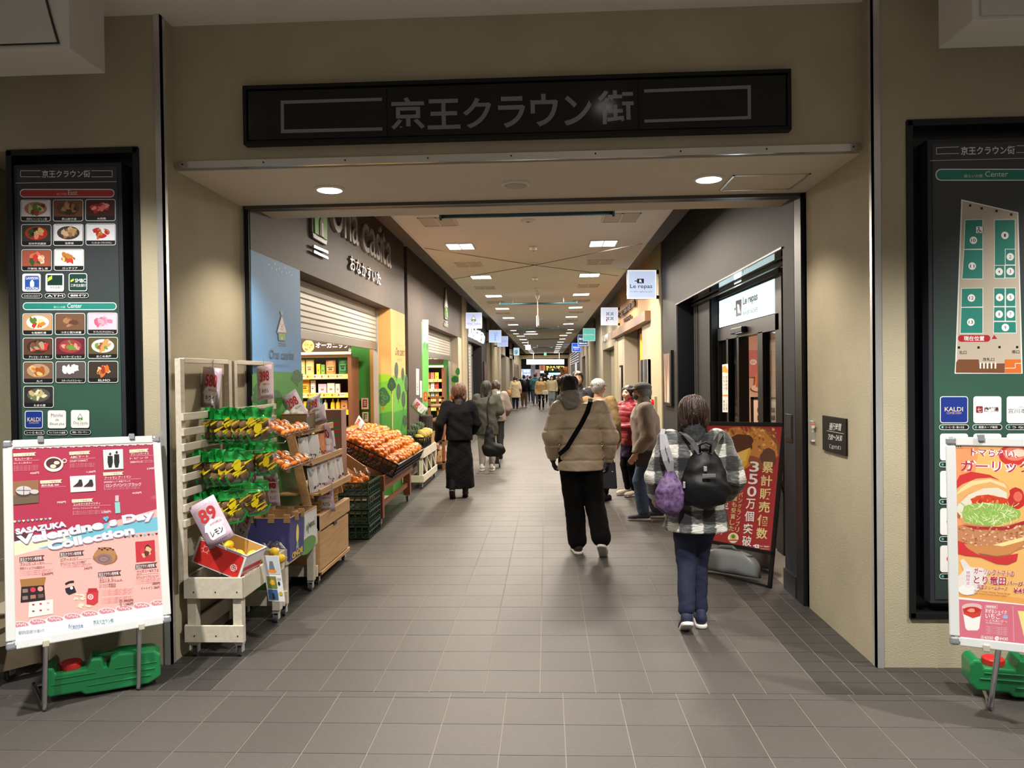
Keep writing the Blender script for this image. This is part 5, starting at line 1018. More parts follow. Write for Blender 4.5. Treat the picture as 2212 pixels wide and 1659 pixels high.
    p.r(664,1012,828,966,(244,230,234)); p.r(667,1009,825,969,(214,116,136)); p.t('期間限定',678,1002,814,974,WHITE,.02,rot=.05); p.t('まぜるシェイク',666,1075,950,1025,WHITE,.015,rot=.09); p.t('いちご',668,1145,868,1075,WHITE,.015,rot=.06); p.e(930,1120,34,26,(150,190,230),wob=.1); p.t('～ とちあいか ～',668,1195,958,1155,WHITE,0,rot=.07); p.t('Mix Shake Strawberry',672,1222,888,1195,WHITE,0,rot=.09)
    for k in range(5): p.t('※写真はイメージです画像と異なる場合が',676+14*(k%2),1268+k*22,960,1252+k*22,(244,214,222),0,rot=.09)
    p.t('Ⓢ¥350 Ⓜ¥430',605,1432,965,1375,WHITE,.01,rot=.07); p.line([(1030,980),(1045,1450)],4,(244,214,222))
    p.poly([(1095,1040),(1350,1060),(1320,1400),(1180,1390)],(240,226,150))
stand('white framed poster stand with a large burger picture, right of the entrance',(1.856,3.602,.378),-.375,.122,0,.66,.967,((2141,1537),(2420,1600)),d2,(2020,930,7.2135))
# ---- water weights behind the stands
def tank(lab,O,yaw,L=.66,H=.215,D=.15,col=(30,130,74),name='water_weight'):
    t=thing(name,lab,'weight',O,yaw); m=mat('glossy_green_plastic',col,.28,coat=.2)
    b=B(); pts=[(0,.05),(.03,.02),(.17,.02),(.19,0),(L-.06,0),(L-.0,.03),(L,.06),(L,H*.8),(L-.03,H*.94),(L-.2,H*1.0),(L-.24,H*.9),(L-.25,H*.66),(.3,H*.66),(.28,H*.7),(.27,H*.95),(.22,H*.98),(.2,H*.72),(.06,H*.72),(.05,H*.9),(.02,H*.92),(0,H*.8)]
    b.prism(pts,(0,-D/2,0),(1,0,0),(0,0,1),(0,1,0),D); b.build('body',m,t,bev=.014,smooth=False)
    B().bar((.25,0,H*.93),(L-.2,0,H*.95),.045,.022).build('handle',m,t,bev=.008)
    B().lathe((.125,0,H*.72),[(.052,0),(.052,.028),(.045,.034)],20).build('cap',mat('red_plastic_cap',(206,44,44),.35),t,bev=.002)
    for z,x0,x1 in ((H*.58,.06,.24),(H*.42,.04,L-.03),(H*.24,.2,L-.05),(H*.6,L-.22,L-.02)):
        B().box(x0,x1,-D/2-.004,-D/2+.002,z,z+.006).build('rib',m,t,bev=.002)
    return t
a=P(115,1500,2,0); tank('green plastic water weight with a red cap behind the pink poster stand',(-2.625,3.80,.02),.52,L=.55,H=.185)
tank('green plastic water weight with a red cap behind the burger poster stand',(2.13,3.98,.02),-.2,L=.55,H=.19)
# ---- red curry poster stand by the cafe
t=thing('poster_stand','black framed red poster stand with a curry bread picture by the cafe door','sign stand')
_yw,_ti,_ro,W,H=-.954,.199,.034,.84,1.281
O,U,V,N=basis((1.685,5.858,0.002),_yw,_ti,_ro); O=O-U*W; N=U.cross(V)
for a in ((0,.03,0,H),(W-.03,W,0,H),(0,W,H-.03,H),(0,W,.25,.28),(0,W,.0,.02)): onb(B(),O,U,V,N,*a,-.022,0).build('frame_bar',BLK,t,bev=.002)
for u in (.08,W-.08):
    A=O+U*u+V*.95-N*.03; F=Vector((A.x,A.y,0.012))-Vector((N.x,N.y,0)).normalized()*.42; B().bar(A,F,.02,.02).build('rear_leg',BLK,t)
onb(B(),O,U,V,N,.03,W-.03,.28,H-.03,-.016,-.006).build('poster_sheet',mat('red_poster',(168,50,54),.4),t)
p=Px(O-N*.005,U,V,1380,820,2.8608,N=np.array(N),step=.00002,lift=.0003); RB=(168,50,54); GD=(236,216,150)
p.e(590,440,130,140,(206,130,60),wob=.05,seed=3); p.e(760,420,110,130,(150,84,50),wob=.06,seed=8); p.poly([(460,360),(520,310),(620,290),(660,330),(700,290),(780,320),(850,400),(860,470),(820,510),(700,470),(600,480),(520,520),(480,450)],(206,136,66))
rnd=random.Random(2); p.up()
for k in range(110):
    a=rnd.uniform(0,6.3); x=rnd.uniform(470,850); y=300+rnd.uniform(0,200)*(.5+.5*abs((x-660)/200)); p.k+=.000002; p.e(x,y,rnd.uniform(7,16),rnd.uniform(4,9),rnd.choice([(226,160,80),(180,110,50),(240,186,110),(150,84,44),(206,130,60)]),n=6,rot=a,lay=False)
p.e(630,400,80,66,(90,50,34),wob=.08,seed=5); p.e(800,480,50,56,(104,64,48),wob=.05); p.poly([(530,500),(560,470),(690,420),(694,440),(670,520),(640,560),(632,640),(610,668),(590,660),(585,600),(560,560)],(236,176,60)); p.poly([(580,470),(680,425),(660,500),(620,520)],(246,206,110)); p.line([(595,480),(630,500),(620,486)],4,(255,245,220))
p.crop=(1380,820,2.8608)
def vt(s,xs,y0,y1,w,c,b=.01):
    n=len(s)
    for i,ch in enumerate(s):
        f=(i+.5)/n; x=xs[0]+(xs[1]-xs[0])*f; h=(y1-y0)/n; y=y0+h*i
        if ch=='ー': p.r(x-w*.06,y+h*.9,x+w*.06,y+h*.1,c)
        else: p.t(ch,x-w/2,y+h*.92,x+w/2,y+h*.08,c,b,rot=.06)
vt('累計販売個数',(800,757),502,992,70,GD,.02); vt('350万個突破',(718,664),500,1036,58,WHITE,.015); vt('カレーパングランプリ',(645,606),585,945,24,GD,.01); vt('金賞も受賞した',(600,572),680,938,30,GD,.01)
vt('主 行時',(530,500),750,965,58,WHITE,.04); p.t('す',438,995,466,955,GD,.02)
p.e(584,978,33,32,WHITE); p.e(584,972,22,22,(236,206,110)); p.e(584,970,12,12,(90,140,60)); p.r(555,998,612,988,(206,110,60)); p.t('2024',566,1016,596,1008,(206,150,80))
p.poly([(706,1024),(718,1022),(718,1018),(744,1020),(744,1042),(718,1040),(718,1032),(706,1030)],WHITE); p.t('R',726,1036,736,1024,RB,.05); p.t('Le repas',750,1038,806,1024,WHITE,.01,rot=.05); p.t('BAKERY&CAFE',752,1050,804,1043,GD,0,rot=.05)
p.build('poster_print',t,rough=.35,coat=.3)
def greytank(lab,O,yaw,s=1):
    t=thing('water_weight',lab,'weight',O,yaw); m=mat('grey_plastic_tank',(128,132,134),.4)
    def f(u,v): # u along, v around
        x=(u-.5)*.56*s; a=v*2*PI; h=.21*s*(1-abs(2*u-1)**3.2)**.45; w=.085*s*(1-abs(2*u-1)**5)**.5; z=h/2+h/2*math.copysign(abs(math.sin(a))**.6,math.sin(a)); tap=1-.45*(z/(.21*s)); return (x+.03*z*0,w*math.copysign(abs(math.cos(a))**.6,math.cos(a))*tap,max(z,0.0)+.012)
    B().sheet(f,20,24).build('body',m,t,smooth=True,weld=.0005)
    k=B(); k.tube([(-.12,0,.19*s),(-.08,0,.235*s),(.02,0,.245*s),(.09,0,.2*s)],.016,8); k.build('handle',mat('dark_grey_plastic',(84,88,90),.4),t,smooth=True)
    B().lathe((.17*s,0,.165*s),[(.034,0),(.034,.03)],16).build('cap',MATS['dark_grey_plastic'],t,bev=.003); return t
greytank('grey plastic water weight with a moulded handle under the red curry poster',(1.47,6.22,.015),-.66,.92)
greytank('grey plastic water weight standing behind the first one by the cafe door',(1.74,6.55,.015),-1.2,.88)
# ---------------------------------------------------------------- produce carts along the left side
WW=mat('whitewashed_pine',(206,198,180),.6,var=.09,vs=7,stretch=(6,.6,6),bump=.08,bs=30); PINE=mat('pine_wood',(196,156,110),.55,var=.12,vs=7,stretch=(6,.6,6),bump=.05,bs=30); BRW=mat('reddish_brown_wood',(140,88,58),.5,var=.14,vs=7,stretch=(6,.8,6)); RUB=mat('caster_rubber',(70,74,80),.5); BPL=mat('black_plastic',(20,20,22),.4); GPL=mat('dark_green_plastic',(22,58,46),.4)
def caster(par,x,y,s=1):
    B().box(x-.022*s,x+.022*s,y-.022*s,y+.022*s,.07*s,.08*s).box(x-.018*s,x-.013*s,y-.016*s,y+.022*s,.028*s,.072*s).box(x+.013*s,x+.018*s,y-.016*s,y+.022*s,.028*s,.072*s).build('caster_fork',STEEL,par)
    B().lathe((x-.011*s,y+.006*s,.032*s),[(.031*s,0),(.032*s,.004*s),(.032*s,.018*s),(.031*s,.022*s)],16,0).build('caster_wheel',RUB,par)
def box_(par,name,m,*a,bev=.003): return B().box(*a).build(name,m,par,bev=bev)
def cart(lab,x0,x1,y0,y1,top,m,par=None,rail=.11,brace=False,cat='cart'):
    t=thing('produce_cart',lab,cat); p=.055
    for x in (x0,x1-p):
        for y in (y0,y1-p): box_(t,'leg',m,x,x+p,y,y+p,.085,top-.02)
    for z0,z1 in ((top-rail,top),(.1,.1+rail*.8)):
        box_(t,'rail',m,x0-.012,x1+.012,y0-.018,y0,z0,z1); box_(t,'rail',m,x0-.012,x1+.012,y1,y1+.018,z0,z1); (z0>.2 or brace) and box_(t,'rail',m,x1,x1+.018,y0,y1,z0,z1); box_(t,'rail',m,x0-.018,x0,y0,y1,z0,z1)
    box_(t,'tray_base',BPL,x0,x1,y0,y1,top-rail,top-rail+.02)
    if brace:
        n=3
        for i in range(n):
            ya=y0+(y1-y0)*i/n; yb=y0+(y1-y0)*(i+1)/n; B().bar((x1-.02,ya+.03,top-rail),(x1-.02,yb-.02,.18),.03,.03).build('brace',m,t,bev=.002)
            if i: B().bar((x1-.02,ya,.12),(x1-.02,ya,top-.1),.035,.035).build('post',m,t,bev=.002)
    for x in (x0+.03,x1-.03):
        for y in (y0+.04,y1-.04): caster(t,x,y)
    return t
cA=cart('whitewashed wooden cart on casters nearest the entrance, carrying the red lemon box',-2.15,-1.82,4.40,5.09,.485,WW,rail=.125)
cB=cart('whitewashed wooden cart on casters, second from the entrance, carrying the blue carton',-2.15,-1.82,5.16,5.84,.475,WW,rail=.11)
b=B()
for c,y0 in ((cA,4.40),):
    for i in range(3): 
        for z in (.4,.44,.14,.18): B().lathe((-2.1+.13*i,y0-.0185,z),[(.004,0),(.004,-.002)],6,1).build('screw',BLK,c) if z in (.4,.14) else None
def rack(lab,y0,y1,n,zs,parent_cart):
    t=thing('slatted_rack',lab,'rack'); x=-2.15
    for y in (y0,y1-.05): box_(t,'post',WW,x,x+.035,y,y+.05,.49,1.78)
    box_(t,'top_rail',WW,x,x+.035,y0+.05,y1-.05,1.755,1.785)
    for z in zs: box_(t,'slat',WW,x+.035,x+.052,y0-.005,y1,z-.022,z+.022)
    return t
zs=[1.44-.0885*i for i in range(8)]
r1=rack('whitewashed slatted rack holding the kiwi bags above the first cart',4.30,5.02,8,zs,cA); r2=rack('whitewashed slatted rack holding the orange packs above the second cart',5.06,5.80,6,zs[:6],cB)
# kiwi bags
FILM=glassmat('clear_film',(250,250,248),.05,.22); GF=mat('green_film',(24,150,62),.3,coat=.4); YL=mat('yellow_label',(250,226,30),.4); KW=mat('kiwi_skin',(112,84,52),.85,var=.15,vs=60); ORG_=mat('orange_peel',(252,140,22),.42,bump=.08,bs=180); LEM=mat('lemon_peel',(240,200,40),.42,bump=.1,bs=120)
def kiwibag(seed=0):
    r=random.Random(seed); t=thing('kiwi_bag','','bag'); w,h=.2,.2
    def f(u,v,s): z=-h*v; x=s*(.004+.03*math.sin(PI*min(1,max(0,(v-.2)/.8)))**.7*(1-abs(2*u-1)**3)); return (x+.004*math.sin(u*19+seed)*s,(u-.5)*w*(1-.08*math.sin(v*5+seed)),z)
    b=B(); b.sheet(lambda u,v:f(u,.3+v*.7,1),8,7); b.sheet(lambda u,v:f(1-u,.3+v*.7,-1),8,7); b.build('clear_film',FILM,t,smooth=True)
    b=B(); b.sheet(lambda u,v:(lambda q:(q[0]+.010*math.sin(u*14+v*5+seed)*(1-v),q[1],q[2]+.02*(1-v)*abs(math.sin(u*5+seed))))(f(u,v*.27,1)),12,4); b.sheet(lambda u,v:f(1-u,v*.27,-1),8,4); b.build('green_header',GF,t,smooth=True)
    b=B(); b.bar((0.02,-w*.48,-h*.72),(.01,-w*.3,-h*1.0),.012,.004,(1,0,0)); b.bar((.01,-w*.3,-h*1.0),(.012,w*.3,-h*1.0),.012,.004,(1,0,0)); b.bar((.01,w*.3,-h*1.0),(.02,w*.48,-h*.7),.012,.004,(1,0,0)); b.build('green_edge',GF,t)
    for i,(y,z) in enumerate(((-.05,-.09),(.03,-.085),(-.045,-.15),(.045,-.148))):
        B().ball((.0,y+r.uniform(-.006,.006),z),(.028,.039,.032),8,6).build('kiwi',KW,t,smooth=True)
    for i in range(9):
        y,z=r.uniform(-.09,.05) if i else -.03,r.uniform(-.16,-.06); l=r.uniform(.022,.036); B().prism([(-l,-.008),(l,-.004+.012),(l,.012),(-l,.006)] if i else [(.028*math.cos(k),.034*math.sin(k)) for k in [j*.7 for j in range(9)]],(.04,y,z),(0,1,.25),(0,0,1),(1,0,0),.002).build('yellow_label',YL,t)
    return t
protos=[kiwibag(i) for i in range(3)]; kb=0
def hookrow(y,z,n,lab,x0=-2.085,dx=.047,L=.36):
    global kb
    h=thing('display_hook','chrome display hook '+lab,'hook'); B().tube([(-2.1,y,z+.012),(-2.1+L,y,z+.02),(-2.1+L+.01,y,z+.035)],.0035,6).build('prong',CHR,h,smooth=True); B().box(-2.1,-2.096,y-.02,y+.02,z-.01,z+.04).build('hook_plate',CHR,h)
    for i in range(n):
        o=protos[kb%3] if kb<3 else copyt(protos[kb%3]); o.location=(x0+dx*i,y+.006*math.sin(i*2.3),z+.012); o.rotation_euler=(0,0,.10*math.sin(kb*1.7)-.58); kb+=1
        o['label']='green topped kiwi bag, %s from the wall %s'%(ords[i],lab); o['group']='kiwi bags on the rack hooks'
hookrow(4.66,1.45,7,'on the top hook row')
hookrow(4.56,1.20,5,'on the front hook of the middle row'); hookrow(4.95,1.21,5,'on the rear hook of the middle row',x0=-2.06)
hookrow(4.58,.96,4,'on the front hook of the lowest row'); hookrow(4.80,.97,5,'on the rear hook of the lowest row',x0=-2.07)
# orange packs on wire shelves
def wires(lab,y0,y1,z,x0=-2.1,x1=-1.8):
    t=thing('wire_shelf',lab,'shelf'); b=B()
    for i in range(9): y=y0+(y1-y0)*i/8; b.tube([(x0,y,z+.07),(x0+.005,y,z),(x1,y,z-.02),(x1+.01,y,z+.0)],.0025,5)
    for x,zz in ((x0,z+.07),(x0,z),(x1,z-.02),((x0+x1)/2,z-.01)): b.tube([(x,y0,zz),(x,y1,zz)],.003,5)
    b.build('wire_grid',BPL,t)['kind']='stuff'; return t
wires('black wire shelf with orange packs, upper of two on the second rack',5.12,5.78,1.285); wires('black wire shelf with orange packs, lower of two on the second rack',5.12,5.78,1.05)
def opack(seed):
    r=random.Random(seed); t=thing('orange_pack','','pack')
    for i in range(6): B().ball((-.04+.042*(i%3)+r.uniform(-.004,.004),-.028+.052*(i//3),.024+.012*(i%2)),.0235,9,6).build('orange',ORG_,t,smooth=True)
    b=B(); 
    def f(u,v): a=(abs(2*u-1))**4; c=(abs(2*v-1))**4; return ((u-.5)*.15,(v-.5)*.12,.066*(1-a)**.4*(1-c)**.4)
    b.sheet(f,10,8); b.build('clear_lid',FILM,t,smooth=True); B().box(-.078,.078,-.063,.063,-.001,.001).build('clear_base',FILM,t); B().box(.01,.05,-.02,.015,.066,.067).build('white_label',mat('white_sticker',(236,236,232),.5),t); return t
pp=[opack(i) for i in range(2)]; k=0
for z,row in ((1.285,'upper'),(1.05,'lower')):
    for i in range(3):
        for j in (0,1):
            o=pp[k] if k<2 else copyt(pp[k%2]); k+=1
            o.location=(-2.02+.15*j,5.24+.21*i,z+.002-.022*(j+.3)); o.rotation_euler=(R_(28),R_(8),R_(90)+.1*math.sin(k)); o['label']='clear orange pack, %s in the %s column, %s wire shelf'%(ords[i],'wall side' if j==0 else 'aisle side',row); o['group']='orange packs on the wire shelves'
# price cards
CARD=mat('lilac_card',(206,182,200),.4); 
def card(num,nm,loc,yaw,roll=0,tilt=0,s=1,lab='',W=.155,H=.26,clip='top',bend=0,sub='税込'):
    t=thing('price_card',lab,'price card'); R3=Matrix.Rotation(yaw+.4,4,'Z')@Matrix.Rotation(-tilt,4,'X')@Matrix.Rotation(roll,4,'Y'); t.matrix_world=Matrix.Translation(loc)@R3; W*=s;H*=s
    def f(u,v): return ((u-.5)*W,bend*((v-.5)*2)**2*.06-.0,(v-.5)*H)
    B().sheet(f,2,6).build('sheet',CARD,t,smooth=True,solid=.0015)
    p=Pr((-W/2,-.0014,-H/2),(1,0,0),(0,0,1),step=.00015); p.frame(0,0,100,168,W,H); RD=(196,60,60)
    p.t('Ona casita',22,18,78,8,(240,232,240)); p.poly([(16,100),(22,86),(50,74),(80,80),(92,90),(90,108),(82,112),(82,138),(76,146),(26,146),(20,138),(20,112),(12,108)],(246,242,248)); p.t(num,18,80,82,28,RD,.03); p.t('97円税込' if num=='89' else sub,40,98,86,88,RD,.01); p.t(nm,28,136,76,114,(30,30,34),.02); p.t('この商品は本体価格です',10,160,90,152,(120,100,120))
    pm=p.build('printing',t)
    if bend:
        me=pm.data
        for v in me.vertices: v.co.y+=bend*((v.co.z/H)*2)**2*.06
    if clip:
        zc=H/2 if clip=='top' else -H/2; B().box(-.022,.022,-.006,.006,zc-.014,zc+.008).build('clip',FILM,t); B().tube([(0,0,zc),(0,0,zc+(.05 if clip=='top' else -.05))],.003,6).build('stem',STEEL,t)
    return t
def at(px,py,y): return tuple(float(v) for v in P(px,py,1,y))
card('580','キウイ',at(455,838,4.72),-.75,.10,.05,1.0,'lilac price card for kiwis hung from the top of the first rack')
card('398','みかん',at(572,826,5.35),-.85,-.10,.05,.95,'lilac price card hung from the top of the second rack')
card('89','レモン',at(457,1127,4.34),-.35,-.50,.12,1.05,'tilted lilac price card reading 89 clipped above the red lemon box',clip='bottom')
card('98','オレンジ',at(588,1058,5.32),-.9,-.12,.0,.9,'narrow lilac price card hanging below the orange packs, right of two')
card('89','ライム',at(556,1068,5.1),-.95,-.10,.0,.95,'narrow lilac price card hanging below the orange packs, left of two')
card('98','ゆず',at(528,1130,4.95),-1.1,.36,.1,.95,'lilac price card turned sideways left of the blue carton',clip='bottom')
card('298','にんにく',at(637,880,6.05),-.6,-.55,.1,1.0,'tilted lilac price card over the brown carton on the pouch shelf',clip='bottom')
card('398','黒にんにく',at(677,885,6.4),-.8,-.35,.1,1.0,'curved lilac price card right of the brown carton on the pouch shelf',bend=1)
card('498','くるみ',at(661,962,6.32),-.55,-.18,.1,1.0,'lilac price card in the middle of the upper pouch row',bend=-1)
card('430','アーモンド',at(702,950,6.6),-.55,-.2,.1,1.0,'lilac price card at the right end of the upper pouch row',bend=-1)
card('498','デーツ',at(682,1030,6.3),-.55,-.25,.1,1.0,'lilac price card in the middle of the lower pouch row',bend=-1)
card('328','久助バウム',at(700,1072,6.25),-.35,-.10,.0,1.05,'lilac price card reading 328 above the bagged cakes',clip='bottom')
# boxes with open tops
def carton(name,lab,cat,loc,rot,w,d,h,outer,inner,th=.004,flare=.0,flap=0,draw=None,side=None,trim=None):
    t=thing(name,lab,cat,loc,rot=rot); fl=flare
    def wall(b,a,c): # vertical wall between two base points with flare
        b.add([(a[0],a[1],0),(c[0],c[1],0),(c[0]*(1+fl),c[1]*(1+fl),h),(a[0]*(1+fl),a[1]*(1+fl),h)],[(0,1,2,3)])
    b=B(); cs=[(-w/2,-d/2),(w/2,-d/2),(w/2,d/2),(-w/2,d/2)]
    for i in range(4): wall(b,cs[i],cs[(i+1)%4])
    b.add([(x,y,0) for x,y in cs],[(0,1,2,3)]); o=b.build('box_walls',[outer],t,weld=.0001)
    b=B(); k=.985; 
    for i in range(4): wall(b,tuple(v*k for v in cs[i]),tuple(v*k for v in cs[(i+1)%4]))
    b.add([(x*k,y*k,.003) for x,y in cs],[(0,1,2,3)]); b.build('box_lining',[inner],t)
    b=B(); q=[(x*(1+fl),y*(1+fl)) for x,y in cs]
    for i in range(4):
        a,c=q[i],q[(i+1)%4]; b.bar((a[0],a[1],h),(c[0],c[1],h),.007,.005)
    b.build('rim',inner if trim is None else trim,t)
    if draw:
        p=Pr((-w/2,-d/2-.001-fl*d*.1,0),(1,0,0),(0,-fl*d/2/h,1),step=.0002); p.frame(0,0,100,100*h/w,w,h); draw(p); p.build('printing',t)
    if side:
        p=Pr((w/2+.001,-d/2,0),(0,1,0),(fl*w/2/h,0,1),N=(1,0,0),step=.0002,lift=.001); p.frame(0,0,100,100*h/d,d,h); side(p); p.build('printing',t)
    return t
KRF=mat('kraft_board',(176,138,92),.8); WHB=mat('white_board',(226,226,226),.5); 
def dred(p):
    p.r(4,47,96,4,(204,44,40),3); p.ring(20,17,6,6,1,(240,200,196)); [p.line([(20+6*math.cos(a),17+6*math.sin(a)),(20+9*math.cos(a),17+9*math.sin(a))],1,(240,200,196)) for a in (0,.9,2.2,3.1,4,5.4)]; p.e(83,30,7,7,(240,200,196)); p.fr(79,26,87,34,1,(180,40,40)); p.line([(79,30),(87,30)],1,(180,40,40)); p.line([(83,26),(83,34)],1,(180,40,40))
a=at(413,1213,4.42)
lb=carton('lemon_box','red and white open carton of lemons tipped on the first cart','box',(0,0,0),(0,0,0),.315,.26,.155,WHB,mat('ochre_lining',(196,156,84),.8),draw=dred,side=lambda p:(p.r(4,40,96,30,(204,44,40)),p.r(4,56,96,44,(190,60,50)),p.t('LEMON',20,52,80,46,WHITE,.02)),trim=WHB)
lb.matrix_world=Matrix.Translation(a)@Matrix.Rotation(R_(20),4,'Y')@Matrix.Rotation(R_(-4),4,'Z')@Matrix.Translation((.1575,.13,0))
for i in range(9):
    l=thing('lemon','yellow lemon, %s in the red carton'%ords[i],'lemon',group='lemons in the red carton'); l.matrix_world=lb.matrix_world@Matrix.Translation((-.09+.085*(i%3)+.02*(i//3),-.075+.07*(i//3),.055+.03*((i+1)%2)+.01*(i//3)))@Matrix.Rotation(i*1.3,4,'Z')
    B().lathe((-.045,0,0),[(.003,0),(.008,.006),(.022,.02),(.029,.045),(.022,.07),(.009,.084),(.003,.09)],12,0).build('peel',LEM,l,smooth=True)
def dpur(p): p.t('YATSURKA BOND',8,86-60,92,86-68+60-50,(230,196,70),.03) if 0 else (p.t('YATSUKA BIO',10,50,88,62,(230,196,70),.04))
pb=carton('blue_carton','large blue violet open carton with yellow lettering on the second cart','box',(-1.935,5.31,.39),(0,0,0),.29,.30,.30,mat('blue_violet_board',(66,68,128),.55),KRF,flare=.05,draw=lambda p:p.t('YATSUKA BOND',96,78,6,96,(230,196,70),.04),side=lambda p:(p.e(50,46,10,22,(240,226,120)),p.poly([(44,66),(56,66),(60,86),(50,80),(40,86)],(150,190,170)),p.t('BOND',88,84,12,98,(230,196,70),.04)))
for i,(x,y) in enumerate(((-.12,-.155),(.02,-.155),(.13,-.155),(-.1,.155),(.05,.155),(.155,-.05),(.155,.08))):
    B().box(x-.02,x+.02,y-.004,y+.004,.27,.335) if 0 else B().box(x-.022,x+.022,y-.005,y+.005,.268,.325).build('kraft_tab',KRF,pb)
carton('white_carton','white carton with green print behind the blue carton on the second cart','box',(-1.94,5.67,.39),(0,0,0),.28,.28,.27,WHB,KRF,flare=.02,side=lambda p:(p.e(20,90,70,22,(90,150,70)),p.t('MEJOOL',30,50,80,34,(50,70,50),.04),p.e(14,44,5,9,(80,150,70)),p.line([(24,30),(24,60)],3,(40,60,40)),p.line([(84,26),(84,52)],2,(60,80,60))),draw=lambda p:p.e(50,60,20,14,(90,150,70)))
# net bags of lemons
for i,(x,y,z) in enumerate(((-1.89,4.86,.44),(-1.83,4.98,.42),(-1.97,4.93,.43))):
    t=thing('lemon_bag','clear bag of lemons, %s one between the red box and blue carton'%ords[i],'bag',(x,y,z),group='bags of lemons on the cart')
    for k,(dx,dy,dz) in enumerate(((-.035,0,.03),(.035,.01,.03),(0,-.01,.08))): B().ball((dx,dy,dz),(.036,.033,.031),10,8).build('lemon',LEM,t,smooth=True)
    B().ball((0,0,.055),(.085,.06,.07),14,9,f=lambda v:(v[0]+.006*math.sin(v[2]*90),v[1],v[2]+(.03 if v[2]>.1 else 0)*abs(math.sin(v[0]*60)))).build('film',FILM,t,smooth=True)
t=thing('leaflet','narrow white leaflet with three small pictures hanging from the cart rail','leaflet'); O=Vector(at(566,1200,4.62)); U=Vector((1,.0,-.02)).normalized(); t_=.12; yw=R_(-12); U=Vector((math.cos(yw),math.sin(yw),.03)); V=Vector((.12,0,1)).normalized(); V=Vector((-.13,0,1)).normalized()
w,h=.115,.285; A=O-V*h
B().add([A,A+U*w,A+U*w+V*h,A+V*h],[(0,1,2,3)]).build('sheet',mat('white_paper',(234,236,238),.5),t,solid=.001)
p=Pr(A-Vector((0,.0012,0)),U,V,step=.0002); p.frame(0,0,100,248,w,h); p.r(14,100,96,2,(196,206,212)); p.poly([(30,90),(40,30),(60,30),(70,90)],(110,116,124)); p.e(50,85,26,10,(226,140,60)); p.r(10,178,66,112,(110,130,60)); p.e(40,145,16,14,(230,170,60),wob=.1); p.r(6,240,64,184,(60,100,150)); p.poly([(28,236),(30,204),(42,204),(46,236)],(40,40,44)); p.e(80,150,7,11,(30,40,50)); p.e(82,205,11,11,(210,180,60)); [p.r(72,122+i*5,96,120+i*5,(130,130,140),lay=False) for i in range(3)]; p.build('printing',t)
# ---- pouch shelf with its cabinet
t=thing('stepped_shelf','stepped pine shelf with slanted side boards, stacked with pouches','shelf')
Y0,Y1=5.93,6.85
sh3=[(1.215,-2.17,-1.95),(.975,-2.17,-1.87),(.735,-2.17,-1.80)]
for z,xa,xb in sh3:
    box_(t,'shelf_board',PINE,xa,xb,Y0+.02,Y1,z-.018,z); box_(t,'shelf_lip',PINE,xb-.02,xb,Y0,Y1,z,z+.035)
for y in (Y0,Y1-.02):
    B().bar((-2.045,y,1.25),(-1.90,y,.60),.02,.07,(1,0,0)).build('side_board',PINE,t,bev=.003); box_(t,'rear_post',PINE,-2.19,-2.15,y,y+.03,.53,1.25)
t=thing('wooden_cabinet','low pine cabinet on casters with a hatch, under the stepped shelf','cabinet')
box_(t,'body',PINE,-2.16,-1.86,5.93,6.84,.08,.50,bev=.004); box_(t,'front_lip',PINE,-1.86,-1.81,5.93,6.84,.44,.56); box_(t,'front_panel',PINE,-1.855,-1.815,5.97,6.8,.12,.42); box_(t,'base_board',PINE,-1.86,-1.812,5.93,6.84,.08,.11); box_(t,'end_board',PINE,-1.86,-1.812,5.93,5.96,.08,.56); box_(t,'pull_slot',BPL,-1.82,-1.81,6.33,6.42,.405,.445); 
for x in (-2.1,-1.86):
    for y in (6.0,6.78): caster(t,x,y)
WP=mat('white_pouch',(216,214,216),.3,coat=.3)
def wpouch(lab,loc,rz,rows,lean,h=.19,w=.13,mcol=None,cols=((90,50,60),(60,40,50)),hat=None):
    t=thing('snack_pouch',lab,'pouch',loc,rot=(lean,0,rz),group='snack pouches on the stepped shelf')
    def f(u,v): th=.028*math.sqrt(max(0,1-abs(u*2-1)**4))*(1-v)**.6 if v>.15 else .028*math.sqrt(max(0,1-abs(u*2-1)**4))*.9; return (u*2-1)*w/2,th
    b=B(); b.sheet(lambda u,v:(f(u,v)[0],-f(u,v)[1],v*h),6,5); b.sheet(lambda u,v:(f(1-u,v)[0],f(1-u,v)[1],v*h),6,5); b.build('body',mcol or WP,t,smooth=True)
    p=Pr((-w/2,-.0275,.012),(1,0,0),(0,.13,1),step=.0002); r=random.Random(int(loc[1]*100)); p.up()
    for k in range(7): p.e(w*r.uniform(.2,.8),h*r.uniform(.08,.38),.012,.008,cols[k%2],n=9,rot=r.uniform(0,3),lay=False)
    p.t('KURUMI',w*.2,h*.52,w*.8,h*.6,(80,70,76)); p.r(w*.42,h*.66,w*.58,h*.86,(190,160,90)) if hat else None
    p.build('pouch_print',t); return t
OP=mat('orange_pouch',(226,140,70),.35,coat=.2); BKP=mat('dark_pouch',(60,50,54),.35,coat=.2)
for si,(z,xa,xb) in enumerate(sh3):
    x=xb-.075
    for i in range(6):
        if si==0 and i<4: continue
        y=Y0+.09+i*.145; mc=OP if (si==1 and i==3) else (BKP if si==1 and i in(4,) else None)
        lab='%s snack pouch, %s from the near end of the %s step shelf'%('orange' if mc is OP else 'dark' if mc is BKP else 'white',ords[i],('top','middle','lower')[si])
        wpouch(lab,(x,y,z+.002),R_(62) if i%2 else R_(72),0,-.14,mcol=mc,hat=(si==2),h=.2)
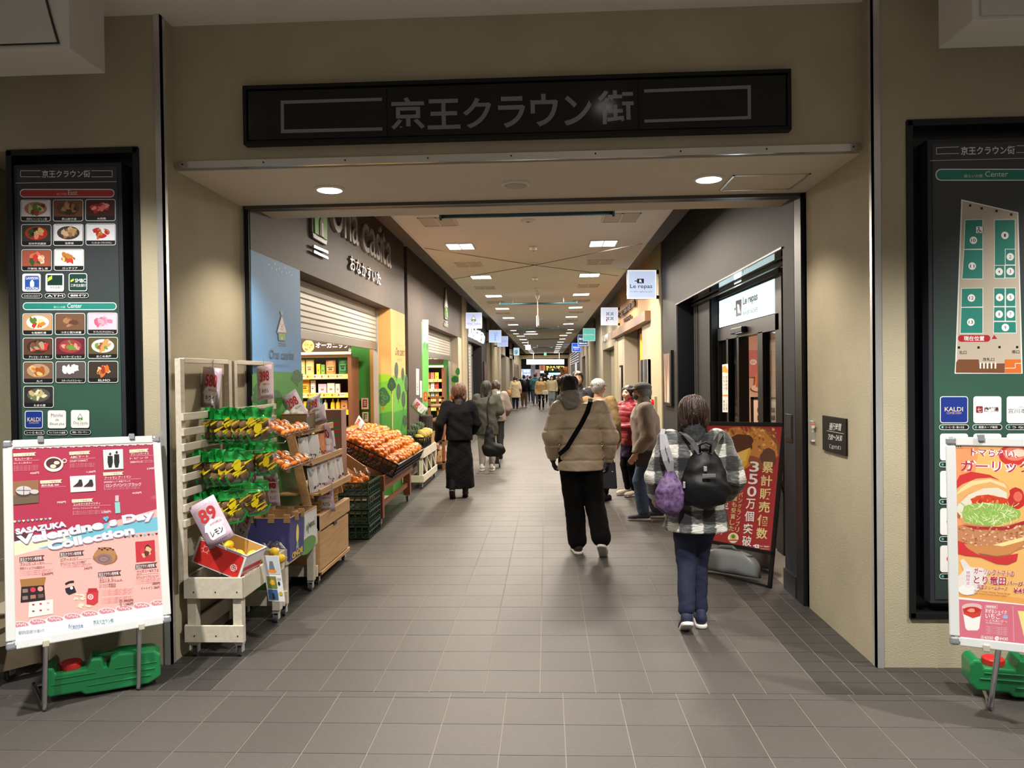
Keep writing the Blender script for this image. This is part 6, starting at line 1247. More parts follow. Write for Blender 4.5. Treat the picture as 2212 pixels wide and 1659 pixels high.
c=carton('brown_carton','open brown carton of white net packs on top of the stepped shelf','box',(-2.04,6.15,1.217),(0,0,R_(4)),.2,.3,.15,mat('olive_kraft',(116,94,62),.8),KRF,draw=lambda p:(p.r(30,60,70,50,(70,58,44)),p.r(20,44,80,42,(70,58,44)))); NETM=mat('white_net_pack',(226,226,220),.5)
for i in range(8): tag(B().ball((-2.10+.055*(i%3),6.05+.08*(i//3),1.365+.012*(i%2)),(.036,.045,.03),8,5,f=lambda v:(v[0],v[1],v[2]+.006*math.sin(v[0]*90+v[1]*70))).build('net_pack',NETM,smooth=True),'white net pack, %s on the brown carton'%ords[i],'pack','white net packs in the brown carton')
# bagged cakes on the cabinet
CK=mat('cake_slice',(226,178,98),.7,var=.1,vs=30)
for i in range(7):
    x=-1.93-.07*(i%2); y=6.03+.115*i; t=thing('cake_bag','clear bag of yellow cake slices, %s from the near end of the cabinet'%ords[i],'bag',(x,y,.502),R_(20*(i%3-1)),group='bagged cakes on the cabinet')
    for k in range(4): B().box(-.035,.035,-.03,.03,.004+k*.031,.030+k*.031).build('cake',CK,t,bev=.006)
    B().sheet(lambda u,v:(.05*math.cos(u*2*PI)*(1-.85*max(0,v-.62)/.38),.045*math.sin(u*2*PI)*(1-.85*max(0,v-.62)/.38)+.01*math.sin(v*9+u*12),v*.23),14,7).build('film',FILM,t,smooth=True)
# ---- crates
def crate(name,lab,loc,rot,w,d,h,m,n=(8,6),cat='crate',group=None,bar=.008,rows=3,mw=None):
    t=thing(name,lab,cat,loc,rot=rot,group=group)
    if mw is not None: t.matrix_world=mw
    for sx,L,k,ax in ((-1,d,n[1],0),(1,d,n[1],0),(-1,w,n[0],1),(1,w,n[0],1)):
        b=B(); off=(w/2 if ax==0 else d/2)*sx
        def bx(a0,a1,z0,z1,o=.0):
            if ax==0: b.box(off-bar/2,off+bar/2+o,a0,a1,z0,z1)
            else: b.box(a0,a1,off-bar/2,off+bar/2+o,z0,z1)
        bx(-L/2,L/2,h-.02,h,.004); bx(-L/2,L/2,0,.016)
        for r in range(1,rows): bx(-L/2,L/2,h*r/rows-.005,h*r/rows+.005)
        for i in range(k+1): a=-L/2+L*i/k; bx(a-.005,a+.005,0,h)
        b.build('side_panel',m,t)
    b=B(); 
    for i in range(n[0]+1): a=-w/2+w*i/n[0]; b.box(a-.006,a+.006,-d/2,d/2,0,.008)
    for i in range(n[1]+1): a=-d/2+d*i/n[1]; b.box(-w/2,w/2,a-.006,a+.006,0,.008)
    b.build('base_grid',m,t); return t
nm=['lowest','second','third','topmost']
for i in range(4): crate('green_crate','dark green plastic crate, %s of the stack of four'%nm[i],(-2.0,7.9,.002+i*.146),(0,0,0),.34,.52,.143,GPL,(5,7),group='stacked green crates',bar=.012,rows=2)
for i in range(4):
    t=thing('fruit_bag','clear bag of orange fruit, %s on the topmost green crate'%ords[i],'bag',(-2.08+.12*(i%2),7.74+.2*(i//2)+.03*i,.50),group='fruit bags in the green crate')
    for k in range(3): B().ball((-.03+.05*(k%2),-.02+.04*(k//2),.05+.02*k),.036,9,7).build('orange',ORG_,t,smooth=True)
    B().sheet(lambda u,v:(.075*math.cos(u*2*PI)*(1-.7*max(0,v-.6)/.4),.065*math.sin(u*2*PI)*(1-.7*max(0,v-.6)/.4)+.012*math.sin(v*9+u*13),.0+v*.19),14,7).build('film',FILM,t,smooth=True)
# ---- brown table with the tilted crate of mandarins
t=thing('wooden_table','reddish brown wooden table on casters under the mandarin crate','table'); x0,x1,y0,y1=-2.62,-1.82,8.27,10.02
for x in (x0,x1-.09):
    for y in (y0,y1-.09): box_(t,'leg',BRW,x,x+.09,y,y+.09,.09,.40); caster(t,x+.045,y+.045)
box_(t,'apron',BRW,x0,x1,y0-.02,y0,.40,.57); box_(t,'apron',BRW,x0,x1,y1,y1+.02,.40,.57); box_(t,'apron',BRW,x1,x1+.02,y0-.02,y1+.02,.40,.57); box_(t,'apron',BRW,x0-.02,x0,y0,y1,.40,.57); box_(t,'table_board',BRW,x0,x1,y0,y1,.50,.53); box_(t,'stretcher',BRW,x1-.06,x1-.03,y0+.09,y1-.09,.2,.25)
t=thing('tilted_prop','pine wedge frame propping up the mandarin crate','prop'); B().bar((-2.55,8.30,.96),(-2.05,8.30,.62),.03,.12,(0,0,1)).build('board',PINE,t,bev=.003); B().bar((-2.5,8.29,.53),(-2.5,8.29,.88),.05,.05).build('post',BRW,t); B().bar((-2.5,9.8,.53),(-2.5,9.8,.88),.05,.05).build('post',BRW,t)
ang=math.atan2(.98-.63,2.47-1.74); cw=.82
MW=Matrix.Translation((-2.09,9.27,.74))@Matrix.Rotation(ang,4,'Y')
crate('mandarin_crate','long black lattice crate of bagged mandarins tilted on the brown table','',(0,0,0),cw,1.78,.17,BPL,(14,22),cat='crate',bar=.01,rows=3,mw=MW@Matrix.Translation((0,0,-.04))) if 0 else crate('mandarin_crate','long black lattice crate of bagged mandarins tilted on the brown table',(0,0,0),(0,0,0),cw,1.78,.17,BPL,(14,22),bar=.01,rows=3,mw=MW@Matrix.Translation((0,0,-.04)))
def mbag(seed):
    r=random.Random(seed); t=thing('mandarin_bag','','bag')
    for i in range(7):
        a=i*1.05; rr=.055 if i<6 else 0; B().ball((rr*math.cos(a),rr*math.sin(a),.03+(.022*(i%2) if i<6 else .045)),(.034,.034,.03),10,7).build('mandarin',ORG_,t,smooth=True)
    B().ball((0,0,.045),(.1,.1,.06),16,9,f=lambda v:(v[0]+.007*math.sin(v[1]*70+seed),v[1]+.006*math.sin(v[0]*80),v[2]+.006*math.sin(v[0]*60+v[1]*50))).build('film',FILM,t,smooth=True); return t
mp=[mbag(i) for i in range(3)]; k=0; rnd=random.Random(8)
cols_=['lowest','second lowest','middle','second highest','highest']
for i in range(5):
    for j in range(10):
        o=mp[k] if k<3 else copyt(mp[k%3]); k+=1
        x=-.32+.16*i+rnd.uniform(-.015,.015); y=-.8+.178*j+rnd.uniform(-.02,.02); z=.095+.055*math.sin(PI*(i+.5)/5)+.03*math.sin(PI*(j+.5)/10)+rnd.uniform(-.01,.012)
        o.matrix_world=MW@Matrix.Translation((x,y,z-.04))@Matrix.Rotation(rnd.uniform(0,6),4,'Z'); o['label']='clear bag of mandarins, %s from the near end in the %s row'%(ords[j],cols_[4-i]); o['group']='mandarin bags in the tilted crate'
for i in range(4):
    for j in range(9):
        if k%1==0:
            o=copyt(mp[k%3]); k+=1; o.matrix_world=MW@Matrix.Translation((-.26+.17*i+rnd.uniform(-.02,.02),-.7+.175*j+rnd.uniform(-.02,.02),.03+.0))@Matrix.Rotation(rnd.uniform(0,6),4,'Z'); o['label']='mandarin bag of the under layer, %s from near in the %s row'%(ords[j],['lowest','lower','upper','highest'][i]); o['group']='mandarin bags in the tilted crate'
card('398','みかん',tuple(MW@Vector((-.33,-.1,.23))),-1.2,-1.1,.3,.8,'price card lying at the top edge of the mandarin pile',clip=None)
# ---- third cart: pineapples and greens
cart('whitewashed cart with diagonal braces on casters, holding pineapples',-2.12,-1.83,11.03,12.38,.585,WW,rail=.13,brace=True)
crate('black_basket','black lattice basket of pineapples on the braced cart',(-1.98,11.42,.59),(0,0,0),.32,.74,.17,BPL,(10,16),rows=2)
PSK=mat('pineapple_skin',(176,152,70),.7,var=.3,vs=60,bump=.6,bs=60); PLF=mat('pineapple_leaf',(96,116,90),.6)
def pine():
    t=thing('pineapple','','pineapple'); B().ball((0,0,0),(.055,.055,.085),12,9).build('fruit',PSK,t,smooth=True); b=B(); r=random.Random(2)
    for k in range(34):
        a=k*2.4; f=k/34; L=.09+.06*f; tl=1.0-.8*f; d=Vector((math.cos(a)*math.sin(tl),math.sin(a)*math.sin(tl),math.cos(tl))); s=d.cross(Vector((0,0,1))).normalized()*.012; o=Vector((0,0,.08+.02*f)); b.add([o-s,o+s,o+d*L*.6+s*.8+Vector((0,0,.01)),o+d*L+Vector((0,0,-.015*(1-f))),o+d*L*.6-s*.8+Vector((0,0,.01))],[(0,1,2,3,4)])
    b.build('crown',PLF,t); return t
pr=pine()
for i in range(8):
    o=pr if i==0 else copyt(pr); o.location=(-1.885+.02*(i%2),11.14+.088*i,.74+.05*(i%2)); o.rotation_euler=(R_(14-8*(i%3)),R_(-56+7*(i%3)),0); o['label']='spiky pineapple, %s from the near end of the black basket'%ords[i]; o['group']='pineapples in the black basket'
carton('greens_box','brown carton of pale green vegetables at the far end of the braced cart','box',(-1.97,12.08,.59),(0,0,0),.28,.44,.17,KRF,KRF,flare=.12)
GM=mat('pale_green_leaf',(196,206,120),.6,var=.15,vs=30)
for i in range(10): tag(B().ball((-2.04+.075*(i%3),11.93+.1*(i//3),.77+.02*(i%2)),(.05,.055,.04),8,6,f=lambda v:(v[0]+.006*math.sin(v[2]*120),v[1]+.006*math.sin(v[0]*100),v[2])).build('vegetable',GM,smooth=True),'pale green bagged vegetable, %s in the brown carton beyond the pineapples'%ords[i],'vegetable','pale green vegetables in the carton')
card('298','パイン',at(905,880,11.3),-.7,-.9,.2,1.0,'price card lying among the pineapples',clip=None)
# ---- brown display behind the walking woman
t=thing('wooden_display','brown wooden display rack with baskets by the second shop','rack')
for y in (13.3,14.3):
    for x in (-2.1,-1.86): box_(t,'post',BRW,x,x+.05,y,y+.05,.0,1.28)
for z in (.12,.5,.85,1.1): box_(t,'shelf_board',BRW,-2.1,-1.81,13.3,14.35,z,z+.03)
box_(t,'top_rail',BRW,-2.1,-1.81,13.3,13.33,1.25,1.3)
for i,z in enumerate((.15,.53,.88)):
    for j in range(4): pouch('display_packet','%s packet, %s from near on the %s board of the brown rack'%(PK[(i*4+j)%13][3],ords[j],('low','middle','upper')[i]),'packet',.1,.17,.04,PK[(i*4+j)%13][:3],(-1.93,13.45+.22*j,z),rz=R_(70),group='packets on the brown rack')
t=thing('wicker_basket','small dark wicker basket standing beyond the greens','basket',(-2.05,12.75,0)); B().lathe((0,0,0),[(.1,0),(.11,.5),(.12,.98),(.11,1.0)],14).build('weave',mat('dark_wicker',(50,38,34),.8,bump=.8,bs=90),t)
# no-cycling sign
t=thing('no_cycling_sign','white standing sign with a crossed out bicycle, before the blue wall','sign'); a=P(652,874,1,6.95); b_=P(627,786,1,6.95); x0,x1,z0,z1=b_[0],a[0],a[2],b_[2]
B().box(x0,x1,6.95,6.965,z0,z1).build('panel',mat('white_sign_panel',(236,234,234),.4),t,bev=.003); B().tube([((x0+x1)/2,6.975,0),((x0+x1)/2,6.975,z1)],.01,8).build('pole',STEEL,t); B().lathe(((x0+x1)/2,6.975,0),[(.09,0),(.09,.02),(.02,.03)],16).build('foot',BLK,t)
p=Pr((x0,6.948,z0),(1,0,0),(0,0,1),step=.0002); w,h=x1-x0,z1-z0; p.ring(w/2,h*.72,w*.36,w*.48,.010,(200,40,44)); p.line([(w*.3,h*.82),(w*.7,h*.6)],.006,(200,40,44)); p.ring(w*.36,h*.67,w*.11,w*.11,.005,BLACK); p.ring(w*.64,h*.67,w*.11,w*.11,.005,BLACK); p.line([(w*.36,h*.67),(w*.48,h*.75),(w*.64,h*.67),(w*.5,h*.67),(w*.46,h*.78)],.005,BLACK); p.e(w*.46,h*.83,.008,.009,BLACK,n=10); p.t('駐輪禁止',w*.1,h*.32,w*.9,h*.4,BLACK,.02); p.t('通路での駐輪',w*.1,h*.18,w*.9,h*.26,BLACK,.02); p.t('お断り',w*.4,h*.05,w*.9,h*.13,(190,40,40),.02); p.build('printing',t)
# pink price banner and brown display box behind the pouches
t=thing('gift_box_display','brown display box with red and green packs behind the mandarins','box'); a=P(682,958,1,8.0); b_=P(737,885,1,8.0)
B().box(a[0],b_[0],8.0,8.2,.004,b_[2]).build('body',mat('dusty_brown_card',(140,104,92),.7),t,bev=.003); p=Px((0,7.998,0),(1,0,0),(0,0,1),0,0,1)
for j in range(3):
    for i in range(2): p.r(708+i*14,912+j*16,720+i*14,905+j*16,(70,130,80),lay=False); p.r(708+i*14,919+j*16,720+i*14,912+j*16,(200,50,60),lay=False)
p.build('printing',t)
# dark wooden cart at the far left edge
t=thing('wooden_cart','weathered wooden cart partly visible at the left edge of the entrance','cart')
DWD=mat('weathered_wood',(110,98,78),.7,var=.15,vs=6)
a=P(75,1395,1,4.1); q=P(-60,1470,1,3.75)
B().bar((-2.86,4.12,.15),(-3.4,3.62,.12),.03,.13).build('rail',DWD,t); B().bar((-2.9,4.15,.62),(-3.4,3.7,.62),.03,.12).build('rail',DWD,t); B().bar((-2.95,4.16,.08),(-2.95,4.16,.95),.05).build('post',DWD,t); B().box(-3.5,-2.95,3.8,4.2,.3,.33).build('shelf_board',DWD,t); caster(t,-3.0,4.06,1.2); caster(t,-3.35,3.75,1.2)
# ---------------------------------------------------------------- people: smooth bodies grown from joints
class Field:
    """distance field on a grid; parts are blended smoothly, then skinned with one closed surface"""
    def __init__(s,lo,hi,h):
        s.h=h; s.lo=np.array(lo,float); n=np.ceil((np.array(hi)-s.lo)/h).astype(int)+1; s.ax=[s.lo[i]+np.arange(n[i])*h for i in range(3)]; s.F=np.full(n,.5,np.float32)
    def blk(s,lo,hi,m=.07):
        sl=[]
        for i in range(3): a=int(max(0,np.floor((lo[i]-m-s.lo[i])/s.h))); b=int(min(len(s.ax[i]),np.ceil((hi[i]+m-s.lo[i])/s.h)+1)); sl.append(slice(a,max(b,a+1)))
        X=s.ax[0][sl[0]][:,None,None]; Y=s.ax[1][sl[1]][None,:,None]; Z=s.ax[2][sl[2]][None,None,:]; return tuple(sl),X,Y,Z
    def mix(s,sl,d,k,sub=False):
        f=s.F[sl]
        if sub: s.F[sl]=np.maximum(f,-d); return
        if k<=0: s.F[sl]=np.minimum(f,d); return
        h=np.clip(.5+.5*(d-f)/k,0,1); s.F[sl]=(d*(1-h)+f*h-k*h*(1-h)).astype(np.float32)
    def cap(s,a,b,ra,rb,k=.03,fy=1.0,fx=1.0,sub=False):
        """tapered limb; fy, fx flatten it front to back, side to side"""
        a=np.array(a,float); b=np.array(b,float); R=max(ra,rb)*max(fy,fx,1); lo=np.minimum(a,b)-R; hi=np.maximum(a,b)+R; sl,X,Y,Z=s.blk(lo,hi)
        A=[X-a[0],Y-a[1],Z-a[2]]; B_=b-a; q=(B_**2).sum()+1e-9; t=np.clip((A[0]*B_[0]+A[1]*B_[1]+A[2]*B_[2])/q,0,1)
        d=np.sqrt(((A[0]-B_[0]*t)/fx)**2+((A[1]-B_[1]*t)/fy)**2+(A[2]-B_[2]*t)**2)-(ra+(rb-ra)*t); s.mix(sl,d,k,sub); return s
    def ell(s,c,r,k=.03,sub=False,pw=2):
        c=np.array(c,float); r=np.array(r,float); sl,X,Y,Z=s.blk(c-r,c+r)
        d=((np.abs((X-c[0])/r[0])**pw+np.abs((Y-c[1])/r[1])**pw+np.abs((Z-c[2])/r[2])**pw)**(1/pw)-1)*r.min(); s.mix(sl,d,k,sub); return s
    def torso(s,rings,k=.03,pw=2.4):
        """rings (z, cx, cy, rx, ry) from bottom to top, a soft loft"""
        z=np.array([r[0] for r in rings]); lo=[min(r[1]-r[3] for r in rings),min(r[2]-r[4] for r in rings),z[0]]; hi=[max(r[1]+r[3] for r in rings),max(r[2]+r[4] for r in rings),z[-1]]
        sl,X,Y,Z=s.blk(lo,hi); g=lambda i:np.interp(Z,z,[r[i] for r in rings]); rx,ry=g(3),g(4)
        d=((np.abs((X-g(1))/rx)**pw+np.abs((Y-g(2))/ry)**pw)**(1/pw)-1)*np.minimum(rx,ry); d=np.maximum(d,np.maximum(z[0]-Z,Z-z[-1])); s.mix(sl,d,k); return s
    def noise(s,amp,f,seed=0,aniso=(1,1,1)):
        X,Y,Z=s.ax[0][:,None,None]*aniso[0],s.ax[1][None,:,None]*aniso[1],s.ax[2][None,None,:]*aniso[2]; q=seed*1.7
        s.F+=(amp*(np.sin(f*X+2.1*np.sin(f*.6*Z+q)+q)*np.sin(f*.9*Z+1.3*np.sin(f*.7*Y)+q)+.5*np.sin(f*2.1*Z+f*1.3*X+q)*np.cos(f*1.7*Y+q))).astype(np.float32); return s
    def quilt(s,zs,amp,w=.012,tilt=0):
        Z=s.ax[2][None,None,:]; X=s.ax[0][:,None,None]
        for z in zs: s.F+=(amp*np.exp(-((Z-z-tilt*np.abs(X))/w)**2)).astype(np.float32)
        return s
    def cut(s,z,below=True,slope=(0,0)):
        Z=s.ax[2][None,None,:]; X=s.ax[0][:,None,None]; Y=s.ax[1][None,:,None]; d=(z+slope[0]*X+slope[1]*Y-Z) if below else (Z-z-slope[0]*X-slope[1]*Y); s.F=np.maximum(s.F,d.astype(np.float32)); return s
    def skin(s):
        F=s.F; I=F<0; n=F.shape; h=s.h
        c=[I[i:n[0]-1+i,j:n[1]-1+j,k:n[2]-1+k] for i in (0,1) for j in (0,1) for k in (0,1)]; sm=sum(x.astype(np.int8) for x in c); act=(sm>0)&(sm<8); idx=np.full(act.shape,-1,np.int64); ijk=np.argwhere(act); idx[act]=np.arange(len(ijk))
        acc=np.zeros((len(ijk),3)); cnt=np.zeros(len(ijk)); O=[(i,j,k) for i in (0,1) for j in (0,1) for k in (0,1)]
        for a in O:
            for ax in range(3):
                if a[ax]: continue
                b=list(a); b[ax]=1; fa=F[ijk[:,0]+a[0],ijk[:,1]+a[1],ijk[:,2]+a[2]]; fb=F[ijk[:,0]+b[0],ijk[:,1]+b[1],ijk[:,2]+b[2]]; m=(fa<0)!=(fb<0); t=np.where(m,fa/np.where(m,fa-fb,1),0)
                p=np.tile(np.array(a,float),(len(ijk),1)); p[:,ax]+=t; acc+=p*m[:,None]; cnt+=m
        V=(ijk+acc/cnt[:,None])*h+s.lo; Q=[]
        for ax in range(3):
            sl0=[slice(1,-1)]*3; sl0[ax]=slice(0,-1); sl1=list(sl0); sl1[ax]=slice(1,None); sl0=[slice(1,n[i]-1) if i!=ax else slice(0,n[i]-1) for i in range(3)]; sl1=[slice(1,n[i]-1) if i!=ax else slice(1,n[i]) for i in range(3)]
            e=I[tuple(sl0)]!=I[tuple(sl1)]; g=np.argwhere(e); g=g+np.array([1 if i!=ax else 0 for i in range(3)]); u,v=[i for i in range(3) if i!=ax]
            def cell(du,dv): q=g.copy(); q[:,u]-=du; q[:,v]-=dv; return idx[q[:,0],q[:,1],q[:,2]]
            q=np.stack([cell(1,1),cell(0,1),cell(0,0),cell(1,0)],1); inside=I[g[:,0],g[:,1],g[:,2]]; fl=inside if ax!=1 else ~inside; q[~fl]=q[~fl][:,::-1]; Q.append(q)
        return V,np.concatenate(Q)
    def build(s,name,m,parent,smooth=2):
        V,Q=s.skin(); me=D.meshes.new(name); me.vertices.add(len(V)); me.vertices.foreach_set('co',V.astype(np.float32).ravel()); me.loops.add(len(Q)*4); me.loops.foreach_set('vertex_index',Q.astype(np.int32).ravel()); me.polygons.add(len(Q)); me.polygons.foreach_set('loop_start',np.arange(len(Q),dtype=np.int32)*4); me.polygons.foreach_set('use_smooth',[True]*len(Q)); me.update(calc_edges=True); me.validate(); me.materials.append(m)
        o=D.objects.new(name,me); COL.objects.link(o); o.parent=parent
        if smooth: x=o.modifiers.new('s','SMOOTH'); x.factor=.5; x.iterations=smooth
        return o
def addmesh(o,other):
    bm=bmesh.new(); bm.from_mesh(o.data); bm.from_mesh(other.data); bm.to_mesh(o.data); bm.free(); D.objects.remove(other)
SK=mat('skin_tone',(206,160,130),.55); SK2=mat('skin_tone_fair',(226,184,156),.5)
def hand(par,w,d,side,s=1,h=.005,curl=.6,m=SK,glove=False):
    """palm and five fingers at wrist w, pointing along d"""
    d=Vector(d).normalized(); up_=Vector((0,1,0)) if abs(d.y)<.8 else Vector((0,0,1)); a=d.cross(up_).normalized()*side; n=a.cross(d).normalized()*(-side)
    w=Vector(w); F=Field(w-Vector((.14,.14,.2)),w+Vector((.14,.14,.2)),h); g=1.15 if glove else 1
    F.cap(w-d*.03,w+d*.02*s,.024*s*g,.026*s*g,.01); 
    for t in (-.022,-.007,.008,.022): F.cap(w+d*.02*s+n*t*s,w+d*.08*s+n*t*s,.014*s*g,.012*s*g,.012)
    for t,L in ((-.027,.058),(-.009,.072),(.009,.078),(.027,.068)):
        b=w+d*.082*s+n*t*s; c=b+(d*math.cos(curl*.5)+a*math.sin(curl*.5))*L*.5*s; e=c+(d*math.cos(curl*1.6)+a*math.sin(curl*1.6))*L*.5*s; F.cap(b,c,.0095*s*g,.0088*s*g,.004); F.cap(c,e,.0088*s*g,.0072*s*g,.004)
    b=w+d*.025*s+n*.028*s; c=b+(d*.6+n*.7+a*.3).normalized()*.036*s; e=c+(d*.9+n*.2+a*.4).normalized()*.03*s; F.cap(b,c,.013*s*g,.011*s*g,.008); F.cap(c,e,.011*s*g,.008*s*g,.004)
    return F.build('hand',m,par,1)
def person(label,x,y,rz,H,pose=None,top=None,bottom=None,hair=None,shoes=None,skin=SK,h=.011,hood=None,face=True,group=None,hands=True,glove=None,mask=False,extra=None):
    """x, y on the floor; rz turns a figure that faces +Y; pose in units of height H"""
    t=thing('person',label,'person',(x,y,.003),rz,group); q=dict(lean=.02,hipw=.052,shw=.105,lk=(-.055,.03,.285),la=(-.055,-.0,.045),rk=(.055,.03,.285),ra=(.055,0,.045),le=(-.15,-.02,.63),lw=(-.155,.03,.49),re=(.15,-.02,.63),rw=(.155,.03,.49),hy=0,hp=0,hx=0,lf=0,rf=0); q.update(pose or {})
    S=lambda p:np.array(p,float)*H; ln=q['lean']; hip=[S((-q['hipw'],0,.515)),S((q['hipw'],0,.515))]; sh=[S((-q['shw'],ln,.815)),S((q['shw'],ln,.815))]; kn=[S(q['lk']),S(q['rk'])]; an=[S(q['la']),S(q['ra'])]; el=[S(q['le']),S(q['re'])]; wr=[S(q['lw']),S(q['rw'])]; hc=S((q['hx'],ln*1.3+.012,.93)); R=.0613*H
    cyw,syw=math.cos(q['hy']),math.sin(q['hy'])
    def hd(px,py,pz): # head local -> body local (turn, then nod)
        cp,sp=math.cos(q['hp']),math.sin(q['hp']); py2,pz2=py*cp-pz*sp,py*sp+pz*cp; return hc+np.array([px*cyw-py2*syw,px*syw+py2*cyw,pz2])*H
    fd=Field((-.3*H,-.34*H,-.02),(.3*H,.34*H,1.03*H),h)
    # skin body: one surface
    fd.torso([(.50*H,0,0,.085*H,.06*H),(.56*H,0,0,.082*H,.058*H),(.62*H,0,ln*H*.4,.07*H,.052*H),(.72*H,0,ln*H*.8,.082*H,.06*H),(.80*H,0,ln*H,.085*H,.055*H),(.83*H,0,ln*H,.05*H,.04*H)],.03)
    fd.cap(S((0,ln,.82)),hc+np.array([0,-.012*H,-.04*H]),.036*H,.033*H,.03)
    fd.ell(hd(0,-.004,.012),(.046*H,.056*H,.056*H),.02); fd.ell(hd(0,.014,-.02),(.036*H,.04*H,.045*H),.02); fd.cap(hd(0,.03,-.042),hd(0,.034,-.05),.014*H,.012*H,.02)
    if face:
        fd.cap(hd(0,.05,.006),hd(0,.061,-.014),.0055*H,.0085*H,.012); fd.ell(hd(0,.05,-.032),(.014*H,.008*H,.006*H),.01); fd.cap(hd(-.018,.047,.014),hd(.018,.047,.014),.006*H,.006*H,.012)
        for sx in (-1,1): fd.ell(hd(sx*.046,-.002,-.004),(.006*H,.011*H,.017*H),.006); fd.ell(hd(sx*.019,.046,-.016),(.012*H,.01*H,.012*H),.015)
    for i in (0,1):
        fd.cap(sh[i],el[i],.03*H,.022*H,.025); fd.cap(el[i],wr[i],.023*H,.015*H,.015); fd.cap(hip[i],kn[i],.05*H,.034*H,.03); fd.cap(kn[i],an[i],.033*H,.02*H,.02)
    body=fd.build('body',skin,t,1)
    if hands:
        for i,sd in ((0,-1),(1,1)):
            if hands!=True and i not in hands: continue
            dr=(wr[i]-el[i]); gl=glove and i in glove; hn=hand(t,wr[i],dr,-sd,H/1.68,m=mat('black_glove',(24,24,26),.7) if gl else skin,glove=gl,curl=q.get('curl',.6))
            if gl: hn.name='glove'
            else: addmesh(body,hn)
    if face and not q.get('noeyes'):
        EY=mat('eye_dark',(34,26,24),.25)
        for sx in (-1,1): B().ball(tuple(hd(sx*.019,.0505,.001)),(.0058*H,.003*H,.0034*H),8,6).build('eye',EY,t,smooth=True); B().bar(tuple(hd(sx*.008,.055,.015)),tuple(hd(sx*.03,.048,.016)),.004*H,.0025*H).build('eyebrow',EY,t)
        if mask: F=Field(hc-np.array([.09,.12,.1])*H,hc+np.array([.09,.12,.06])*H,.008); F.ell(hd(0,.032,-.026),(.035*H,.034*H,.032*H),.01); F.build('face_mask',mat('white_mask',(236,232,232),.7),t)
        else: B().ball(tuple(hd(0,.058,-.032)),(.012*H,.003*H,.0032*H),8,5).build('mouth',mat('lips',(170,90,80),.5),t,smooth=True)
    # bottom
    if bottom:
        F=Field((-.25*H,-.34*H,-.01),(.25*H,.34*H,.62*H),h); w=bottom.get('w',1); b0=bottom.get('w2',w)
        if bottom.get('skirt'):
            z0=bottom['skirt']*H; F.torso([(z0,0,.0,bottom.get('sx',.13)*H,bottom.get('sy',.12)*H),(.3*H,0,0,.12*H,.1*H),(.5*H,0,0,.1*H,.075*H),(.56*H,0,0,.09*H,.065*H)],.02)
        else:
            F.torso([(.47*H,0,-.003,.092*H*w**.3,.07*H*w**.3),(.54*H,0,0,.092*H*w**.2,.068*H),(.58*H,0,0,.086*H,.062*H)],.02)
            for i in (0,1): F.cap(hip[i],kn[i],.058*H*w**.6,.043*H*w,.02); e=an[i]+(kn[i]-an[i])*bottom.get('hem',.12); F.cap(kn[i],e,.042*H*w,.03*H*b0,.015)
        F.noise(.0045,26,3,(1,1,.6)); F.noise(.002,60,5)
        if bottom.get('skirt'): F.cut(bottom['skirt']*H)
        F.build(bottom.get('name','trousers'),bottom['m'],t)
        if bottom.get('stock'):
            F=Field((-.2*H,-.34*H,-.01),(.2*H,.3*H,.34*H),h)
            for i in (0,1): F.cap(kn[i],an[i],.037*H,.026*H,.01)
            F.build('stocking',bottom['stock'],t)
    # top
    if top:
        F=Field((-.34*H,-.36*H,.25*H),(.34*H,.36*H,.92*H),top.get('h',h)); w=top.get('w',1); z0=top['hem']*H; fl=top.get('flare',1.0)
        F.torso([(z0-.03,0,0,.1*H*w*fl,.078*H*w*fl),(max(z0+.02,.56*H),0,0,.097*H*w,.074*H*w),(.66*H,0,ln*.5*H,.095*H*w,.072*H*w),(.75*H,0,ln*.8*H,.103*H*w,.074*H*w),(.80*H,0,ln*H,.1*H*w**.7,.064*H*w**.6),(.835*H,0,ln*H,.062*H*w**.5,.046*H*w**.5)],.03,2.3)
        a0=top.get('arm',1.0)*w; cf=top.get('cuff',.93)
        for i in (0,1):
            F.cap(sh[i]+np.array([0,0,-.012*H]),el[i],.043*H*a0,.037*H*a0,.025); e=el[i]+(wr[i]-el[i])*cf; F.cap(el[i],e,.036*H*a0,.026*H*a0*top.get('c2',1),.012)
        if top.get('collar'): c=top['collar']; F.cap(S((0,ln-.004,.815)),hc+np.array([0,-.014*H,(-.06+c)*H]),.05*H,.045*H,.02)
        if top.get('quilt'): F.quilt([z0+.06*H+i*top['quilt']*H for i in range(9)],.011,.009,-.05)
        F.noise(top.get('fold',.005),top.get('ff',24),top.get('seed',1),(1,1,.8)); F.noise(.0018,70,2)
        sl,X,Y,Z=F.blk((-9,-9,-9),(9,9,9)); tor=(np.sqrt((X/(.16*H*w))**2+(Y/(.16*H*w))**2)<1.0)
        d=(z0-Z+0*X+0*Y).astype(np.float32); F.F=np.where(tor,np.maximum(F.F,d),F.F)
        F.build(top.get('name','jacket'),top['m'],t)
    if hood: # folded hood lying on the back of the neck
        F=Field(hc-np.array([.13,.15,.13])*H,hc+np.array([.13,.1,.04])*H,h); c=hc+np.array([0,-.03*H,-.078*H]); F.cap(c+np.array([-.035*H,.035*H,.0]),c+np.array([0,-.022*H,.0]),.026*H,.03*H,.02); F.cap(c+np.array([.035*H,.035*H,.0]),c+np.array([0,-.022*H,.0]),.026*H,.03*H,.02); F.cap(c+np.array([0,-.02*H,.0]),c+np.array([0,-.038*H,-.035*H]),.03*H,.02*H,.02,fx=1.6); F.cap(c+np.array([0,0,.015*H]),c+np.array([0,-.02*H,.02*H]),.03*H,.028*H,.02,fx=1.3); F.noise(.004,45,4); F.build('hood',hood,t)
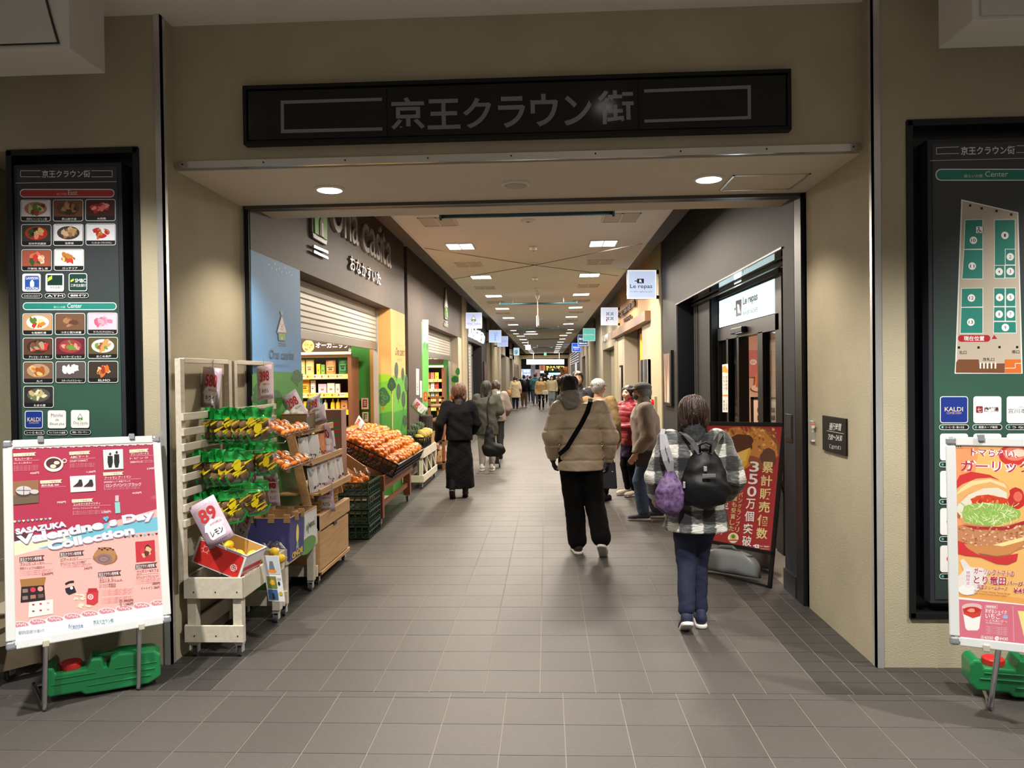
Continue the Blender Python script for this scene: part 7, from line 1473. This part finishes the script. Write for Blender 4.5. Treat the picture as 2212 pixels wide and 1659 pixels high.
    if hair:
        st=hair.get('st','short'); L=hair.get('L',0); F=Field(hc-np.array([.1,.12,.1+L])*H,hc+np.array([.1,.11,.1])*H,min(h,.009)); v=hair.get('v',1)
        F.ell(hd(0,-.010,.012),(.053*H*v,.062*H*v,.054*H*v),.01); F.ell(hd(0,-.022,-.01),(.05*H*v,.05*H*v,.05*H*v),.02)
        if L: 
            for sx in (-1,0,1): F.cap(hd(sx*.028,-.02,.0),hd(sx*.034,-.03-.2*L,-L),.034*H*v,.026*H*v*hair.get('tip',1),.02)
        fc=hair.get('face',.02); F.ell(hd(0,.055,-.025),(.043*H,.05*H,.052*H),0,sub=True); F.ell(hd(0,.05,-.005),(.036*H,.03*H,.03*H),0,sub=True)
        if not L: F.ell(hd(0,.0,-.082),(.07*H,.075*H,.04*H),0,sub=True)
        F.noise(.0045,48,2,(1,1,.35)); F.noise(.0022,120,7,(1,1,.25)); F.build('hair',hair['m'],t)
    if shoes:
        for i in (0,1):
            a=an[i]; yawf=(q['lf'],q['rf'])[i]; pit=q.get('lp' if i==0 else 'rp',0); o=np.array([a[0],a[1],max(a[2]-.045*H,0)+0]); s_=H/1.65
            F=Field((-.09,-.14,-.02),(.09,.24,.16),.007); F.cap((0,-.035,.05),(0,.13,.035),.038*s_,.034*s_,.02,fx=1.05); F.cap((0,-.04,.07),(0,-.03,.095),.036*s_,.036*s_,.02); F.cap((0,.1,.03),(0,.15,.028),.036*s_,.03*s_,.02,fx=1.1); F.cut(.018); so=F.build('shoe',shoes['m'],t,1)
            G=Field((-.09,-.14,-.02),(.09,.24,.06),.006); G.cap((0,-.04,.016),(0,.14,.016),.042*s_,.038*s_,.01,fx=1.05); G.cut(.0); G.cut(.026,False); sl_=G.build('sole',shoes.get('sole',WHITE_SOLE),so,0)
            so.location=tuple(o); so.rotation_euler=(pit,0,yawf)
    t['_hc']=list(hc); return t,hd,H
def locks(t,hd,H,v,L,m,n=70,seed=1,r0=.0034,flat=1.0):
    r=random.Random(seed); b=B()
    for k in range(n):
        a=r.uniform(R_(-35),R_(215))+PI; ph0=r.uniform(.1,.9); ph1=r.uniform(1.5,1.95); sw=r.uniform(-.35,.35); pts=[]; rs=[]
        for i in range(7):
            f=i/6; ph=ph0+(ph1-ph0)*f; aa=a+sw*f*f; rr=1.03+.02*math.sin(k)+.03*f; pts.append(hd(.053*v*rr*math.sin(ph)*math.cos(aa),-.010+.062*v*rr*math.sin(ph)*math.sin(aa),.012+.054*v*rr*math.cos(ph)-(L*.9*f**3))); rs.append(H*r0*(.4+1.2*math.sin(PI*min(.9,f+.12))))
        b.tube(pts,rs,5,sq=.6)
    b.build('hair_locks',m,t,smooth=True)['kind']='stuff'
WHITE_SOLE=mat('white_sole',(224,222,218),.5)
def strap(par,pts,w,m,name='strap',th=.004,cl=0):
    """flat strap through points, each with an outward normal"""
    b=B(); vs=[]; n=len(pts)
    for i,(p,nn) in enumerate(pts):
        p=Vector(p); nn=Vector(nn).normalized(); d=(Vector(pts[min(i+1,n-1)][0])-Vector(pts[max(i-1,0)][0])).normalized(); s=d.cross(nn).normalized()*w/2; vs+=[p-s,p+s,p+s+nn*th,p-s+nn*th]
    fs=[(0,1,2,3),(4*n-4,4*n-1,4*n-2,4*n-3)]
    for i in range(n-1):
        for k in range(4): fs.append((4*i+k,4*i+(k+1)%4,4*i+4+(k+1)%4,4*i+4+k))
    b.add(vs,fs); return b.build(name,m,par)
def sag(a,b,dz,n=8,nn=(0,-1,0)):
    a,b=Vector(a),Vector(b); return [(a.lerp(b,i/n)+Vector((0,0,-dz*4*(i/n)*(1-i/n))),nn) for i in range(n+1)]
def bagsdf(par,name,m,fn,lo,hi,h=.008): F=Field(lo,hi,h); fn(F); return F.build(name,m,par)
PUF=mat('taupe_puffer_nylon',(198,182,158),.42,bump=.1,bs=40,sheen=.2); BKC=mat('black_cloth',(9,9,11),.9,spec=.2); BKC2=mat('black_wool',(13,14,18),.95,bump=.3,bs=150,spec=.2); GRH=mat('grey_jersey',(150,147,144),.9,bump=.15,bs=120); HRB=mat('black_hair',(26,22,20),.5,bump=.5,bs=60,stretch=(1,1,.15)); HRG=mat('grey_hair',(168,166,162),.55,var=.15,vs=40,bump=.5,bs=60); HRW=mat('brown_hair',(86,58,38),.5,var=.2,vs=30,bump=.5,bs=70); HRD=mat('dark_brown_hair',(48,32,26),.45,var=.2,vs=30,bump=.5,bs=70)
OLV=mat('mustard_olive_jacket',(130,104,60),.75,var=.06,vs=8); REDJ=mat('crimson_puffer',(140,24,42),.4,sheen=.2); FLE=mat('taupe_fleece',(150,134,118),.95,bump=.9,bs=140,var=.08,vs=12,sheen=.5); JEAN=mat('blue_denim',(70,92,120),.85,var=.2,vs=9,bump=.1,bs=300); NAVY=mat('navy_cotton',(24,30,58),.85); PURP=mat('purple_cloth',(72,44,96),.7); BRL=mat('dark_brown_leather',(58,46,44),.5); NB=mat('dark_shoe',(36,34,38),.6)
# 1 man in the taupe puffer jacket, walking away
t,hd,H=person('man walking away in a taupe puffer jacket with grey hood and black trousers',.30,6.98,R_(2),1.66,dict(lean=.012,lk=(-.035,.03,.285),la=(-.02,.03,.045),rk=(.075,.0,.29),ra=(.10,-.13,.095),rp=R_(-38),lf=R_(8),rf=R_(-12),le=(-.162,-.03,.66),lw=(-.15,.05,.53),re=(.165,-.02,.64),rw=(.158,.03,.52),hy=.25,hp=-.12,hx=-.062,shw=.108,hipw=.055),
 top=dict(m=PUF,w=1.24,hem=.47,arm=1.05,quilt=.085,fold=.006,ff=20,cuff=.9,flare=1.02,h=.009),bottom=dict(m=BKC,w=1.3,w2=1.8),hair=dict(m=HRB,v=1.0),hood=None,shoes=dict(m=NB),glove=(0,1))
locks(t,hd,H,.97,0,HRB,60,1,.0026)
F=Field((-.28,-.24,1.24),(.16,.22,1.6),.009); c=np.array([-.088,.01,1.425]); F.cap(c+(-.075,.05,.0),c+(0,-.07,-.01),.05,.055,.03); F.cap(c+(.08,.04,-.02),c+(0,-.07,-.01),.048,.055,.03); F.cap(c+(0,-.06,.03),c+(.0,-.10,-.05),.05,.035,.03,fx=1.7); F.cap(c+(-.02,-.03,.06),c+(.02,-.03,.05),.05,.05,.03,fx=1.2); F.noise(.006,38,3,(1,1,1.6)); F.build('hood',GRH,t)
strap(t,[((.10,.02,1.425),(0,-.3,1)),((.09,-.08,1.40),(0,-.8,.8)),((.06,-.145,1.32),(0,-1,.2)),((.0,-.165,1.21),(0,-1,.1)),((-.07,-.17,1.10),(0,-1,0)),((-.13,-.165,1.0),(-.3,-1,0)),((-.20,-.12,.93),(-1,-.6,0))],.042,BKC,'crossbody_strap')
# 2 grey haired man with a tote
t,hd,H=person('grey haired man in a mustard olive jacket holding a dark tote bag',.655,9.95,R_(-28),1.60,dict(lean=.02,hy=-.35,re=(.165,-.02,.62),rw=(.15,.06,.485)),top=dict(m=OLV,w=1.2,hem=.46,collar=.0),bottom=dict(m=BKC,w=1.2),hair=dict(m=HRG,v=1.03),shoes=dict(m=NB,sole=BKC))
locks(t,hd,H,1.0,0,HRG,80,2,.0026)
B().tube([hd(.05,.05,.004),hd(.052,-.0,.004)],.002,5).build('glasses',BKC,t); 
TB=mat('dark_navy_tote',(34,38,50),.6)
tt=thing('tote_bag','dark navy tote bag hanging from the grey haired man\'s hand','bag',tuple(P(1317,1055,1,9.75)+np.array([0,0,0])),R_(-10)); B().add([(-.095,-.04,0),(.095,-.04,0),(.095,.04,0),(-.095,.04,0),(-.07,-.015,.34),(.075,-.015,.34),(.075,.015,.34),(-.07,.015,.34)],[(0,1,2,3),(0,1,5,4),(1,2,6,5),(2,3,7,6),(3,0,4,7),(4,5,6,7)]).build('body',TB,tt,bev=.01)
for yy in (-.014,.014): B().tube([(-.05,yy,.33),(-.035,yy,.46),(0,0,.56),(.035,yy,.46),(.05,yy,.33)],.006,6).build('handle',TB,tt,smooth=True)
p=Pr((.02,-.0290,.22),(1,0,0),(0,0.07,1)); p.e(.02,0,.009,.005,WHITE,n=8); p.build('emblem',tt)
# 3 woman in crimson facing left
t,hd,H=person('older woman in a crimson puffer jacket talking with the capped man',1.13,10.35,R_(118),1.50,dict(lean=.01,hy=.35,hp=-.05,le=(-.13,.03,.64),lw=(-.06,.17,.62),re=(.13,.03,.64),rw=(.06,.2,.62),lf=.1,rf=-.1,curl=1.1),top=dict(m=REDJ,w=1.22,hem=.46,quilt=.05,collar=.018),bottom=dict(m=BKC,w=1.05),hair=dict(m=HRB,v=1.05),shoes=dict(m=mat('cream_shoe',(206,196,176),.6)),skin=SK2,glove=None)
F=Field((-.25,-.25,.5),(.25,.25,.9),.011); F.torso([(.53,0,0,.155,.125),(.72,0,0,.15,.12),(.8,0,0,.14,.11)],.02); F.noise(.006,26,2); F.build('purple_skirt',PURP,t)
# 4 capped man in fleece, in profile facing left
t,hd,H=person('man in a grey cap, glasses and taupe fleece jacket with blue jeans, in profile',1.13,8.66,R_(86),1.55,dict(lean=.02,hy=-.05,le=(-.15,-.0,.63),lw=(-.15,.09,.49),re=(.15,-.01,.63),rw=(.15,.05,.49),lk=(-.05,.06,.28),la=(-.055,.035,.045),rk=(.05,.02,.28),ra=(.055,-.075,.045),shw=.115),top=dict(m=FLE,w=1.42,hem=.50,collar=.02,fold=.006,arm=1.0),bottom=dict(m=JEAN,w=1.22,w2=1.45),hair=dict(m=mat('short_grey_hair',(110,104,98),.6,bump=.5,bs=60),v=.98),shoes=dict(m=mat('dark_grey_sneaker',(64,66,70),.6)))
CAPM=mat('grey_tweed_cap',(96,92,88),.9,var=.3,vs=90,bump=.4,bs=120); F=Field(np.array(t['_hc'])-np.array([.13,.16,.0]),np.array(t['_hc'])+np.array([.13,.22,.16]),.008); F.ell(hd(0,-.008,.035),(.057*H,.068*H,.038*H),.01); F.ell(hd(0,.055,.022),(.045*H,.036*H,.008*H),.012); F.cut(float(hd(0,0,.012)[2]),True,(0,-.12)); F.build('flat_cap',CAPM,t)
for sx in (-1,1): B().tube([hd(sx*.032,.056,.0),hd(sx*.05,.03,.003),hd(sx*.052,-.005,.003)],.0022,5).build('glasses_arm',BKC,t)
B().tube([hd(-.032,.057,.004),hd(-.008,.062,.004),hd(.008,.062,.004),hd(.032,.057,.004),hd(.03,.057,-.012),hd(.01,.062,-.012),hd(-.01,.062,-.012),hd(-.03,.057,-.012)],.002,5,closed=True).build('glasses_frame',BKC,t)
F=Field(np.array(t['_hc'])-np.array([.1,.1,.12]),np.array(t['_hc'])+np.array([.1,.14,.02]),.008); F.ell(hd(0,.03,-.03),(.036*H,.034*H,.03*H),.01); F.build('face_mask',mat('dark_green_mask',(74,84,78),.8),t)
b=B().box(-.235,-.18,-.10,.14,.62,.80); b.build('shoulder_bag',BRL,t,bev=.012); strap(t,[((-.23,.1,.79),(-1,0,0)),((-.19,.06,1.0),(-1,0,0)),((-.1,-.0,1.30),(-1,0,.5))],.02,BRL,'bag_strap')
# 5 woman in the checked coat
CHK=D.materials.new('checked_mohair_wool'); CHK.use_nodes=True; N_=CHK.node_tree.nodes; L_=CHK.node_tree.links; MATS['checked_mohair_wool']=CHK
tc=N_.new('ShaderNodeTexCoord'); mp_=N_.new('ShaderNodeMapping'); mp_.inputs['Rotation'].default_value=(0,0,.12); mp_.inputs['Scale'].default_value=(1,1,1); L_.new(tc.outputs['Object'],mp_.inputs[0])
nz=N_.new('ShaderNodeTexNoise'); nz.inputs['Scale'].default_value=45; nz.inputs['Detail'].default_value=5; m2=N_.new('ShaderNodeMapping'); m2.inputs['Scale'].default_value=(.5,.5,2.2); L_.new(tc.outputs['Object'],m2.inputs[0]); L_.new(m2.outputs[0],nz.inputs[0])
mxv=N_.new('ShaderNodeMixRGB'); mxv.blend_type='ADD'; mxv.inputs[0].default_value=.035; L_.new(mp_.outputs[0],mxv.inputs[1]); L_.new(nz.outputs['Color'],mxv.inputs[2]); sp=N_.new('ShaderNodeSeparateXYZ'); L_.new(mxv.outputs[0],sp.inputs[0])
def bandn(out,f,ph):
    a=N_.new('ShaderNodeMath'); a.operation='MULTIPLY_ADD'; a.inputs[1].default_value=f; a.inputs[2].default_value=ph; L_.new(out,a.inputs[0]); s_=N_.new('ShaderNodeMath'); s_.operation='SINE'; L_.new(a.outputs[0],s_.inputs[0]); r_=N_.new('ShaderNodeMapRange'); r_.inputs[1].default_value=-.15; r_.inputs[2].default_value=.25; L_.new(s_.outputs[0],r_.inputs[0]); return r_.outputs[0]
bx_,bz_=bandn(sp.outputs[0],42,.6),bandn(sp.outputs[2],38,1.0); ad=N_.new('ShaderNodeMath'); ad.operation='ADD'; L_.new(bx_,ad.inputs[0]); L_.new(bz_,ad.inputs[1]); nn2=N_.new('ShaderNodeMath'); nn2.operation='MULTIPLY_ADD'; nn2.inputs[1].default_value=1.1; nn2.inputs[2].default_value=-.55; L_.new(nz.outputs[0],nn2.inputs[0]); ad2=N_.new('ShaderNodeMath'); L_.new(ad.outputs[0],ad2.inputs[0]); L_.new(nn2.outputs[0],ad2.inputs[1])
dv=N_.new('ShaderNodeMath'); dv.operation='MULTIPLY'; dv.inputs[1].default_value=.5; L_.new(ad2.outputs[0],dv.inputs[0]); cr_=N_.new('ShaderNodeValToRGB'); L_.new(dv.outputs[0],cr_.inputs[0]); e_=cr_.color_ramp.elements; e_[0].position=.12; e_[0].color=lin((30,31,33)); e_[1].position=.9; e_[1].color=lin((206,206,198)); x_=e_.new(.5); x_.color=lin((82,84,84)); L_.new(cr_.outputs[0],N_['Principled BSDF'].inputs['Base Color']); N_['Principled BSDF'].inputs['Roughness'].default_value=.95; N_['Principled BSDF'].inputs['Sheen Weight'].default_value=.4
bp_=N_.new('ShaderNodeBump'); bp_.inputs['Strength'].default_value=.8; bp_.inputs['Distance'].default_value=.01; L_.new(nz.outputs[0],bp_.inputs['Height']); L_.new(bp_.outputs[0],N_['Principled BSDF'].inputs['Normal'])
t,hd,H=person('woman walking away in a black and white checked wool coat with navy trousers',.955,4.97,R_(-2),1.50,dict(lean=.025,lk=(-.04,.005,.285),la=(-.055,-.09,.07),lp=R_(-30),rk=(.015,.045,.285),ra=(.02,.02,.045),le=(-.17,-.04,.66),lw=(-.17,.05,.57),re=(.165,-.02,.65),rw=(.15,.07,.56),shw=.1,hy=0,hp=-.12,rf=R_(-4)),
 top=dict(m=CHK,w=1.2,hem=.425,fold=.006,flare=1.2,collar=.02,arm=1.1,h=.009,name='coat'),bottom=dict(m=NAVY,w=.98,w2=1.15,hem=.16),hair=dict(m=HRD,v=1.16,L=.045),shoes=dict(m=mat('navy_slip_on',(30,38,66),.7)),h=.009,hood=mat('charcoal_scarf',(52,54,56),.95,var=.5,vs=60,bump=.4,bs=90))
locks(t,hd,H,1.14,.05,HRD,120,5,.0036)
# her black backpack
bk=thing('backpack','black nylon backpack on the back of the woman in the checked coat','backpack',(.985,4.80,-.02),R_(-4)); NYL=mat('black_nylon',(8,9,12),.5,bump=.15,bs=25,spec=.3)
def f(F): F.cap((0,0,.96),(0,.02,1.06),.125,.10,.04,fy=.62,fx=1.0); F.cap((0,.02,1.06),(0,.04,1.17),.10,.055,.04,fy=.6,fx=1.25); F.ell((0,-.0,.94),(.155,.075,.10),.03,pw=2.6); F.noise(.005,28,6)
bagsdf(bk,'body',NYL,f,(-.24,-.16,.78),(.24,.2,1.30)); B().box(-.02,.0,-.085,-.075,1.07,1.10).build('buckle',STEEL,bk,bev=.002); B().box(-.03,.05,-.098,-.085,1.035,1.055).build('logo_plate',mat('plate_grey',(150,150,150),.3,.6),bk,bev=.001); B().box(-.142,-.128,-.05,-.036,.96,1.0).build('zip_pull',STEEL,bk,bev=.002)
for sx in (-1,1): strap(bk,[((sx*.03,.0,1.17),(0,-1,.2)),((sx*.07,.045,1.235),(0,-1,.5)),((sx*.115,.10,1.285),(0,-.6,1)),((sx*.125,.18,1.29),(0,0,1))],.032,NYL,'shoulder_strap')
B().tube([(-.03,.0,1.18),(-.035,-.02,1.225),(0,-.03,1.245),(.035,-.02,1.225),(.03,0,1.18)],.007,8).build('grab_loop',NYL,bk,smooth=True)
pt=thing('tote_bag','purple patterned pouch bag with grey straps at her left elbow','bag',(.765,4.80,0.01),0); LAV=mat('purple_print_cloth',(96,72,112),.6,var=.9,vs=36)
def f(F): F.cap((0,0,.84),(0,0,.90),.09,.085,.03,fy=.6); F.cap((0,0,.90),(.005,.01,1.03),.082,.03,.03,fy=.6); F.noise(.006,34,2)
bagsdf(pt,'body',LAV,f,(-.13,-.09,.72),(.13,.1,1.12)); GS=mat('grey_strap',(150,148,156),.7)
strap(pt,[((0,-.005,1.03),(0,-1,0)),((-.03,-.02,1.10),(0,-1,0)),((-.045,-.005,1.17),(0,-1,0)),((-.04,.04,1.26),(0,-1,.4)),((-.02,.12,1.285),(0,-.2,1))],.03,GS); strap(pt,[((.01,0,1.02),(0,-1,0)),((.01,-.015,1.10),(0,-1,0)),((-.012,-.0,1.18),(0,-1,0)),((-.025,.05,1.26),(0,-1,.4))],.026,GS)
# 6 woman all in black
t,hd,H=person('woman walking away in a black sweater and ankle long black skirt, brown bob',-1.20,10.30,R_(3),1.55,dict(lean=.02,la=(-.06,-.13,.085),lk=(-.05,.01,.285),lp=R_(-48),ra=(.045,.03,.045),le=(-.165,-.05,.65),lw=(-.185,-.02,.50),re=(.15,.03,.64),rw=(.12,.1,.56)),top=dict(m=BKC2,w=1.2,hem=.5,collar=0,name='sweater'),bottom=dict(m=BKC,skirt=.085,name='skirt',sx=.125,sy=.12,stock=BKC),hair=dict(m=HRW,v=1.18,L=.06),shoes=dict(m=mat('brown_shoe',(84,70,54),.7),sole=BRL),hood=mat('charcoal_knit',(58,56,58),.9,bump=.3,bs=100))
locks(t,hd,H,1.16,.07,HRW,110,6,.0036)
# 7 long haired woman with a card and black tote
t,hd,H=person('woman with long black hair and dark green coat holding a small white card',-1.05,13.1,R_(-4),1.56,dict(lean=.02,re=(.15,.0,.66),rw=(.12,.09,.74),le=(-.15,0,.64),lw=(-.12,.08,.55)),top=dict(m=mat('dark_olive_coat',(52,52,44),.8),w=1.3,hem=.40,name='coat'),bottom=dict(m=mat('pale_trousers',(170,164,156),.8),w=1.1),hair=dict(m=HRB,v=1.08,L=.17),shoes=dict(m=mat('white_shoe',(216,214,210),.6)),h=.013)
B().box(.16,.22,.2,.204,1.33,1.37).build('card',WHB,t)
tt=thing('tote_bag','big soft black tote bag carried by the long haired woman','bag',(-.93,12.72,0)); 
def f(F): F.cap((-.06,0,.42),(.10,0,.40),.12,.12,.03,fy=.55); F.cap((-.03,0,.42),(-.05,.02,.78),.13,.05,.04,fy=.5); F.noise(.008,22,4)
bagsdf(tt,'body',NYL,f,(-.27,-.14,.24),(.3,.16,.95),.011); strap(tt,[((-.06,0,.8),(0,-1,0)),((-.09,.1,1.1),(0,-1,0)),((-.06,.25,1.28),(0,-1,.4))],.025,BKC)
locks(t,hd,H,1.06,.17,HRB,80,7,.0036)
# 8 backpacker with a small wheeled cart
t,hd,H=person('person in a grey brown jacket with hood and dark backpack on the left side',-1.02,15.0,R_(-2),1.55,dict(lean=.03,re=(.16,.04,.64),rw=(.13,.12,.56)),top=dict(m=mat('grey_brown_nylon',(128,116,108),.6),w=1.4,hem=.48),bottom=dict(m=NB,w=1.15),hair=dict(m=HRD,v=1.1,L=.03),shoes=dict(m=NB,sole=BKC),hood=mat('grey_hood',(142,134,124),.8),h=.013)
bk=thing('backpack','dark backpack with a water bottle on the person in the grey brown jacket','backpack',(-1.03,14.76,0)); 
def f(F): F.cap((0,0,.88),(0,0,1.12),.12,.10,.03,fy=.6); F.noise(.005,28,6)
bagsdf(bk,'body',mat('dark_grey_nylon',(46,44,48),.6),f,(-.2,-.13,.7),(.2,.13,1.28),.011); B().lathe((.12,-.03,.85),[(.028,0),(.028,.13),(.012,.16),(.012,.18)],12).build('water_bottle',mat('blue_bottle',(120,150,180),.2),bk)
for sx in (-1,1): strap(bk,[((sx*.03,.02,1.2),(0,-1,.4)),((sx*.1,.08,1.3),(0,-.6,1)),((sx*.12,.2,1.3),(0,0,1))],.03,NB)
t=thing('shopping_cart','small black wheeled cart beside the two women on the left','cart',(-.93,13.55,0)); 
for sx in (-.07,.07): B().lathe((sx-.012,0,.075),[(.07,0),(.072,.006),(.072,.018),(.07,.024)],16,0).build('wheel',RUB,t)
B().box(-.06,.06,-.03,.03,.07,.30).build('frame',BPL,t,bev=.01); B().tube([(0,0,.3),(0,-.02,.75)],.012,8).build('pole',BPL,t)
# 9 man facing the camera behind the puffer jacket
person('dark haired man in a black jacket facing the entrance behind the puffer jacket',.47,11.6,R_(176),1.71,dict(lean=.01),top=dict(m=mat('black_shell_jacket',(26,28,32),.55),w=1.3,hem=.46,collar=.01),bottom=dict(m=BKC),hair=dict(m=HRB,v=1.02),shoes=dict(m=NB),h=.012)
# 10.. people far along the passage
CRM=mat('cream_coat',(206,190,156),.8); TEAL=mat('teal_jacket',(40,92,98),.7); CAM=mat('camel_jacket',(196,164,116),.8); IV=mat('ivory_knit',(222,208,170),.9); BRT=mat('brown_trousers',(96,72,56),.8); LJ=mat('pale_jeans',(140,150,160),.85)
def far(label,px,d,rz,H,**k): 
    c=P(px,830,1,d); return person(label,float(c[0]),d,rz,H,k.pop('pose',None),h=.02,hands=k.pop('hands',False),shoes=dict(m=k.pop('sh',NB),sole=k.pop('so',WHITE_SOLE)),**k)
far('woman in a long cream hooded coat walking away on the left',1113,36,0,1.58,pose=dict(ra=(.05,.05,.045),la=(-.05,-.05,.05)),top=dict(m=CRM,w=1.35,hem=.36,flare=1.25,name='coat'),bottom=dict(m=NAVY,w=1.1),hair=dict(m=HRD,v=1.08,L=.05),hood=CRM)
c=P(1099,850,1,35.8); tag(B().lathe((c[0],35.8,.62),[(.04,0),(.11,.05),(.13,.2),(.1,.32),(.04,.34)],12).build('tan_bag',mat('tan_patterned_bag',(206,160,104),.7,var=.3,vs=20),smooth=True),'tan patterned shoulder bag beside the cream coat','bag')
far('man in a black jacket with a black backpack walking away',1132,39,0,1.66,top=dict(m=BKC2,w=1.4,hem=.48),bottom=dict(m=BRT,w=1.25),hair=dict(m=HRB),sh=BRL)
c=P(1132,838,1,38.8); tag(B().ball((c[0],38.72,1.15),(.17,.1,.24),12,8).build('backpack',NYL,smooth=True),'black backpack worn by the man in brown trousers','backpack')
far('man in a teal hooded jacket walking away down the middle',1156,42,0,1.72,top=dict(m=TEAL,w=1.3,hem=.46),bottom=dict(m=mat('slate_trousers',(70,84,92),.8),w=1.1),hair=dict(m=HRB),hood=TEAL)
far('woman with a white mask and camel jacket walking towards the entrance',1169,35.5,PI,1.57,top=dict(m=CAM,w=1.35,hem=.46,flare=1.2),bottom=dict(m=BKC,w=.85),hair=dict(m=HRB,v=1.05,L=.11),skin=SK2,mask=True)
c=P(1179,853,1,35.2); tag(B().box(c[0]-.16,c[0]+.1,35.15,35.25,.72,.92).build('handbag',mat('white_leather',(230,222,204),.5),bev=.02),'white handbag carried by the woman in the camel jacket','bag')
far('woman with a white mask, ivory knit and pale jeans facing the entrance',1192,38,PI,1.60,top=dict(m=IV,w=1.35,hem=.5),bottom=dict(m=LJ,w=1.35),hair=dict(m=HRB,v=1.05,L=.11),skin=SK2,mask=True)
far('man in black seen between the two masked women',1177,44,0,1.72,top=dict(m=BKC2,w=1.3,hem=.47),bottom=dict(m=BKC),hair=dict(m=HRB))
far('person in dark clothes left of the teal jacket, far off',1146,46,.1,1.6,top=dict(m=BKC2,w=1.3,hem=.42),bottom=dict(m=NAVY),hair=dict(m=HRD))
far('person in a dark coat partly hidden beside the puffer jacket',1203,41,PI,1.62,top=dict(m=BKC2,w=1.3,hem=.42),bottom=dict(m=BKC),hair=dict(m=HRB),mask=True)
far('person in a grey coat farthest away near the end sign',1140,52,PI,1.62,top=dict(m=GRH,w=1.3,hem=.42),bottom=dict(m=BKC),hair=dict(m=HRB),mask=True)
far('person in a dark red top far off near the cyan sign',1208,55,PI,1.65,top=dict(m=mat('dark_red_cloth',(90,40,44),.8),w=1.3,hem=.45),bottom=dict(m=BKC),hair=dict(m=HRB))
# wooden menu stand behind the talking couple
t=thing('menu_easel','pale wooden easel menu board with food pictures behind the crimson jacket','sign stand'); d=12.6; a=P(1316,962,1,d); b_=P(1352,867,1,d); x0,x1,z1=a[0],b_[0]+.12,b_[2]
for x in (x0,x1-.03): B().box(x,x+.03,d,d+.03,.004,z1).build('post',PINE,t)
for z in (z1-.03,z1-.38,.5): B().box(x0,x1,d,d+.03,z,z+.03).build('rail',PINE,t)
B().box(x0+.03,x1-.03,d+.005,d+.02,.55,z1-.03).build('sheet',mat('menu_print_white',(226,216,204),.6),t); p=Pr((x0+.03,d+.004,.55),(1,0,0),(0,0,1)); w=x1-x0-.06; hh=z1-.58
p.r(0,hh*.62,w,hh,(120,110,104)); p.e(w*.5,hh*.8,w*.38,hh*.14,(90,84,80)); p.e(w*.5,hh*.8,w*.3,hh*.1,(190,150,120),wob=.08); p.e(w*.3,hh*.35,w*.2,hh*.09,(170,80,70),wob=.08); p.e(w*.7,hh*.35,w*.2,hh*.09,(200,120,80),wob=.08); p.t('おすすめ',w*.2,hh*.5,w*.8,hh*.57,(120,40,40)); p.t('ランチ 980円',w*.15,hh*.12,w*.85,hh*.2,(60,50,50)); p.build('printing',t)
